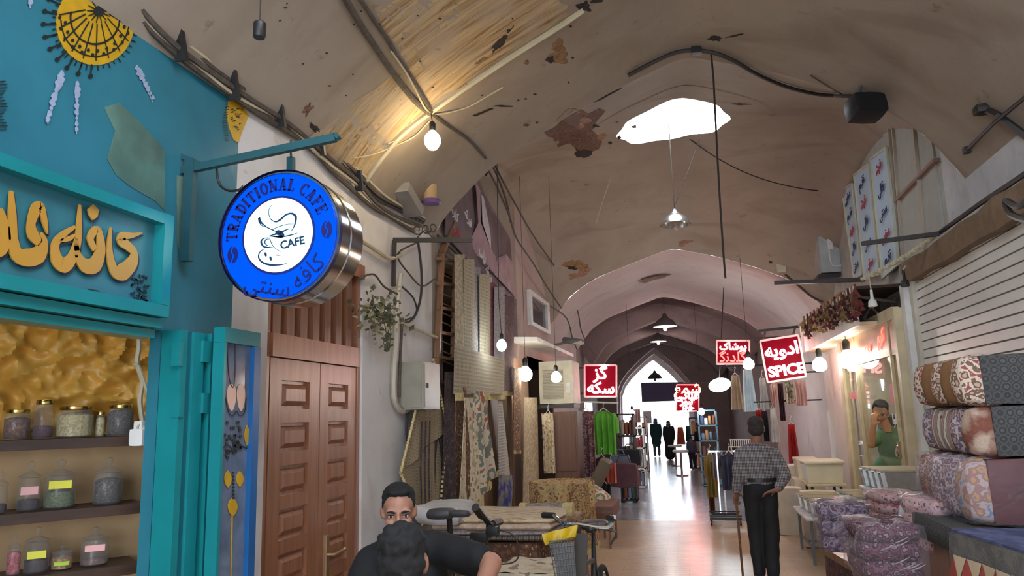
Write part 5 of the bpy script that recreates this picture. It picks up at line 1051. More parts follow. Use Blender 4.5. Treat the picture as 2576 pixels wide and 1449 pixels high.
# neon signs right
neon(1803,1885,857,915,13.6,'red neon sign with white Persian word on top and red outline letters below',[(AR('\uFB58\uFEEE\uFEB7\uFE8E\uFB8E'),.17,.50,.27,m_neon,.005),(AR('\uFB94\uFEE0\uFEA9\uFEE7\uFB94'),.24,.5,.74,m_nr,.002)],power=1.6,sup=[(aY(1805,855,13.6),aY(2040,845,13.6))])
p0,p1=aY(1915,858,12.2),aY(2010,845,12.2)
neon(1912,2008,858,962,12.0,'tilted red neon sign reading SPICE under a Persian word',[(AR('\uFE8D\uFEA9\uFEED\uFBFE\uFEEA'),.26,.50,.30,m_neon,.008),('SPICE',.22,.53,.79,m_neon,.008)],tl=19,tr=-15,power=2.6,sup=[(aY(1920,855,12.0),aY(1925,836,12.0)),(aY(1995,845,12.0),aY(2000,825,12.0))])

c=Vector((2.8,11.0,2.45)); bulb(c,.06,m_warm,'second warm bulb hanging deeper inside the glass shop',[Vector((2.8,11.0,2.75))],60,(1,.82,.5))  # extra bulb added to brighten the dim shop interior
# ================================================================= stalls on the right
m_leg=plain('table_leg_grey',C(104,104,106),.5,.3); m_top=plain('table_top_white',C(206,204,204),.4)
def table(x0,x1,y0,y1,z,label,top=None,leg=None,th=.03,name='folding_table'):
    t=thing(name,label,'table',((x0+x1)/2,(y0+y1)/2,0)); g=MB(); g.rbox(((x0+x1)/2,(y0+y1)/2,z-th/2),(x1-x0,y1-y0,th),.04,1); build(g,'table_top',top or m_top,t)
    for x in (x0+.06,x1-.06):
        for y in (y0+.06,y1-.06): g=MB(); g.bar((x,y,0),(x,y,z-th),.03); build(g,'leg',leg or m_leg,t)
    g=MB(); g.bar((x0+.06,y0+.06,z*.35),(x0+.06,y1-.06,z*.35),.02); g.bar((x0+.06,(y0+y1)/2,z*.35),(x1-.06,(y0+y1)/2,z*.35),.02); build(g,'stretcher',leg or m_leg,t); return t
m_cont=carpet('tray_contents',[C(206,176,130),C(180,150,100),C(150,120,84)],'floral',30)
def pan(c,w,d,h,label,rot=0,grp='steel pans on the folding tables'):
    c=Vector(c); t=thing('steel_pan',label,'pan',c,grp); q=Matrix.Rotation(rot,3,'Z'); g=MB()
    def ring(sx,sy,z): return [c+q@Vector((sx*a*w/2,sy*b*d/2,z)) for a,b in ((-1,-1),(1,-1),(1,1),(-1,1))]
    def rr(s,z,k=.12):
        out=[]
        for (a,b) in ((-1,-1),(1,-1),(1,1),(-1,1)):
            for e in (0,1): 
                dx,dy=((k,0),(0,k))[e if a*b>0 else 1-e]; out.append(c+q@Vector((a*(w/2*s-dx*w*.5),b*(d/2*s-dy*d*.5),z)))
        return out
    L=[rr(.88,.003),rr(.97,h*.93),rr(1.08,h*.96),rr(1.08,h),rr(.95,h),rr(.86,.02)]; vs=sum(L,[]); g.add(vs,[(i*8+j,i*8+(j+1)%8,(i+1)*8+(j+1)%8,(i+1)*8+j) for i in range(5) for j in range(8)]+[tuple(range(8)),tuple(range(40,48))]); build(g,'pan_body',m_steel,t,True,25)
    g=MB(); g.poly(rr(.93,h*.86),(0,0,1),.01); build(g,'contents',m_cont,t)
    g=MB()
    for a in (-.33,0,.33): g.bar(c+q@Vector((-w*.5,a*d,h+.008)),c+q@Vector((w*.5,a*d,h+.008)),.02,.012)
    build(g,'cream_rim_bars',m_fr,t); return t
T1=table(1.13,1.70,8.85,9.95,.50,'low grey legged folding table with three steel pans, nearest the walking man')
T2=table(1.42,1.93,7.95,8.75,.64,'middle folding table with three steel pans beside the glass shop'); T3=table(1.46,1.93,7.05,7.62,.97,'highest folding table with four steel pans before the glass shop')
for k,(T,x,ys,z,w,d,h,nm) in enumerate(((1,1.40,(9.72,9.42,9.10),.50,.44,.27,.16,'lowest table'),(2,1.69,(8.60,8.36,8.10),.64,.46,.23,.17,'middle table'),(3,1.71,(7.54,7.41,7.28,7.14),.97,.47,.12,.16,'highest table'))):
    for i,y in enumerate(ys): pan((x+.02*i,y,z),w,d*.98,h,('rearmost','second','third','nearest')[i if i<len(ys)-1 else 3]+f' steel pan of the row on the {nm} at the glass shop')
# plastic tub and white crates behind
def tub(px0,px1,pyt,pyb,Y,d,label,mat,name='storage_tub'):
    a,b=aY(px0,pyb,Y),aY(px1,pyb,Y); zt=aY(px0,pyt,Y).z; c=Vector(((a.x+b.x)/2,Y+d/2,a.z)); w=b.x-a.x; h=zt-a.z; t=thing(name,label,'tub',c); g=MB()
    def rr(s,z): return [c+Vector((sx*w/2*s,sy*d/2*s,z)) for sx,sy in ((-1,-1),(1,-1),(1,1),(-1,1))]
    L=[rr(.88,0),rr(.97,h*.86)]; g.hexa(L[0]+L[1]); build(g,'tub_body',mat,t); g=MB(); g.rbox(c+Vector((0,0,h*.93)),(w*1.06,d*1.06,h*.14),.1,2); build(g,'lid',mat,t); 
    g=MB(); g.box(tuple(c+Vector((-w*.535,-d*.2,h*.82))),tuple(c+Vector((-w*.5,d*.2,h*.92)))); g.box(tuple(c+Vector((w*.5,-d*.2,h*.82))),tuple(c+Vector((w*.535,d*.2,h*.92)))); build(g,'clip',plain('clip_amber',C(206,160,100),.4),t); return t,c,w,h
m_tub=plain('frosted_tub',C(228,218,192),.3,var=.06,Transmission_Weight=.15)
tt,c,w,h=tub(2030,2128,1160,1217,10.3,.5,'large frosted storage tub with cream lid on a metal stool',m_tub)
x0,x1=c.x-w*.5,c.x+w*.5; table(x0,x1,10.25,10.85,c.z-.002,'black framed stool under the frosted storage tub',top=m_fr,leg=m_dgrey,name='stool')
tt2,c2,w2,h2=tub(2008,2062,1153,1205,11.3,.4,'smaller frosted tub half hidden behind the large one',m_tub); g=MB(); g.box((c2.x-.2,11.25,0),(c2.x+.2,11.75,c2.z-.001)); tag(build(g,'crate',plain('white_carton',C(200,188,172),.7,bm=.3)),'white carton stack carrying the smaller tub','crate')
for i,(px0,px1,pt,pb,Y,lb) in enumerate(((1960,2018,1228,1300,10.9,'white carton on the floor right of the walking man'),(1985,2025,1170,1225,11.9,'pale box behind the walking man, under the hanging red coat'),(2020,2105,1235,1320,9.99,'large white sack like box under the frosted tubs'))):
    a,b=aY(px0,pb,Y),aY(px1,pt,Y); g=MB(); dp=.22 if 'sack' in lb else .36; g.rbox(((a.x+b.x)/2,Y+dp/2,b.z/2),(b.x-a.x,dp,b.z),.08,3,amp=.01); tag(build(g,'carton',plain('white_carton',C(200,188,172),.7,bm=.3)),lb,'carton')
# rug bundles, folded thick
m_back=carpet('rug_back_grey',[C(82,80,78),C(64,62,62),C(90,88,84),C(58,56,58)],'medal',24); m_mar=plain('rug_back_maroon',C(84,34,30),.45,var=.2,sc=9)
PK=[carpet('fold_red',[C(220,200,180),C(150,50,56),C(196,160,140),C(104,70,50)],'floral',26),carpet('fold_brown',[C(128,90,58),C(140,100,64)],'noise',5),carpet('fold_pink',[C(200,180,178),C(140,110,124),C(176,130,116),C(90,86,110)],'floral',32),carpet('fold_stripe',[C(150,120,120),C(190,150,120),C(92,66,70),C(200,196,180)],'stripe',7,rot=(0,0,R(90))),carpet('fold_orange',[C(150,92,66),C(122,70,56),C(196,170,150)],'noise',7),carpet('fold_blue',[C(186,170,160),C(110,140,176),C(190,150,100),C(160,120,110)],'floral',18),carpet('fold_dark',[C(96,48,40),C(150,110,96),C(66,40,38),C(170,130,104)],'floral',40)]
Yc=4.0; xc0=aY(2440,1000,Yc).x; yb_=4.82
lev=[aY(2450,890,Yc).z,aY(2450,1020,Yc).z,aY(2450,1152,Yc).z,aY(2440,1325,Yc).z]
film_=film('stretch_film',.2,.95,(.96,.92,.94),14,1.0)
def bundle(z0,z1,xo,mats,back,label,wrap=False):
    h=z1-z0-.006; t=thing('folded_rug',label,'folded rug',((xc0+2.05)/2,(Yc+yb_)/2,z0),'folded rugs stacked against the shutter'); y=Yc+.02
    g=MB(); g.rbox(((xc0+xo+.06+2.05)/2,(Yc+yb_)/2,z0+h/2),(2.05-xc0-xo-.06,yb_-Yc,h),.10,6,amp=.012,fr=5); build(g,'rug_back',back,t,True,60)
    n=len(mats); w=(yb_-Yc-.02)/n
    for i,m in enumerate(mats):
        g=MB(); g.rbox((xc0+xo+.10,y+w*(i+.5),z0+h/2),(.26,w*1.02,h*.985),.62,7,amp=.006,fr=8,seed=i); build(g,'fold',m,t,True,60)
    if wrap: g=MB(); g.rbox(((xc0+xo+2.04)/2-.03,(Yc+yb_)/2,z0+h/2),(2.07-xc0-xo,yb_-Yc+.03,h*1.0),.16,10,amp=.03,fr=9); build(g,'plastic_wrap',film_,t,True,60)
bundle(lev[1],lev[0],.0,[PK[0],PK[1],PK[0],PK[1],PK[0],PK[1]][:5],m_back,'topmost folded rug of the stack, brown and red folds, grey back')
bundle(lev[2],lev[1],.02,[PK[4],PK[2],PK[3],PK[3],PK[2]],m_back,'second folded rug of the stack with striped and floral folds')
bundle(lev[3],lev[2],-.03,[PK[5],PK[2],PK[2],PK[6]],m_mar,'third folded rug of the stack, maroon back wrapped in plastic',True)
g=MB(); g.rbox((1.62,4.42,lev[3]-.07),(.95,.84,.12),.1,4,amp=.01); tag(build(g,'folded_rug',m_back,None,True),'flat dark folded rug at the very bottom of the rug stack','folded rug')
g=MB(); g.box((1.2,4.02,0),(2.08,4.85,lev[3]-.14)); tag(build(g,'platform',m_dwd),'dark platform under the rug stack','platform')
g=MB(); g.rbox((2.02,3.85,1.2),(.2,.3,.4),.4,5,amp=.02); tag(build(g,'folded_blanket',carpet('blue_lilac',[C(96,96,140),C(120,120,160),C(84,84,120)],'noise',14),None,True),'blue lilac folded blanket at the right edge beside the maroon rug','blanket') if False else None
# blue covered table at the corner
zt=1.12; A1=aZ(2392,1330,zt); B1=aZ(2600,1392,zt); dirr=(B1-A1).normalized(); B2=A1+dirr*1.0; A2=aZ(2440,1322,zt); A3=Vector((1.95,3.92,zt)); A1b=Vector((A1.x+.04,3.985,zt))
t=thing('covered_table','low table covered with blue rug and red triangle border at the right corner','table',((A1.x+1.95)/2,3.45,0))
g=MB(); g.poly([A1,B2,Vector((2.05,B2.y,zt)),Vector((2.05,3.985,zt)),A1b],(0,0,1),.03); build(g,'blue_cover',carpet('blue_top',[C(84,88,124),C(98,102,140),C(70,72,104)],'noise',12),t)
g=MB(); n=28
def skirt(u,v):
    p=A1.lerp(B2,u); o=Vector((-dirr.y,dirr.x,0)); o=o if o.x<0 else -o
    return p+o*(.012+.018*math.sin(u*17)*v+.03*v)+Vector((0,0,-.012-.34*v))
g.grid(skirt,n*2,6); g.grid(lambda u,v:skirt(u,v)-Vector((-.012,0,0)),n*2,6); m_zig=carpet('tribal_border',[C(96,92,88),C(110,104,96),C(90,86,84)],'noise',14); sk=build(g,'skirt',m_zig,t,True)
g=MB()
for i in range(9):
    for rw,(va,vb,m_) in enumerate(((.12,.55,0),)):
        u0,u1=i/9,(i+.95)/9; um=(u0+u1)/2; P=[skirt(u0,.6)+Vector((-.006,-.004,0)),skirt(um,.28)+Vector((-.006,-.004,0)),skirt(u1,.6)+Vector((-.006,-.004,0))]; g.poly(P,(P[1]-P[0]).cross(P[2]-P[0]),.002)
build(g,'red_triangles',plain('triangle_red',C(150,62,52),.9),sk)
g=MB()
for i in range(9):
    u0,u1=(i+.5)/9,(i+1.42)/9; um=(u0+u1)/2; u1=min(1,u1); P=[skirt(u0,.27)+Vector((-.007,-.004,0)),skirt(um,.58)+Vector((-.007,-.004,0)),skirt(u1,.27)+Vector((-.007,-.004,0))]; g.poly(P,(P[1]-P[0]).cross(P[2]-P[0]),.002)
build(g,'cream_triangles',plain('triangle_cream',C(186,164,136),.9),sk)
g=MB(); g.box((A1.x+.12+.1,B2.y,0),(2.0,3.9,zt-.04)); build(g,'base',plain('red_cloth',C(130,40,34),.8),t)
# bench with plastic wrapped bundles
zb_=.70; E1=aZ(2072,1378,zb_); E2=aZ(2208,1455,zb_); dd=(E2-E1).normalized(); E3=E2+dd*.9
t=thing('low_bench','dark wooden bench carrying plastic wrapped rug bundles','bench',((E1.x+1.6)/2,4.4,0))
g=MB(); g.poly([E1,E3,Vector((1.17,E3.y,zb_)),Vector((1.17,E1.y+.1,zb_))],(0,0,1),.05); build(g,'bench_top',m_dwd,t)
for q in (E1+Vector((.05,-.06,0)),E1.lerp(E3,.5)+Vector((.05,0,0)),E3+Vector((.06,.06,0)),Vector((1.1,E1.y,0))): g=MB(); g.bar((q.x,q.y,0),(q.x,q.y,zb_-.05),.05); build(g,'leg',m_dwd,t)
g=MB(); g.hexa([E1+Vector((.0,0,-.05)),E3+Vector((.0,0,-.05)),E3+Vector((.0,0,-.3)),E1+Vector((.0,0,-.3)),E1+Vector((.02,.01,-.05)),E3+Vector((.02,.01,-.05)),E3+Vector((.02,.01,-.3)),E1+Vector((.02,.01,-.3))]); build(g,'hanging_cloth',PAL['pur'],t)
WR=[carpet('wrap_maroon',[C(108,74,84),C(84,34,42),C(60,56,74),C(156,128,130),C(52,30,38)],'floral',31),carpet('wrap_navy',[C(104,86,104),C(50,46,70),C(90,44,54),C(150,138,150)],'floral',28),carpet('wrap_red',[C(206,180,180),C(186,60,76),C(90,60,66),C(210,170,160)],'floral',33)]
film2=film('crinkled_wrap',.22,.93,(.95,.91,.95),20,1.0)
def pack(px0,px1,pyt,pyb,Y,d,mat,label,rz=0,seed=0,nf=4):
    a,b=aY(px0,pyb,Y),aY(px1,pyt,Y); w=b.x-a.x; h=b.z-a.z; c=Vector(((a.x+b.x)/2,Y+d/2,(a.z+b.z)/2)); q=Matrix.Rotation(rz,3,'Z'); t=thing('wrapped_bundle',label,'wrapped bundle',c-Vector((0,0,h/2)),'plastic wrapped bundles on the bench'); 
    for i in range(3):
        hh=h/3; g=MB(); g.rbox(c+Vector((0,0,-h/2+hh*(i+.5))),(w*.93,d*.95,hh*1.1),.5,6,q,amp=.008,fr=7,seed=seed+i); build(g,'folded_layer',mat if i!=1 else WR[(seed)%3],t,True,60)
    g=MB(); g.rbox(c,(w*1.04,d*1.06,h*1.04),.36,14,q,amp=.045,fr=8,seed=seed*3.1); build(g,'plastic_wrap',film2,t,True,80)
    g=MB()
    for k in range(7):
        u=random.uniform(-.45,.45); v=random.uniform(-.4,.4); u=u*.6-.1; s0=c+q@Vector((u*w,-d*.55,v*h*.8)); g.tube([s0,s0+q@Vector((w*.12,-.004,h*.05)),s0+q@Vector((w*.24,0,h*.12))],[.001,.004,.001],4)
    build(g,'wrap_creases',film('wrap_crease',.1,.45,(1,1,1),0),t,True); return t
pack(2214,2328,1244,1322,5.55,.42,WR[2],'red flowered bundle in plastic with a white paper, behind the others',.1,2)
pack(2074,2200,1272,1392,4.95,.40,WR[1],'dark blue and maroon bundle in plastic at the left end of the bench',-.1,1)
pack(2330,2430,1262,1395,4.45,.36,WR[2],'pinkish bundle in plastic squeezed beside the blue covered table',.3,5)
pack(2166,2325,1322,1462,4.05,.42,WR[0],'largest wrapped bundle with a white streak, front of the bench',.06,3)
a=aY(2262,1275,5.42); g=MB(); g.hexa([aY(2262,1272,5.38),aY(2290,1270,5.38),aY(2284,1310,5.36),aY(2258,1312,5.36),aY(2262,1272,5.39),aY(2290,1270,5.39),aY(2284,1310,5.37),aY(2258,1312,5.37)]); tag(build(g,'paper_note',m_wht),'white paper slip stuck on the red flowered bundle','paper')
# ================================================================= clothes on the right
def garment(px0,px1,pyt,pyb,Y,mat,label,kind='shirt',grp='garments hanging on the right side',nf=3,rail=None,name='hanging_garment'):
    a,b=aY(px0,pyt,Y),aY(px1,pyb,Y); w=b.x-a.x; h=a.z-b.z; cx=(a.x+b.x)/2; 
    t=thing(name,label,'garment',(cx,Y,b.z),grp)
    def f(o):
        def q(u,v):
            if kind=='shirt': ww=w*(.34+.66*min(1,v/.12)**.6)
            elif kind=='skirt': ww=w*(.6+.4*v)
            else: ww=w
            x=cx+(u-.5)*ww; z=a.z-h*v-(.0 if kind!='shirt' else .0)
            return (x,Y+o+.035*math.sin(u*nf*6.28+cx*9)*min(1,v*3)+.05*(abs(u-.5)*2)**2*(-1 if o else 1),z)
        return q
    g=MB(); nu,nv=nf*8,14; k=0; g.grid(f(.03),nu,nv); g.grid(f(-.03),nu,nv); n0=(nu+1)*(nv+1)
    ring=[i for i in range(nu+1)]+[j*(nu+1)+nu for j in range(1,nv+1)]+[nv*(nu+1)+i for i in range(nu-1,-1,-1)]+[j*(nu+1) for j in range(nv-1,0,-1)]
    for i in range(len(ring)): x,y=ring[i],ring[(i+1)%len(ring)]; g.f.append((x,y,n0+y,n0+x)); g.m.append(0)
    build(g,'cloth',mat,t,True,70)
    if kind=='shirt' and h>.3:
        for s in (-1,1):
            g=MB(); sh=Vector((cx+s*w*.40,Y-.0,a.z-h*.07)); g.tube([sh,sh+Vector((s*w*.14,0,-h*.16)),sh+Vector((s*w*.17,0,-h*(.45 if 'long' in label or 'sweater' in label else .28)))],[w*.11,w*.12,w*.09],8); build(g,'sleeve',mat,t,True)
    g=MB(); g.tube([(cx-w*.22,Y,a.z-.01),(cx,Y,a.z+.05),(cx+w*.22,Y,a.z-.01)],.008,5); g.tube([(cx,Y,a.z+.05),(cx,Y,a.z+.1),(cx+.02,Y,a.z+.13),(cx,Y,a.z+.15)],.005,5); build(g,'hanger',m_wht,t); return t
def cm(name,c): return plain('fabric_'+name,c,.85,var=.14,sc=8)
wht,blu,blk,blush,tan,red,navy,olive,green=cm('white',C(218,214,212)),cm('ice',C(200,216,226)),cm('black',C(36,34,40)),cm('blush',C(206,170,164)),cm('tan',C(176,156,136)),cm('red',C(168,36,36)),cm('navy',C(58,62,86)),cm('olive',C(150,126,66)),cm('green',C(104,178,62))
for a in ((1833,1872,945,1030,13.4,tan,'pleated tan skirt hanging left of the white shirt on the right','skirt'),(1862,1906,930,1035,13.4,blu,'bright white blue shirt hanging beside the round bulb','skirt'),(1905,1935,952,1030,13.4,wht,'pale long garment hanging below the SPICE sign','skirt'),
 (1935,1958,968,1015,12.95,blush,'yellow and pink patterned scarf below the SPICE sign','flat'),(1955,1976,965,1058,12.95,cm('plum',C(70,40,50)),'dark plum narrow dress hanging under the SPICE sign','flat'),(1973,1998,960,1015,12.95,PAL['redf'],'flower printed cloth at the right of the plum dress','flat'),(1996,2030,958,1020,12.95,blush,'blush pink towel like cloth hanging near the pink pillar','flat'),
 (1915,1935,1035,1110,13.2,blk,'black vest hanging right of the walking man head','flat'),(1932,1962,1028,1112,13.2,wht,'white blouse hanging on a white hanger, right of the black vest','skirt'),(1900,1918,1032,1070,13.2,red,'narrow red and white top behind the walking man','flat'),
 (1976,2012,1068,1165,12.9,red,'long red coat standing on a dummy beside the white pillar','skirt')): garment(*a)
for px0,px1,Y,z in ((1828,1935,13.4,922),(1930,2034,12.95,940),(1896,1990,13.2,1012)):
    a,b=aY(px0,z,Y),aY(px1,z-4,Y); g=MB(); g.tube([a,b,(2.1,Y,b.z)],.014,6); tag(build(g,'clothes_rail',m_dgrey),{1828:'left',1930:'right',1896:'lower'}[px0]+' dark rail carrying garments on the right side','rail')
# rolling rack with t-shirts
yk=12.0; t=thing('clothes_rack','black rolling rack base with T shirts left of the walking man','rack',aY(1820,1290,yk)*1); t.location.z=0; WL[t.name]=t.location.copy()
xa,xb_=aY(1792,1280,yk).x,aY(1862,1280,yk).x; zr=aY(1830,1135,yk).z
for y in (yk-.25,yk+.25):
    g=MB(); g.bar((xa-.05,y,.1),(xb_,y,.1),.035); g.bar((xa-.05,y-.02,.14),(xb_,y-.02,.14),.02); build(g,'base_rail',m_black,t)
for x in (xa-.03,xb_-.02): g=MB(); g.bar((x,yk-.25,.1),(x,yk+.25,.1),.035); build(g,'cross_bar',m_black,t)
for x,y in ((xa-.03,yk-.25),(xb_-.02,yk-.25),(xa-.03,yk+.25),(xb_-.02,yk+.25)): g=MB(); g.lathe([(.035,-.012),(.035,.012)],(x,y,.037),10,'X'); build(g,'castor',m_black,t)
for x in (xa+.12,xa+.2): g=MB(); g.bar((x,yk,.1),(x,yk,zr),.02); build(g,'upright',m_chrome,t)
g=MB(); g.bar((xa,yk,zr),(xb_+.1,yk,zr),.025); build(g,'rail',m_chrome,t)
garment(1812,1862,1142,1232,yk-.12,navy,'navy T shirt on the rolling rack left of the walking man','shirt'); garment(1790,1825,1140,1205,yk+.12,cm('grey',C(150,140,144)),'light grey T shirt behind the navy one on the rack','shirt'); garment(1772,1806,1142,1250,yk+.34,olive,'olive yellow long T shirt at the left end of the rack','shirt'); garment(1782,1800,1240,1290,yk+.5,cm('rust',C(120,66,52)),'rust coloured trousers under the olive T shirt','flat')
t=thing('wire_shelf','white wire grid shelf behind the T shirts','shelf',aY(1865,1130,13.2)); g=MB()
for i in range(12): a,b=aY(1838+i*5,1106,13.2),aY(1838+i*5,1124,13.2); g.bar(a,b,.012)
for y in (1106,1124): g.bar(aY(1835,y,13.2),aY(1900,y,13.2),.018)
build(g,'grid',m_wht,t); g=MB(); g.bar(aY(1838,1106,13.2),Vector((aY(1838,1106,13.2).x,13.2,0)),.02); build(g,'leg',m_wht,t)
# ================================================================= left stalls: covered tables, stool, rolls
def draped(x0,x1,y0,y1,zt,zb,mat,label,amp=.02,nf=10,name='covered_table',fr=True,topm=None,cat='table'):
    t=thing(name,label,cat,((x0+x1)/2,(y0+y1)/2,max(0,zb-.001) if zb>.3 else 0)); cx,cy,hx,hy=(x0+x1)/2,(y0+y1)/2,(x1-x0)/2,(y1-y0)/2
    def per(s):
        a=2*math.pi*s; c,q=math.cos(a),math.sin(a); k=1/max(abs(c),abs(q)); k=k*.82+.18*1.12; return c*k,q*k
    g=MB(); g.grid(lambda u,v:(cx+per(u)[0]*hx*v,cy+per(u)[1]*hy*v,zt+.008*math.sin(u*40)*v+.012*noise.noise(Vector((u*9,v*5,0)))),96,6)
    def sk_(u,v):
        p=per(u); o=amp*math.sin(u*nf*2*math.pi)*v*1.3+.02*v; return (cx+p[0]*(hx+o),cy+p[1]*(hy+o),zt-(zt-zb)*v)
    g.grid(sk_,96,8); build(g,'cloth_cover',mat,t,True,50)
    if fr:
        g=MB()
        for i in range(120): p=Vector(sk_(i/120,1)); g.bar(p+Vector((0,0,.005)),p+Vector((.004*math.sin(i*5),.004*math.cos(i*3),-.045)),.014,.008)
        build(g,'fringe',PAL['fring'],t)
    return t
cream=carpet('spread_cream',[C(222,200,166),C(206,180,144),C(228,210,182),C(176,146,112)],'noise',9,s3=(1.2,5,1)); pat=carpet('spread_pattern',[C(212,196,170),C(196,176,146),C(140,116,100),C(216,200,176)],'floral',7); gold=carpet('stool_gold',[C(190,156,104),C(170,130,84),C(204,176,126),C(120,80,66)],'floral',26)
draped(-2.05,-1.12,5.35,6.3,.80,.0,PAL['brown'],'long table under brown patterned cloth at the carpet shop front',.02,12,fr=False)
for i,(m,h,lb) in enumerate(((carpet('spread_dark',[C(110,96,88),C(150,136,120),C(84,74,70)],'stripe',8),.035,'lowest, grey striped spread in the folded pile behind the bicycles'),(PAL['greyp'],.03,'second spread from the bottom of the folded pile'),(carpet('spread_pink',[C(206,180,156),C(196,166,144),C(214,194,170)],'noise',20),.05,'thick rosy beige spread in the middle of the pile'),(cream,.035,'topmost cream rippled spread of the folded pile'))):
    z=.812+sum((.035,.03,.05,.035)[:i]); g=MB(); g.rbox((-1.52+.02*i,5.72,z+h/2),(1.0-.03*i,.82-.03*i,h*1.15),.3,8,amp=.012,fr=6,seed=i); o=tag(build(g,'folded_spread',m,None,True,60),lb,'spread','folded spreads behind the bicycles')
g=MB(); 
g=MB(); g.rbox((-1.86,5.5,.99),(.36,.5,.13),.45,7,amp=.03,fr=6); tag(build(g,'folded_blanket',cm('greywhite',C(190,186,184)),None,True),'soft grey white blanket heap left of the spread pile','blanket')
draped(-1.26,-.86,4.62,5.12,.74,.30,pat,'small table under a cream patterned fringed cloth behind the bicycle',.018,7); draped(-1.24,-.88,4.66,5.1,.34,.02,PAL['brown'],'brown floral lower cloth of the small table',.015,9,fr=False,name='under_cloth',cat='cloth')
def roll(a,b,r,mat,label,name='rolled_rug'):
    a,b=Vector(a),Vector(b); g=MB(); n=12; g.tube([a.lerp(b,i/n) for i in range(n+1)],[r*(1+.05*math.sin(i*2)) for i in range(n+1)],16); t=tag(build(g,name,mat,None,True,50),label,'rolled rug'); g=MB(); d=(b-a).normalized(); g.tube([b-d*.09,b+d*.003],r*1.06,16); g.tube([a-d*.003,a+d*.06],r*1.06,16); build(g,'fringed_end',PAL['fring'],t,True); return t
table(-1.78,-1.05,6.55,7.05,.80,'plain table carrying a rolled rug behind the spread pile',top=m_wfr,leg=m_wfr,name='table')
roll(aY(1310,1290,6.8),aY(1442,1290,6.8),.085,PAL['greyp'],'rolled pale rug lying behind the pile of spreads')
cc=aY(1415,1212,8.3); t=draped(cc.x-.32,cc.x+.30,8.0,8.6,cc.z,.28,gold,'tall stand under a gold brown fringed round cloth',.025,11,name='covered_stand')
g=MB(); g.grid(lambda u,v:(cc.x-.01+(.345+.02*math.sin(u*60))*math.cos(2*math.pi*u),8.3+(.34+.02*math.sin(u*60))*math.sin(2*math.pi*u),cc.z+.012-.26*v+.02*math.sin(u*50)*v),96,4); build(g,'upper_cloth',carpet('stool_top',[C(206,176,120),C(180,120,90),C(120,76,80),C(216,190,140)],'floral',18),t,True)
g=MB(); g.lathe([(.25,0),(.25,.3)],(cc.x,8.3,0),12); build(g,'base',m_dwd,t)
# goods beyond the carpet shop
a,b=aY(1397,1200,10.6),aY(1452,1035,10.6); g=MB(); g.box((a.x,10.6,0),(b.x,11.1,b.z)); t=tag(build(g,'wardrobe',wood('wardrobe_wood',C(92,62,48),C(112,78,62),.5)),'plain brown wardrobe standing below the air cooler','wardrobe'); g=MB(); g.box((a.x+.04,10.585,.9),(b.x-.04,10.6,b.z-.04)); build(g,'door',MC['wardrobe_wood'],t)
garment(1452,1502,1035,1200,11.4,carpet('rose_floral',[C(120,80,84),C(160,110,116),C(96,60,64),C(190,150,146)],'floral',12),'dusky rose flowered cloth hanging beside the brown wardrobe','flat','cloths beside the wardrobe'); garment(1365,1398,1040,1190,10.5,PAL['cream'],'cream fringed cloth hanging left of the brown wardrobe','flat','cloths beside the wardrobe')
gs=garment(1490,1552,1035,1142,12.2,green,'bright green long sweater on a hanger under the red neon sign','shirt','sweater',nf=4,name='green_sweater'); a=aY(1475,1011,12.2); b=aY(1556,1014,12.2); g=MB(); g.tube([(-2.3,12.2,a.z),a,b],.015,6); tag(build(g,'clothes_rail',m_wht),'white rail carrying the green sweater','rail')
a,b=aY(1471,1010,12.25),aY(1490,1045,12.25); g=MB(); g.box((a.x,12.2,b.z),(b.x,12.3,a.z)); tag(build(g,'light_box',emit('light_box_white',(1,.96,.85),3)),'small glowing white light box left of the green sweater','light box')
garment(1495,1535,1150,1230,11.9,cm('wine',C(84,40,44)),'wine red top hanging below the green sweater','shirt','small garments under the green sweater'); garment(1524,1552,1165,1215,11.8,cm('salmon',C(190,100,80)),'salmon bag like cloth under the green sweater','flat','small garments under the green sweater'); garment(1505,1540,1218,1275,11.7,blk,'black trousers low under the wine red top','flat','small garments under the green sweater')
g=MB(); g.rbox(aY(1490,1255,10.6),(.5,.4,.36),.5,6,Matrix.Rotation(R(30),3,'Y'),amp=.04,fr=4); tag(build(g,'cushion',PAL['redf'],None,True),'cream cushion with brown flowers leaning by the low bench','cushion'); g=MB(); g.rbox(aY(1500,1215,10.9),(.16,.5,.75),.2,4,Matrix.Rotation(R(28),3,'Y')); tag(build(g,'leaning_board',plain('board_olive',C(92,80,66),.7)),'olive grey board leaning behind the cushion','board')
a,b=aY(1484,1272,9.6),aY(1555,1262,10.4); t=table(a.x,b.x,9.7,10.6,.52,'low wooden bench at the passage edge behind the handlebar',top=wood('bench_wood',C(96,64,52),C(120,84,68),.5,(3,30,30)),leg=m_wfr,name='wooden_bench',th=.16)
g=MB(); g.box((-2.3,11.6,0),(-1.36,12.2,.12)); tag(build(g,'plinth',plain('plinth_grey',C(140,126,122),.8)),'low grey plinth along the left edge of the passage','plinth')
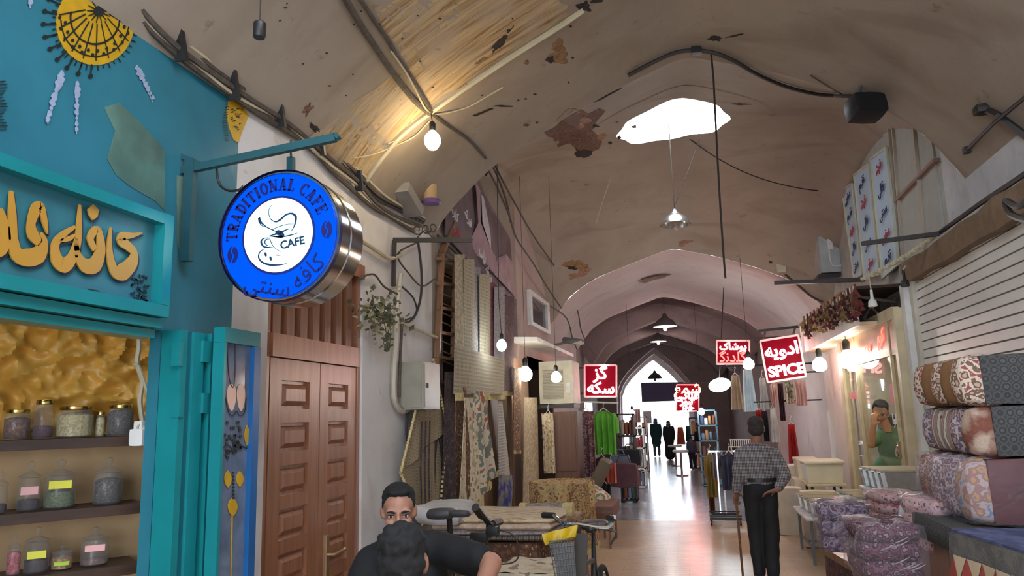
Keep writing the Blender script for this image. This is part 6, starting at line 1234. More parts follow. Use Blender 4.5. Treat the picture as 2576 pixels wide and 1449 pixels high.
# ================================================================= people
def skin_mat(name,c): 
    if name in MC: return MC[name]
    m,nt,b=nodes(name,.5); n=tex(nt,'Noise',coords(nt),Scale=18,Detail=4.0); nt.links.new(ramp(nt,n.outputs[0],[(.3,tuple(x*.86 for x in c)),(.7,c)]),b.inputs['Base Color']); b.inputs['Subsurface Weight'].default_value=.05; MC[name]=m; return m
m_hair=plain('black_hair',C(18,15,15),.85,sc=60,var=.5,bm=.3); m_eye=plain('eye_white',C(214,208,200),.2); m_iris=plain('iris',C(26,18,14),.15); m_lip=plain('lip',C(140,86,78),.5)
class Blob:
    def __init__(s): s.g=MB()
    def c(s,pts,rs,n=14):  # tapering limb through joints
        pts=[Vector(p) for p in pts]
        sp=[];sr=[]
        k=6
        for i in range(len(pts)-1):
            for j in range(k): sp.append(pts[i].lerp(pts[i+1],j/k)); sr.append(rs[i]+(rs[i+1]-rs[i])*j/k)
        sp.append(pts[-1]); sr.append(rs[-1])
        s.g.tube(sp,sr,n); 
        for p,r in zip(pts,rs): s.g.ball(p,r,12,8)
        return s
    def e(s,c,r,rot=None): s.g.ball(c,r,18,12,rot); return s
    def done(s,name,mat,parent,vox=.012,sm=3,disp=0,fr=10):
        vs=s.g.v; b=WL[parent.name]; me=bpy.data.meshes.new('tmp'); me.from_pydata([v-b for v in vs],[],s.g.f); me.update()
        bm=bmesh.new(); bm.from_mesh(me); bmesh.ops.recalc_face_normals(bm,faces=bm.faces[:]); bm.to_mesh(me); bm.free()
        o=bpy.data.objects.new('tmp',me); COL.objects.link(o)
        r=o.modifiers.new('r','REMESH'); r.mode='VOXEL'; r.voxel_size=vox; q=o.modifiers.new('s','SMOOTH'); q.iterations=sm; q.factor=.6
        dg=bpy.context.evaluated_depsgraph_get(); dg.update(); m2=bpy.data.meshes.new_from_object(o.evaluated_get(dg)); bpy.data.objects.remove(o)
        if disp:
            for v in m2.vertices: v.co+=v.normal*disp*noise.noise(v.co*fr)
        m2.polygons.foreach_set('use_smooth',[True]*len(m2.polygons)); m2.materials.clear(); m2.name=name
        ob=mkobj(name,m2,mat,parent,b); WL[ob.name]=b; return ob
def frame3(fwd,up):
    f=Vector(fwd).normalized(); u=Vector(up); u=(u-f*u.dot(f)).normalized(); r=f.cross(u); return Matrix((r,f,u)).transposed()
def head(B,c,Mx,s=1.0,ears=True):
    P=lambda x,y,z: Vector(c)+Mx@(Vector((x,y,z))*s)
    B.e(P(0,-.012,.035),[a*s for a in (.074,.092,.082)],Mx); B.e(P(0,.022,-.03),[a*s for a in (.06,.066,.075)],Mx); B.e(P(0,.05,-.078),[a*s for a in (.032,.032,.026)],Mx)
    B.c([P(0,.086,.022),P(0,.103,-.008),P(0,.112,-.026)],[.009*s,.011*s,.015*s]); B.e(P(-.015,.098,-.03),.010*s); B.e(P(.015,.098,-.03),.010*s)
    for x in (-1,1):
        B.e(P(x*.035,.070,.026),[a*s for a in (.026,.016,.012)],Mx); B.e(P(x*.038,.060,-.025),[a*s for a in (.025,.025,.025)],Mx)
        if ears: B.e(P(x*.076,-.008,-.0),[a*s for a in (.012,.02,.033)],Mx@Matrix.Rotation(x*.25,3,'Z')); B.e(P(x*.072,.002,-.012),[a*s for a in (.012,.014,.02)],Mx)
    B.e(P(0,.086,-.052),[a*s for a in (.026,.012,.008)],Mx); B.e(P(0,.084,-.063),[a*s for a in (.022,.013,.008)],Mx)
def face(c,Mx,s,par,hair=m_hair,beard=False,full=True,top=.0,sides=1.0,eyes=True,fringe=0):
    P=lambda x,y,z: Vector(c)+Mx@(Vector((x,y,z))*s)
    if eyes:
        for x in (-1,1):
            g=MB(); g.ball(P(x*.034,.0735,.006),[.0145*s,.011*s,.0085*s],12,8,Mx); e=build(g,'eye',m_eye,par,True); g=MB(); g.ball(P(x*.034,.0815,.006),[.0062*s,.0045*s,.0066*s],10,6,Mx); build(g,'iris',m_iris,e,True)
            g=MB(); g.tube([P(x*.014,.091,.024),P(x*.03,.091,.031),P(x*.05,.079,.027)],[.0045*s,.006*s,.003*s],6); build(g,'eyebrow',hair,par,True); g=MB(); g.tube([P(x*.02,.0845,.011),P(x*.034,.0865,.0155),P(x*.048,.079,.010)],[.0015*s,.0025*s,.0015*s],5); build(g,'eyelid',hair,e,True)
        g=MB(); g.tube([P(-.024,.094,-.057),P(0,.0985,-.055),P(.024,.094,-.057)],[.002*s,.0045*s,.002*s],6); build(g,'lips',m_lip,par,True)
    H=Blob(); H.e(P(0,-.030,.060),[a*s for a in (.080,.088,.072)],Mx); H.e(P(0,-.05,.005),[a*s for a in (.078*sides,.062,.075)],Mx); H.e(P(0,.030,.104),[a*s for a in (.055,.035,.018)],Mx)
    for x in (-1,1): H.c([P(x*.070,.010,.055),P(x*.074,.008,.022)],[.010*s,.004*s])
    if fringe: H.e(P(0,.055,.08),[a*s for a in (.06,.034,.03)],Mx)
    return H
def hand(B,w,d,n,s=1.0,curl=.5,thumb=1,spread=.0,axis=None):
    """palm at w pointing along d, back-of-hand normal n; five unequal fingers, each bent"""
    d=Vector(d).normalized(); n=Vector(n); n=(n-d*n.dot(d)).normalized(); x=d.cross(n)
    B.e(Vector(w)+d*.045*s,[.04*s,.048*s,.017*s],Matrix((x,d,n)).transposed())
    for i,(o,L) in enumerate(((-.029,.068),(-.010,.078),(.010,.074),(.028,.058))):
        p=Vector(w)+d*.082*s+x*o*s; a=curl*.9; dirs=[]; cur=d+x*spread*(i-1.5)*.3
        pts=[p-d*.02*s,p]; 
        for k in range(3):
            ang=a*(k+.6); dd=(d*math.cos(ang)-n*math.sin(ang)+x*spread*(i-1.5)*.25).normalized(); p=p+dd*L*s*(.44,.32,.26)[k]; pts.append(p)
        B.c(pts,[.0098*s,.0098*s,.009*s,.0085*s,.0075*s],8)
    t0=Vector(w)+d*.02*s+x*(-.030*thumb)*s; t1=t0+(x*-thumb*.8+d*.6-n*.3).normalized()*.036*s; t2=t1+(d*.85-n*.55-x*thumb*.15).normalized()*.03*s
    B.c([Vector(w)+d*.02*s,t0,t1,t2],[.016*s,.014*s,.011*s,.0085*s],8)
# --- walking man with a cane, seen from behind
Y=8.0; p=lambda x,y,dy=0: aY(x,y,Y+dy)
ft=aZ(1920,1458,.0); t=thing('person','older man seen from behind in grey checked shirt and black trousers, leaning on a cane','person',(ft.x,Y,0))
ms=skin_mat('skin_brown',C(150,104,84)); hc=p(1902,1080); Mh=frame3((.1,1,-.05),(0,0,1))
B=Blob(); head(B,hc,Mh,1.02)
neck=p(1902,1118); chest=p(1905,1165); pel=p(1912,1232)
shL,shR=p(1864,1140),p(1946,1142); elL,haL=p(1856,1190,-.03),p(1852,1236,.03); elR,haR=p(1976,1195,-.05),p(1955,1232,-.17)
hpL,hpR=p(1893,1235),p(1932,1235); knL,knR=p(1900,1335,.06),p(1940,1335,.02); anL,anR=p(1910,1432,.05),p(1945,1436,-.05)
for v in (anL,anR): v.z=.09
B.c([hc+Vector((0,-.01,-.04)),neck,neck+Vector((0,0,-.06))],[.058,.056,.07]); B.e(chest,(.16,.10,.20)); B.e(p(1908,1205),(.15,.105,.14)); B.e(pel,(.155,.11,.10))
B.c([shL,elL,haL],[.052,.040,.028]); B.c([shR,elR,haR],[.052,.040,.028]); B.c([hpL,knL,anL],[.085,.055,.04]); B.c([hpR,knR,anR],[.085,.055,.04])
for a in (anL,anR): B.c([a+Vector((0,-.03,-.05)),a+Vector((0,.10,-.055))],[.035,.032])
hand(B,haL+Vector((0,0,-.02)),(-.1,.55,-.8),(-.4,.4,.3),1.05,1.1,-1); hand(B,haR,(-.95,.0,-.25),(0,.3,1),1.05,.35,-1,.3)
B.done('body',ms,t,.0095,3)
m_chk,nt,b_=nodes('checked_shirt',.8); co=coords(nt,(1,1,1)); w1=tex(nt,'Wave',co,Scale=22,bands_direction='Z'); w2=tex(nt,'Wave',co,Scale=22,bands_direction='X'); q1=mix(nt,.5,w1.outputs[0],w2.outputs[0]); nt.links.new(ramp(nt,q1,[(.25,C(62,58,62)),(.5,C(112,104,106)),(.8,C(176,166,164))]),b_.inputs['Base Color'])
B=Blob(); B.e(chest+Vector((0,0,.0)),(.178,.118,.20)); B.c([shL.lerp(shR,.12)+Vector((0,0,.01)),shL.lerp(shR,.5)+Vector((0,0,.045)),shL.lerp(shR,.88)+Vector((0,0,.01))],[.07,.085,.07]); B.e(p(1908,1200),(.172,.125,.15)); B.c([shL,elL,haL.lerp(elL,.12)],[.069,.058,.045]); B.c([shR,elR,haR.lerp(elR,.15)],[.069,.058,.044]); B.c([neck+Vector((0,0,-.05)),neck+Vector((0,0,-.02))],[.075,.066]); B.done('shirt',m_chk,t,.012,4,.012,14)
B=Blob(); B.e(pel+Vector((0,0,.04)),(.162,.122,.075)); B.e(pel,(.168,.128,.12)); B.c([hpL,knL,anL+Vector((0,0,.01))],[.10,.078,.066]); B.c([hpR,knR,anR+Vector((0,0,.01))],[.10,.078,.066]); B.done('trousers',plain('black_trousers',C(26,25,28),.8,sc=12,var=.2),t,.012,4,.012,9)
g=MB(); g.grid(lambda u,v:(pel.x+.17*math.cos(6.283*u),pel.y+.13*math.sin(6.283*u),pel.z+.085+.035*v),24,1); build(g,'belt',m_black,t,True)
H=face(hc,Mh,1.03,t,plain('grey_black_hair',C(52,44,42),.8,sc=40,var=.3),eyes=False); H.done('hair',MC['grey_black_hair'],t,.009,3,.003,60)
for a in (anL,anR): g=MB(); g.rbox(a+Vector((0,.05,-.055)),(.10,.28,.07),.4,4); build(g,'shoe',plain('brown_shoe',C(110,72,56),.5),t,True)
cp=p(1852,1262,.06); ce=aY(1852,1449,Y+.06); ce.z=0; ce.x=cp.x+.01; t2=thing('walking_cane','brown spotted wooden cane held in the left hand of the walking man','cane',ce)
g=MB(); g.tube([ce+Vector((0,0,.0)),cp+Vector((0,0,.06))],[.011,.013],8); build(g,'shaft',carpet('cane_wood',[C(112,76,50),C(56,36,28),C(134,96,64)],'floral',40),t2,True); g=MB(); g.tube([cp+Vector((0,-.05,.07)),cp+Vector((0,0,.085)),cp+Vector((0,.06,.075))],.015,8); build(g,'handle',m_dwd,t2,True)
# --- man in green behind the glass
Y=9.0; p=lambda x,y,dy=0: aY(x,y,Y+dy)
hc=p(2215,1037); t=thing('person','man in a green polo shirt behind the shop glass, one hand over his face','person',(hc.x+.03,Y,0)); Mh=frame3((-.45,-1,-.55),(.12,0,1)); ms2=skin_mat('skin_tan',C(196,142,104))
B=Blob(); head(B,hc,Mh,1.02); neck=p(2228,1072,.02); ch=p(2248,1120,.04); B.c([hc+Vector((.01,.01,-.05)),neck,neck+Vector((.01,0,-.06))],[.05,.055,.07]); B.e(ch,(.15,.10,.2)); B.e(p(2240,1185,.04),(.15,.11,.2)); B.e(p(2240,1240,.04),(.15,.11,.12))
sA,sB=p(2208,1095,.02),p(2285,1100,.05); eA,hA=p(2192,1118,-.10),p(2196,1070,-.13); eB,hB_=p(2292,1160,.05),p(2268,1178,-.1)
B.c([sA,eA,hA],[.05,.042,.030]); B.c([sB,eB,hB_],[.05,.042,.03]); hand(B,hA,(.25,.15,1),(-.5,-1,.2),1.0,.5,-1,.2); hand(B,hB_,(-.8,-.3,-.4),(-.2,-.8,.5),1.0,.6,1)
kx=p(2240,1300,.04); B.c([Vector((kx.x-.09,Y+.04,.88)),Vector((kx.x-.1,Y,.5)),Vector((kx.x-.1,Y+.03,.09))],[.09,.06,.045]); B.c([Vector((kx.x+.09,Y+.04,.88)),Vector((kx.x+.1,Y,.5)),Vector((kx.x+.1,Y+.03,.09))],[.09,.06,.045]); B.done('body',ms2,t,.010,3)
mg_=plain('green_polo',C(92,132,100),.8,sc=10,var=.08); B=Blob(); B.e(ch,(.172,.118,.19)); B.c([sA.lerp(sB,.1),sA.lerp(sB,.5)+Vector((0,0,.04)),sA.lerp(sB,.9)],[.07,.08,.07]); B.e(p(2240,1185,.04),(.178,.128,.2)); B.c([sA,sA.lerp(eA,.75)],[.068,.062]); B.c([sB,sB.lerp(eB,.6)],[.068,.064]); B.done('polo_shirt',mg_,t,.012,4,.008,12)
g=MB(); g.grid(lambda u,v:(neck.x+.01+(.078-.012*v)*math.cos(6.28*u),neck.y+.0+(.07-.01*v)*math.sin(6.28*u),neck.z-.055+.035*v-.02*math.cos(6.28*u+1.57)),20,2); build(g,'collar',plain('dark_collar',C(50,66,58),.8),t,True)
B=Blob(); B.e(Vector((kx.x,Y+.04,.9)),(.17,.125,.13)); B.c([Vector((kx.x-.09,Y+.04,.85)),Vector((kx.x-.1,Y,.5)),Vector((kx.x-.1,Y+.03,.1))],[.1,.075,.06]); B.c([Vector((kx.x+.09,Y+.04,.85)),Vector((kx.x+.1,Y,.5)),Vector((kx.x+.1,Y+.03,.1))],[.1,.075,.06]); B.done('trousers',plain('dark_jeans',C(40,40,48),.8),t,.014,3)
face(hc,Mh,1.02,t).done('hair',m_hair,t,.009,2,.003,60)
# --- seated man in black facing the viewer
Y=3.3; p=lambda x,y,dy=0: aY(x,y,Y+dy)
hc=p(1003,1288); t=thing('person','seated man in black T shirt facing the viewer, dark hair and brows','person',(hc.x+.05,Y+.1,0)); Mh=frame3((.38,-1,-.22),(.0,0,1)); ms3=skin_mat('skin_olive',C(170,120,98)); s=.98
B=Blob(); head(B,hc,Mh,s); neck=hc+Vector((0,.03,-.13)); B.c([hc+Vector((0,.02,-.06)),neck,neck+Vector((0,0,-.05))],[.058,.058,.075])
sA,sB=p(935,1412,.05),p(1115,1380,.05); ch=sA.lerp(sB,.5)+Vector((0,.03,-.13)); B.e(ch,(.17,.11,.18)); pv=ch+Vector((0,.05,-.34)); B.e(ch+Vector((0,.03,-.17)),(.155,.11,.18)); B.e(pv,(.17,.13,.13))
eB,hB_=p(1236,1418,-.08),p(1205,1500,-.25); B.c([sB,eB,hB_],[.056,.047,.032]); hand(B,hB_,(-.3,-.6,-.7),(.3,-.7,.5),1,.7,1)
eA=sA+Vector((-.10,-.05,-.26)); hA=eA+Vector((.14,-.22,-.06)); B.c([sA,eA,hA],[.056,.046,.032]); hand(B,hA,(.5,-.8,-.1),(0,0,1),1,.7,-1)
k1,k2=pv+Vector((-.15,-.42,.02)),pv+Vector((.17,-.40,.02)); B.c([pv+Vector((-.1,0,0)),k1,Vector((k1.x,k1.y+.06,.09))],[.09,.062,.045]); B.c([pv+Vector((.1,0,0)),k2,Vector((k2.x,k2.y+.06,.09))],[.09,.062,.045])
for k in (k1,k2): B.c([Vector((k.x,k.y+.07,.045)),Vector((k.x,k.y-.1,.04))],[.04,.035])
B.done('body',ms3,t,.0075,2)
mb=plain('black_tshirt',C(22,22,24),.85,sc=10,var=.15); B=Blob(); B.e(ch,(.19,.13,.19)); B.c([sA,sA.lerp(sB,.5)+Vector((0,.01,.05)),sB],[.075,.085,.075]); B.e(ch+Vector((0,.03,-.18)),(.178,.135,.2)); B.c([sB,sB.lerp(eB,.72)],[.078,.078]); B.c([sA,sA.lerp(eA,.6)],[.078,.078]); B.done('tshirt',mb,t,.012,4,.012,9)
B=Blob(); B.e(pv,(.185,.145,.14)); B.c([pv+Vector((-.1,0,0)),k1,Vector((k1.x,k1.y+.06,.12))],[.105,.08,.065]); B.c([pv+Vector((.1,0,0)),k2,Vector((k2.x,k2.y+.06,.12))],[.105,.08,.065]); B.done('trousers',MC['dark_jeans'],t,.014,3)
face(hc,Mh,s,t).done('hair',m_hair,t,.006,2,.003,70)
pz=pv.z-.13; g=MB(); g.rbox((pv.x,pv.y+.02,pz-.03),(.4,.34,.06),.3,3); g2=g; t2=thing('stool','dark stool under the seated man in black','stool',(pv.x,pv.y+.02,0)); build(g,'seat',m_dwd,t2,True)
for dx in (-.14,.14):
    for dy in (-.11,.11): g=MB(); g.bar((pv.x+dx,pv.y+dy+.02,0),(pv.x+dx,pv.y+dy+.02,pz-.05),.035); build(g,'leg',m_dwd,t2)
# --- seated person with back to the viewer in front
Y=2.25; p=lambda x,y,dy=0: aY(x,y,Y+dy)
hc=p(1014,1420); t=thing('person','person with short dark hair seen from behind, seated in front of the man in black','person',(hc.x,Y-.02,0)); Mh=frame3((-.25,1,-.1),(0,0,1)); s=.93
B=Blob(); head(B,hc,Mh,s); neck=hc+Vector((0,-.02,-.12)); B.c([hc+Vector((0,-.01,-.05)),neck,neck+Vector((0,0,-.06))],[.05,.05,.065]); sA,sB=neck+Vector((-.19,0,-.09)),neck+Vector((.19,0,-.09)); ch=neck+Vector((0,0,-.24)); B.e(ch,(.16,.1,.18)); pv=ch+Vector((0,-.03,-.33)); B.e(ch+Vector((0,-.02,-.16)),(.14,.1,.18)); B.e(pv,(.16,.12,.12))
eA,hA=sA+Vector((-.05,.06,-.26)),sA+Vector((.05,.26,-.28)); eB,hB_=sB+Vector((.05,.06,-.26)),sB+Vector((-.05,.26,-.28)); B.c([sA,eA,hA],[.05,.04,.03]); B.c([sB,eB,hB_],[.05,.04,.03]); hand(B,hA,(.2,1,-.2),(0,0,1),.95,.6,1); hand(B,hB_,(-.2,1,-.2),(0,0,1),.95,.6,-1)
k1,k2=pv+Vector((-.15,.36,.02)),pv+Vector((.15,.36,.02)); B.c([pv,k1,Vector((k1.x,k1.y-.05,.09))],[.085,.06,.045]); B.c([pv,k2,Vector((k2.x,k2.y-.05,.09))],[.085,.06,.045])
for k in (k1,k2): B.c([Vector((k.x,k.y-.06,.045)),Vector((k.x,k.y+.08,.04))],[.04,.035])
B.done('body',ms3,t,.009,2)
B=Blob(); B.e(ch,(.175,.12,.19)); B.c([sA,neck+Vector((0,0,-.06)),sB],[.065,.075,.065]); B.e(ch+Vector((0,-.02,-.18)),(.16,.12,.2)); B.c([sA,sA.lerp(eA,.7)],[.068,.062]); B.c([sB,sB.lerp(eB,.7)],[.068,.062]); B.done('tshirt',plain('charcoal_tshirt',C(30,30,34),.85),t,.012,4,.008,9)
B=Blob(); B.e(pv,(.175,.135,.13)); B.c([pv,k1,Vector((k1.x,k1.y-.05,.12))],[.1,.075,.06]); B.c([pv,k2,Vector((k2.x,k2.y-.05,.12))],[.1,.075,.06]); B.done('trousers',MC['dark_jeans'],t,.014,3)
face(hc,Mh,s*1.05,t,eyes=False).done('hair',m_hair,t,.006,1,.010,45)
pz=pv.z-.12; t2=thing('stool','dark stool under the person seen from behind','stool',(pv.x,pv.y,0)); g=MB(); g.rbox((pv.x,pv.y,pz-.03),(.36,.32,.06),.3,3); build(g,'seat',m_dwd,t2,True)
for dx in (-.12,.12):
    for dy in (-.1,.1): g=MB(); g.bar((pv.x+dx,pv.y+dy,0),(pv.x+dx,pv.y+dy,pz-.05),.035); build(g,'leg',m_dwd,t2)
# --- three people far down the bazaar
def walker(px,pyt,pyf,Y,label,top,bot,coat=0,fw=1,scarf=None):
    f=aY(px,pyf,Y); f.z=0; hgt=aY(px,pyt,Y).z; k=hgt/1.65; t=thing('person',label,'person',f); Q=lambda x,y,z: f+Vector((x*k,y*k*fw,z*k)); Mh=frame3((0,fw,0),(0,0,1))
    B=Blob(); head(B,Q(0,0,1.53),Mh,k); B.c([Q(0,0,1.46),Q(0,0,1.38)],[.055*k,.07*k]); B.e(Q(0,0,1.2),(.16*k,.11*k,.2*k)); B.e(Q(0,0,.98),(.15*k,.11*k,.2*k))
    for s_ in (-1,1):
        B.c([Q(s_*.18,0,1.34),Q(s_*.22,-.03,1.08),Q(s_*.2,.06,.84)],[.05*k,.04*k,.03*k]); hand(B,Q(s_*.2,.06,.83),(0,.2,-1),(s_,0,0),k,.5,s_); B.c([Q(s_*.08,0,.88),Q(s_*.09,.1*s_,.48),Q(s_*.09,.06*s_,.08)],[.085*k,.06*k,.045*k]); B.c([Q(s_*.09,.04*s_,.04),Q(s_*.09,.06*s_+.13,.035)],[.04*k,.03*k])
    B.done('body',ms,t,.018,2)
    B=Blob(); B.e(Q(0,0,1.2),(.18*k,.13*k,.2*k)); B.c([Q(-.17,0,1.35),Q(.17,0,1.35)],[.07*k,.07*k]); B.e(Q(0,0,1.0),(.18*k,.14*k,.24*k))
    if coat: B.c([Q(0,0,1.0),Q(0,0,coat)],[.17*k,.21*k])
    for s_ in (-1,1): B.c([Q(s_*.18,0,1.34),Q(s_*.22,-.03,1.08),Q(s_*.2,.05,.88)],[.065*k,.055*k,.045*k])
    B.done('coat' if coat else 'shirt',top,t,.02,2)
    B=Blob(); B.e(Q(0,0,.92),(.165*k,.125*k,.12*k))
    for s_ in (-1,1): B.c([Q(s_*.08,0,.86),Q(s_*.09,.1*s_,.48),Q(s_*.09,.06*s_,.08)],[.1*k,.075*k,.06*k])
    B.done('trousers',bot,t,.02,2)
    H=Blob(); H.e(Q(0,-.015,1.565),[a*k for a in (.088,.105,.09)]); 
    if scarf: H.e(Q(0,-.02,1.46),(.1*k,.1*k,.1*k))
    H.done('headscarf' if scarf else 'hair',scarf or m_hair,t,.014,1)
walker(1653,1052,1136,29.0,'distant person walking in dark green coat toward the bright street arch',cm('dkgreen',C(30,66,66)),cm('greytr',C(90,88,100)),.62,1,cm('scarf',C(90,96,130)))
walker(1686,1058,1147,27.0,'distant person in black walking beside the right hand stalls',cm('blackc',C(24,24,32)),cm('blackt',C(30,30,36)),.2,-1,cm('scarf2',C(60,64,90)))
walker(1742,1098,1166,22.5,'distant bent figure in grey beside the glass case on the right',cm('greyc',C(70,76,92)),cm('blackt2',C(30,30,36)),0,-1)
# ================================================================= bicycles
def wheel(c,r,t,ax='X',lbl=None):
    c=Vector(c); g=MB(); n=36
    ring=lambda rr: [c+Vector((0,rr*math.cos(2*math.pi*i/n),rr*math.sin(2*math.pi*i/n))) for i in range(n+1)]
    g.tube(ring(r),.022,8,False); w=build(g,'wheel',plain('tyre',C(28,28,28),.8),t,True); g=MB(); g.tube(ring(r-.03),.012,6,False); build(g,'rim',m_chrome,w,True)
    g=MB()
    for i in range(24): a=2*math.pi*i/24; g.tube([c+Vector((.02*(-1)**i,0,0)),c+Vector((0,(r-.03)*math.cos(a),(r-.03)*math.sin(a)))],.0015,4)
    g.tube([c-Vector((.05,0,0)),c+Vector((.05,0,0))],.02,8); build(g,'spokes',m_chrome,w)
def bike(hx,hy,hz,frame,label,d,seat=True,turn=0):
    """hx,hy,hz: stem top; d: +1 front wheel toward the viewer"""
    t=thing('bicycle',label,'bicycle',(hx,hy,0)); r=.33; fy=hy-.12*d; by=fy+1.05*d
    wheel((hx,fy,r),r-.0,t); wheel((hx,by,r),r,t)
    top=Vector((hx,hy,hz)); hd=Vector((hx,hy+.02*d,hz-.12)); bb=Vector((hx,fy+.55*d,.3)); st=Vector((hx,fy+.68*d,.78))
    g=MB(); g.tube([hd,hd+Vector((0,-.03*d,-.14)),],.022,8); g.tube([hd+Vector((0,-.02*d,-.1)),st],.016,8); g.tube([hd+Vector((0,-.03*d,-.14)),bb],.019,8); g.tube([bb,st],.017,8)
    for s in (-1,1): g.tube([bb+Vector((s*.02,0,0)),(hx+s*.05,by,r)],.01,6); g.tube([st,(hx+s*.05,by,r)],.009,6)
    build(g,'frame',frame,t,True)
    g=MB()
    for s in (-1,1): g.tube([hd+Vector((s*.04,-.03*d,-.16)),(hx+s*.05,fy,r)],.013,6)
    g.tube([hd+Vector((-.05,-.03*d,-.16)),hd+Vector((.05,-.03*d,-.16))],.014,6); g.tube([hd,top],.013,8); build(g,'fork',m_dgrey,t,True)
    if seat: g=MB(); g.tube([st,st+Vector((0,.05*d,.16))],.013,8); build(g,'seat_post',m_black,t,True)
    if seat: c=st+Vector((0,.06*d,.2)); g=MB(); g.rbox(c+Vector((0,.06*d,0)),(.18,.14,.06),.6,4); g.rbox(c+Vector((0,-.06*d,.0)),(.07,.2,.045),.6,4); build(g,'saddle',m_black,t,True)
    g=MB(); g.lathe([(.09,-.004),(.09,.004)],bb+Vector((.04,0,0)),20,'X'); g.tube([bb+Vector((.06,0,0)),bb+Vector((.06,.1,-.13))],.01,6); g.tube([bb+Vector((-.06,0,0)),bb+Vector((-.06,-.1,.13))],.01,6); build(g,'crank',m_dgrey,t,True)
    if turn:
        for o in t.children_recursive: o.data.transform(Matrix.Rotation(turn,4,'Z'))
    return t,top,hd
Yb=4.3; p=lambda x,y,dy=0: aY(x,y,Yb+dy)
tp=p(1455,1318); t,top,hd=bike(tp.x,Yb,tp.z,m_dgrey,'old bicycle with chrome handlebar and yellow bag at the edge of the passage',1)
g=MB(); g.tube([p(1392,1296,.06),p(1408,1312,.03),p(1424,1318,0),p(1455,1318,0),p(1500,1326,0),p(1530,1326,-.0),p(1542,1312,.0),p(1545,1300,-.05)],.0125,8); build(g,'handlebar',m_chrome,t,True)
g=MB(); g.tube([p(1366,1296,.1),p(1394,1297,.06)],.018,8); g.tube([p(1545,1304,-.02),p(1530,1303,-.08)],.017,8); build(g,'grip',m_black,t,True)
g=MB(); g.tube([p(1515,1330),p(1550,1338),p(1548,1350),p(1536,1370)],.006,6); g.tube([p(1405,1312),p(1430,1332),p(1455,1335)],.005,6); build(g,'brake_lever',m_dgrey,t,True)
g=MB(); g.tube([p(*q) for q in smooth([(1493,1335),(1497,1370),(1500,1420),(1506,1449),(1496,1475)])],.004,5); build(g,'brake_cable',m_wired,t,True)
g=MB(); cloth(g,p(1365,1345,-.10),p(1455,1322,-.10),p(1448,1352,-.12),p(1372,1372,-.12),2,.012,.02); build(g,'yellow_bag',plain('yellow_plastic',C(196,160,24),.4,var=.15,sc=20),t,True)
g=MB(); g.hexa([p(1448,1340,-.03),p(1480,1345,-.03),p(1470,1500,-.03),p(1434,1500,-.03)]+[p(1448,1340,.12),p(1480,1345,.12),p(1470,1500,.12),p(1434,1500,.12)]); build(g,'dark_panel',plain('panel_olive',C(62,56,50),.6),t)
g=MB(); # wire basket
for i in range(9): x0=1382+i*7.5; x1=1402+i*6.0; g.tube([p(x0,1362,-.18),p(x1,1480,-.18)],.0035,4)
for k in range(8): y=1362+k*16; g.tube([p(1382+k*2.7,y,-.18),p(1442+k*1.2,y-6,-.18)],.0035,4)
g.hexa([p(1386,1368,-.17),p(1440,1364,-.17),p(1452,1490,-.17),p(1412,1490,-.17),p(1386,1368,-.16),p(1440,1364,-.16),p(1452,1490,-.16),p(1412,1490,-.16)]); build(g,'wire_basket',plain('basket_grey',C(120,118,116),.5,.4),t)
tp2=aY(1222,1348,4.05); t,top,hd=bike(tp2.x,4.05,tp2.z,m_dgrey,'black mountain bicycle standing behind the man in black',1,seat=False,turn=R(38))
p=lambda x,y,dy=0: aY(x,y,4.05+dy)
g=MB(); g.tube([p(1200,1282,-.12),p(1225,1310,-.02),p(1232,1322,0),p(1258,1312,.14)],.016,8); build(g,'handlebar',m_black,t,True); g=MB(); g.tube([p(1196,1276,-.16),p(1212,1298,-.06)],.022,8); g.tube([p(1240,1318,.04),p(1259,1312,.15)],.02,8); build(g,'grip',m_black,t,True)
g=MB(); g.tube([p(1232,1320),p(1230,1345),p(1215,1352)],.022,8); g.rbox(p(1240,1335,.0),(.07,.06,.05),.3,2); g.rbox(p(1206,1352,-.04),(.1,.06,.06),.4,2); build(g,'stem',m_black,t,True)
g=MB(); g.tube([p(1213,1352,-.02),p(1200,1385,-.02),p(1196,1460,-.02)],.024,10); build(g,'head_tube_label',plain('label_green',C(150,196,176),.4),t,True)
g=MB(); g.tube([p(*q) for q in smooth([(1240,1330),(1290,1345),(1306,1390),(1290,1415),(1240,1420)])],.004,5); build(g,'brake_cable',m_wired,t,True)
c=aY(1122,1292,4.4); g=MB(); g.rbox(c+Vector((-.03,0,0)),(.16,.16,.06),.6,4); g.rbox(c+Vector((.07,0,0)),(.16,.07,.04),.6,4); build(g,'saddle',plain('saddle_grey',C(62,60,62),.5),t,True); g=MB(); g.tube([c+Vector((.02,0,-.02)),Vector((top.x-.34,4.05+.44,.78))],.018,8); build(g,'seat_post',m_black,t,True)
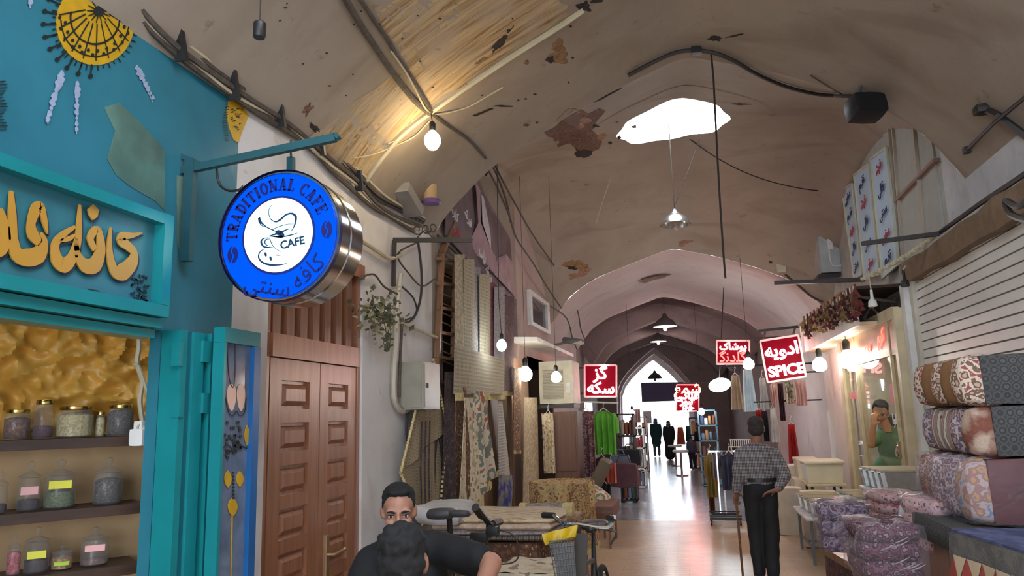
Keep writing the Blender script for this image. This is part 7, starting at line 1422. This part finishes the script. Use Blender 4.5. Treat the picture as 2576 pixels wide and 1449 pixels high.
# ================================================================= far stalls beyond the arch
goods=[cm('g%d'%i,c) for i,c in enumerate((C(190,180,170),C(150,90,70),C(70,80,110),C(110,70,76),C(206,150,90),C(90,110,100),C(60,56,60),C(210,206,206),C(160,60,60),C(130,150,180)))]
def shelf(px0,px1,pyt,pyb,Y,d,label,mat,rows=4,cols=4,group='wares',seed=0,big=1):
    a,b=aY(px0,pyb,Y),aY(px1,pyt,Y); z0=max(0,a.z); t=thing('display_shelf',label,'shelf',((a.x+b.x)/2,Y+d/2,0)); g=MB(); H=b.z
    for k in range(rows+1): z=max(.05,H*k/rows); g.box((a.x,Y,z-.03),(b.x,Y+d,z))
    for x in (a.x,b.x-.03): g.box((x,Y,0),(x+.03,Y+d,H))
    build(g,'rack',mat,t); w=(b.x-a.x-.08)/cols
    for k in range(rows):
        for j in range(cols):
            z=max(.05,H*k/rows); h=(H/rows-.06)*random.uniform(.5,.9); g=MB(); g.rbox((a.x+.05+w*(j+.5),Y+d*.4,z+h/2+.003),(w*.86,d*.6,h),random.choice((.15,.45,.6)),2); gi=random.randrange(10); tag(build(g,'shelf_item',goods[gi],None,True),('beige','brown','blue','plum','ochre','green','grey','white','red','pale blue')[gi]+' ware, shelf '+('lowest','second','third','fourth','fifth')[k]+' up, '+('first','second','third','fourth')[j]+' from left, '+label.replace('the ',''),'ware',group)
shelf(1558,1592,1040,1170,14.6,.5,'the near left stall rack past the arch',m_dgrey,4,3,'wares on the near left stall rack')
shelf(1585,1618,1075,1170,17.2,.5,'the low white left stand farther on',m_wht,3,3,'wares on the low white stand')
shelf(1590,1625,1048,1128,21.5,.6,'the far left stand before the arch',m_wht,3,3,'wares on the far left stand')
shelf(1762,1802,1030,1152,17.5,.5,'the right glass case of shoes',plain('case_teal',C(90,130,150),.3),5,4,'wares in the right glass case')
shelf(1738,1762,1050,1135,22.5,.6,'the far right stand behind the bent figure',m_dgrey,3,2,'wares on the far right stand')
for i,(x,y,w,h,Y,m,lb) in enumerate(((1570,1195,.5,.42,13.4,cm('bagplum',C(92,60,70)),'plum coloured handbag on the floor at the left stalls'),(1585,1150,.4,.3,14.3,blk,'black handbag above the plum one'),(1560,1165,.35,.3,13.9,cm('bagblue',C(100,120,140)),'blue grey bag left of the black handbag'))):
    c=aY(x,y,Y); t=thing('handbag',lb,'bag',c-Vector((0,0,h/2))); g=MB(); g.rbox(c,(w,.22,h),.35,4,amp=.02); build(g,'bag_body',m,t,True); g=MB(); g.tube([c+Vector((-w*.25,0,h*.45)),c+Vector((-w*.15,0,h*.8)),c+Vector((w*.15,0,h*.8)),c+Vector((w*.25,0,h*.45))],.012,6); build(g,'handle',m,t,True)
for a in ((1700,1725,1075,1118,24.0,cm('orange',C(200,100,70)),'orange coat hanging at the far right stalls','skirt'),(1722,1740,1072,1110,24.5,cm('teal',C(60,110,110)),'teal coat hanging at the far right stalls','skirt'),(1592,1612,1030,1062,20.0,blush,'pink cloth hanging at the far left stalls','flat'),(1618,1640,1035,1065,27.0,wht,'white cloth hanging far left near the street arch','flat'),(1744,1760,1085,1110,20.5,blk,'dark coat hanging beside the glass case','skirt')): garment(*a,grp='garments at the far stalls')
for px,Y,z,lb in ((1712,20.5,1135,'left of two round white stools at the far right stalls'),(1698,24,1122,'far round white stool')):
    c=aY(px,z,Y); t=thing('round_stool',lb,'stool',(c.x,Y,0)); g=MB(); g.lathe([(.2,-.03),(.22,0),(.2,.03)],(c.x,Y,c.z),16); build(g,'seat',m_wht,t,True); g=MB(); g.tube([(c.x,Y,c.z),(c.x,Y,0.0)],.03,8); g.lathe([(.18,0),(.16,.03)],(c.x,Y,0),12); build(g,'pedestal',m_chrome,t,True)
# far neon, street banner, pendants
m_no=emit('neon_orange',(1,.35,.2),5)
t=neon(1702,1758,968,1034,19.5,'bright red and orange neon sign cluster at the far right',[(AR('\uFEB7\uFEE4\uFECA'),.36,.5,.16,m_no,.006),(AR('\uFED7\uFEE8\uFE8E\uFEA9\uFBFD'),.26,.45,.42,m_neon,.012),(AR('\uFEB7\uFEEE\uFEAD'),.22,.5,.64,m_neon,.012),(AR('\uFEA7\uFEEE\uFEAD'),.22,.5,.86,m_neon,.012)],power=3,sup=[(aY(1702,966,19.5),aY(1790,962,19.5))])
a,b=aY(1612,962,28.8),aY(1722,1008,28.8); g=MB(); cloth(g,(a.x,28.8,a.z),(b.x,28.8,a.z-.05),(b.x,28.8,b.z),(a.x,28.8,b.z),2,.04); tag(build(g,'street_banner',sheer('sheer_banner',C(120,112,136)),None,True),'long slate banner hung across the bright street arch','banner')
pendant(1672,805,19.5,.62,'first hanging lamp with a wide shade in the dark vault',bulbm=m_hot,lit=45); pendant(1655,848,24.0,.52,'second hanging lamp deeper in the dark vault',bulbm=m_hot,lit=45); pendant(1647,942,31.0,.6,'small dark lamp silhouetted against the street arch',m_dgrey,m_dgrey)
for i,(px,py,Y,lb) in enumerate(((1765,1035,17.3,'small white bulb above the glass case on the right'),(1590,1040,17.0,'small white bulb above the left stands past the arch'))):
    c=aY(px,py,Y); bulb(c,.07,m_cool,lb,[c+Vector((0,0,.8)),Vector((c.x,Y,ceil_z(c.x-xb(Y),Y)))],30,(.85,.93,1))
for y in (20.2,23.6,27.0): bulb((xb(y)-1.2,y,2.6),.06,m_hot,'bare bulb over the stalls in the dark vault',[Vector((xb(y)-1.2,y,3.4))],26,(1,.9,.85),group='bulbs in the dark vault') if False else None
# the street beyond
for i,(x,y,w,h,m,lb,nm) in enumerate(((-4.2,40,2.0,2.3,cm('stall_white',C(226,224,222)),'white market stall left in the sunlit street','market_stall'),(-.4,44,2.2,2.4,cm('stall_pink',C(220,190,190)),'pinkish market stall right in the sunlit street','market_stall'))):
    t=thing(nm,lb,'stall',(x,y,0)); g=MB(); g.add([(x-w/2,y-1,h),(x+w/2,y-1,h),(x+w/2,y+1,h),(x-w/2,y+1,h),(x,y,h+.6)],[(0,1,4),(1,2,4),(2,3,4),(3,0,4),(3,2,1,0)]); build(g,'canopy',m,t); g=MB(); g.box((x-w/2,y-.8,.0),(x+w/2,y+.8,.8)); build(g,'counter',m,t)
    for dx in (-1,1): g=MB(); g.bar((x+dx*w*.48,y-.95,0),(x+dx*w*.48,y-.95,h),.05); build(g,'pole',m_wht,t)
g=MB(); g.box((-9,52,0),(7,53,3.2)); g.box((-9,34.5,0),(-5.2,52,3.0)); g.box((2.6,34.5,0),(7,52,3.0)); struct(build(g,'wall_back',cm('street_wall',C(206,200,196))))
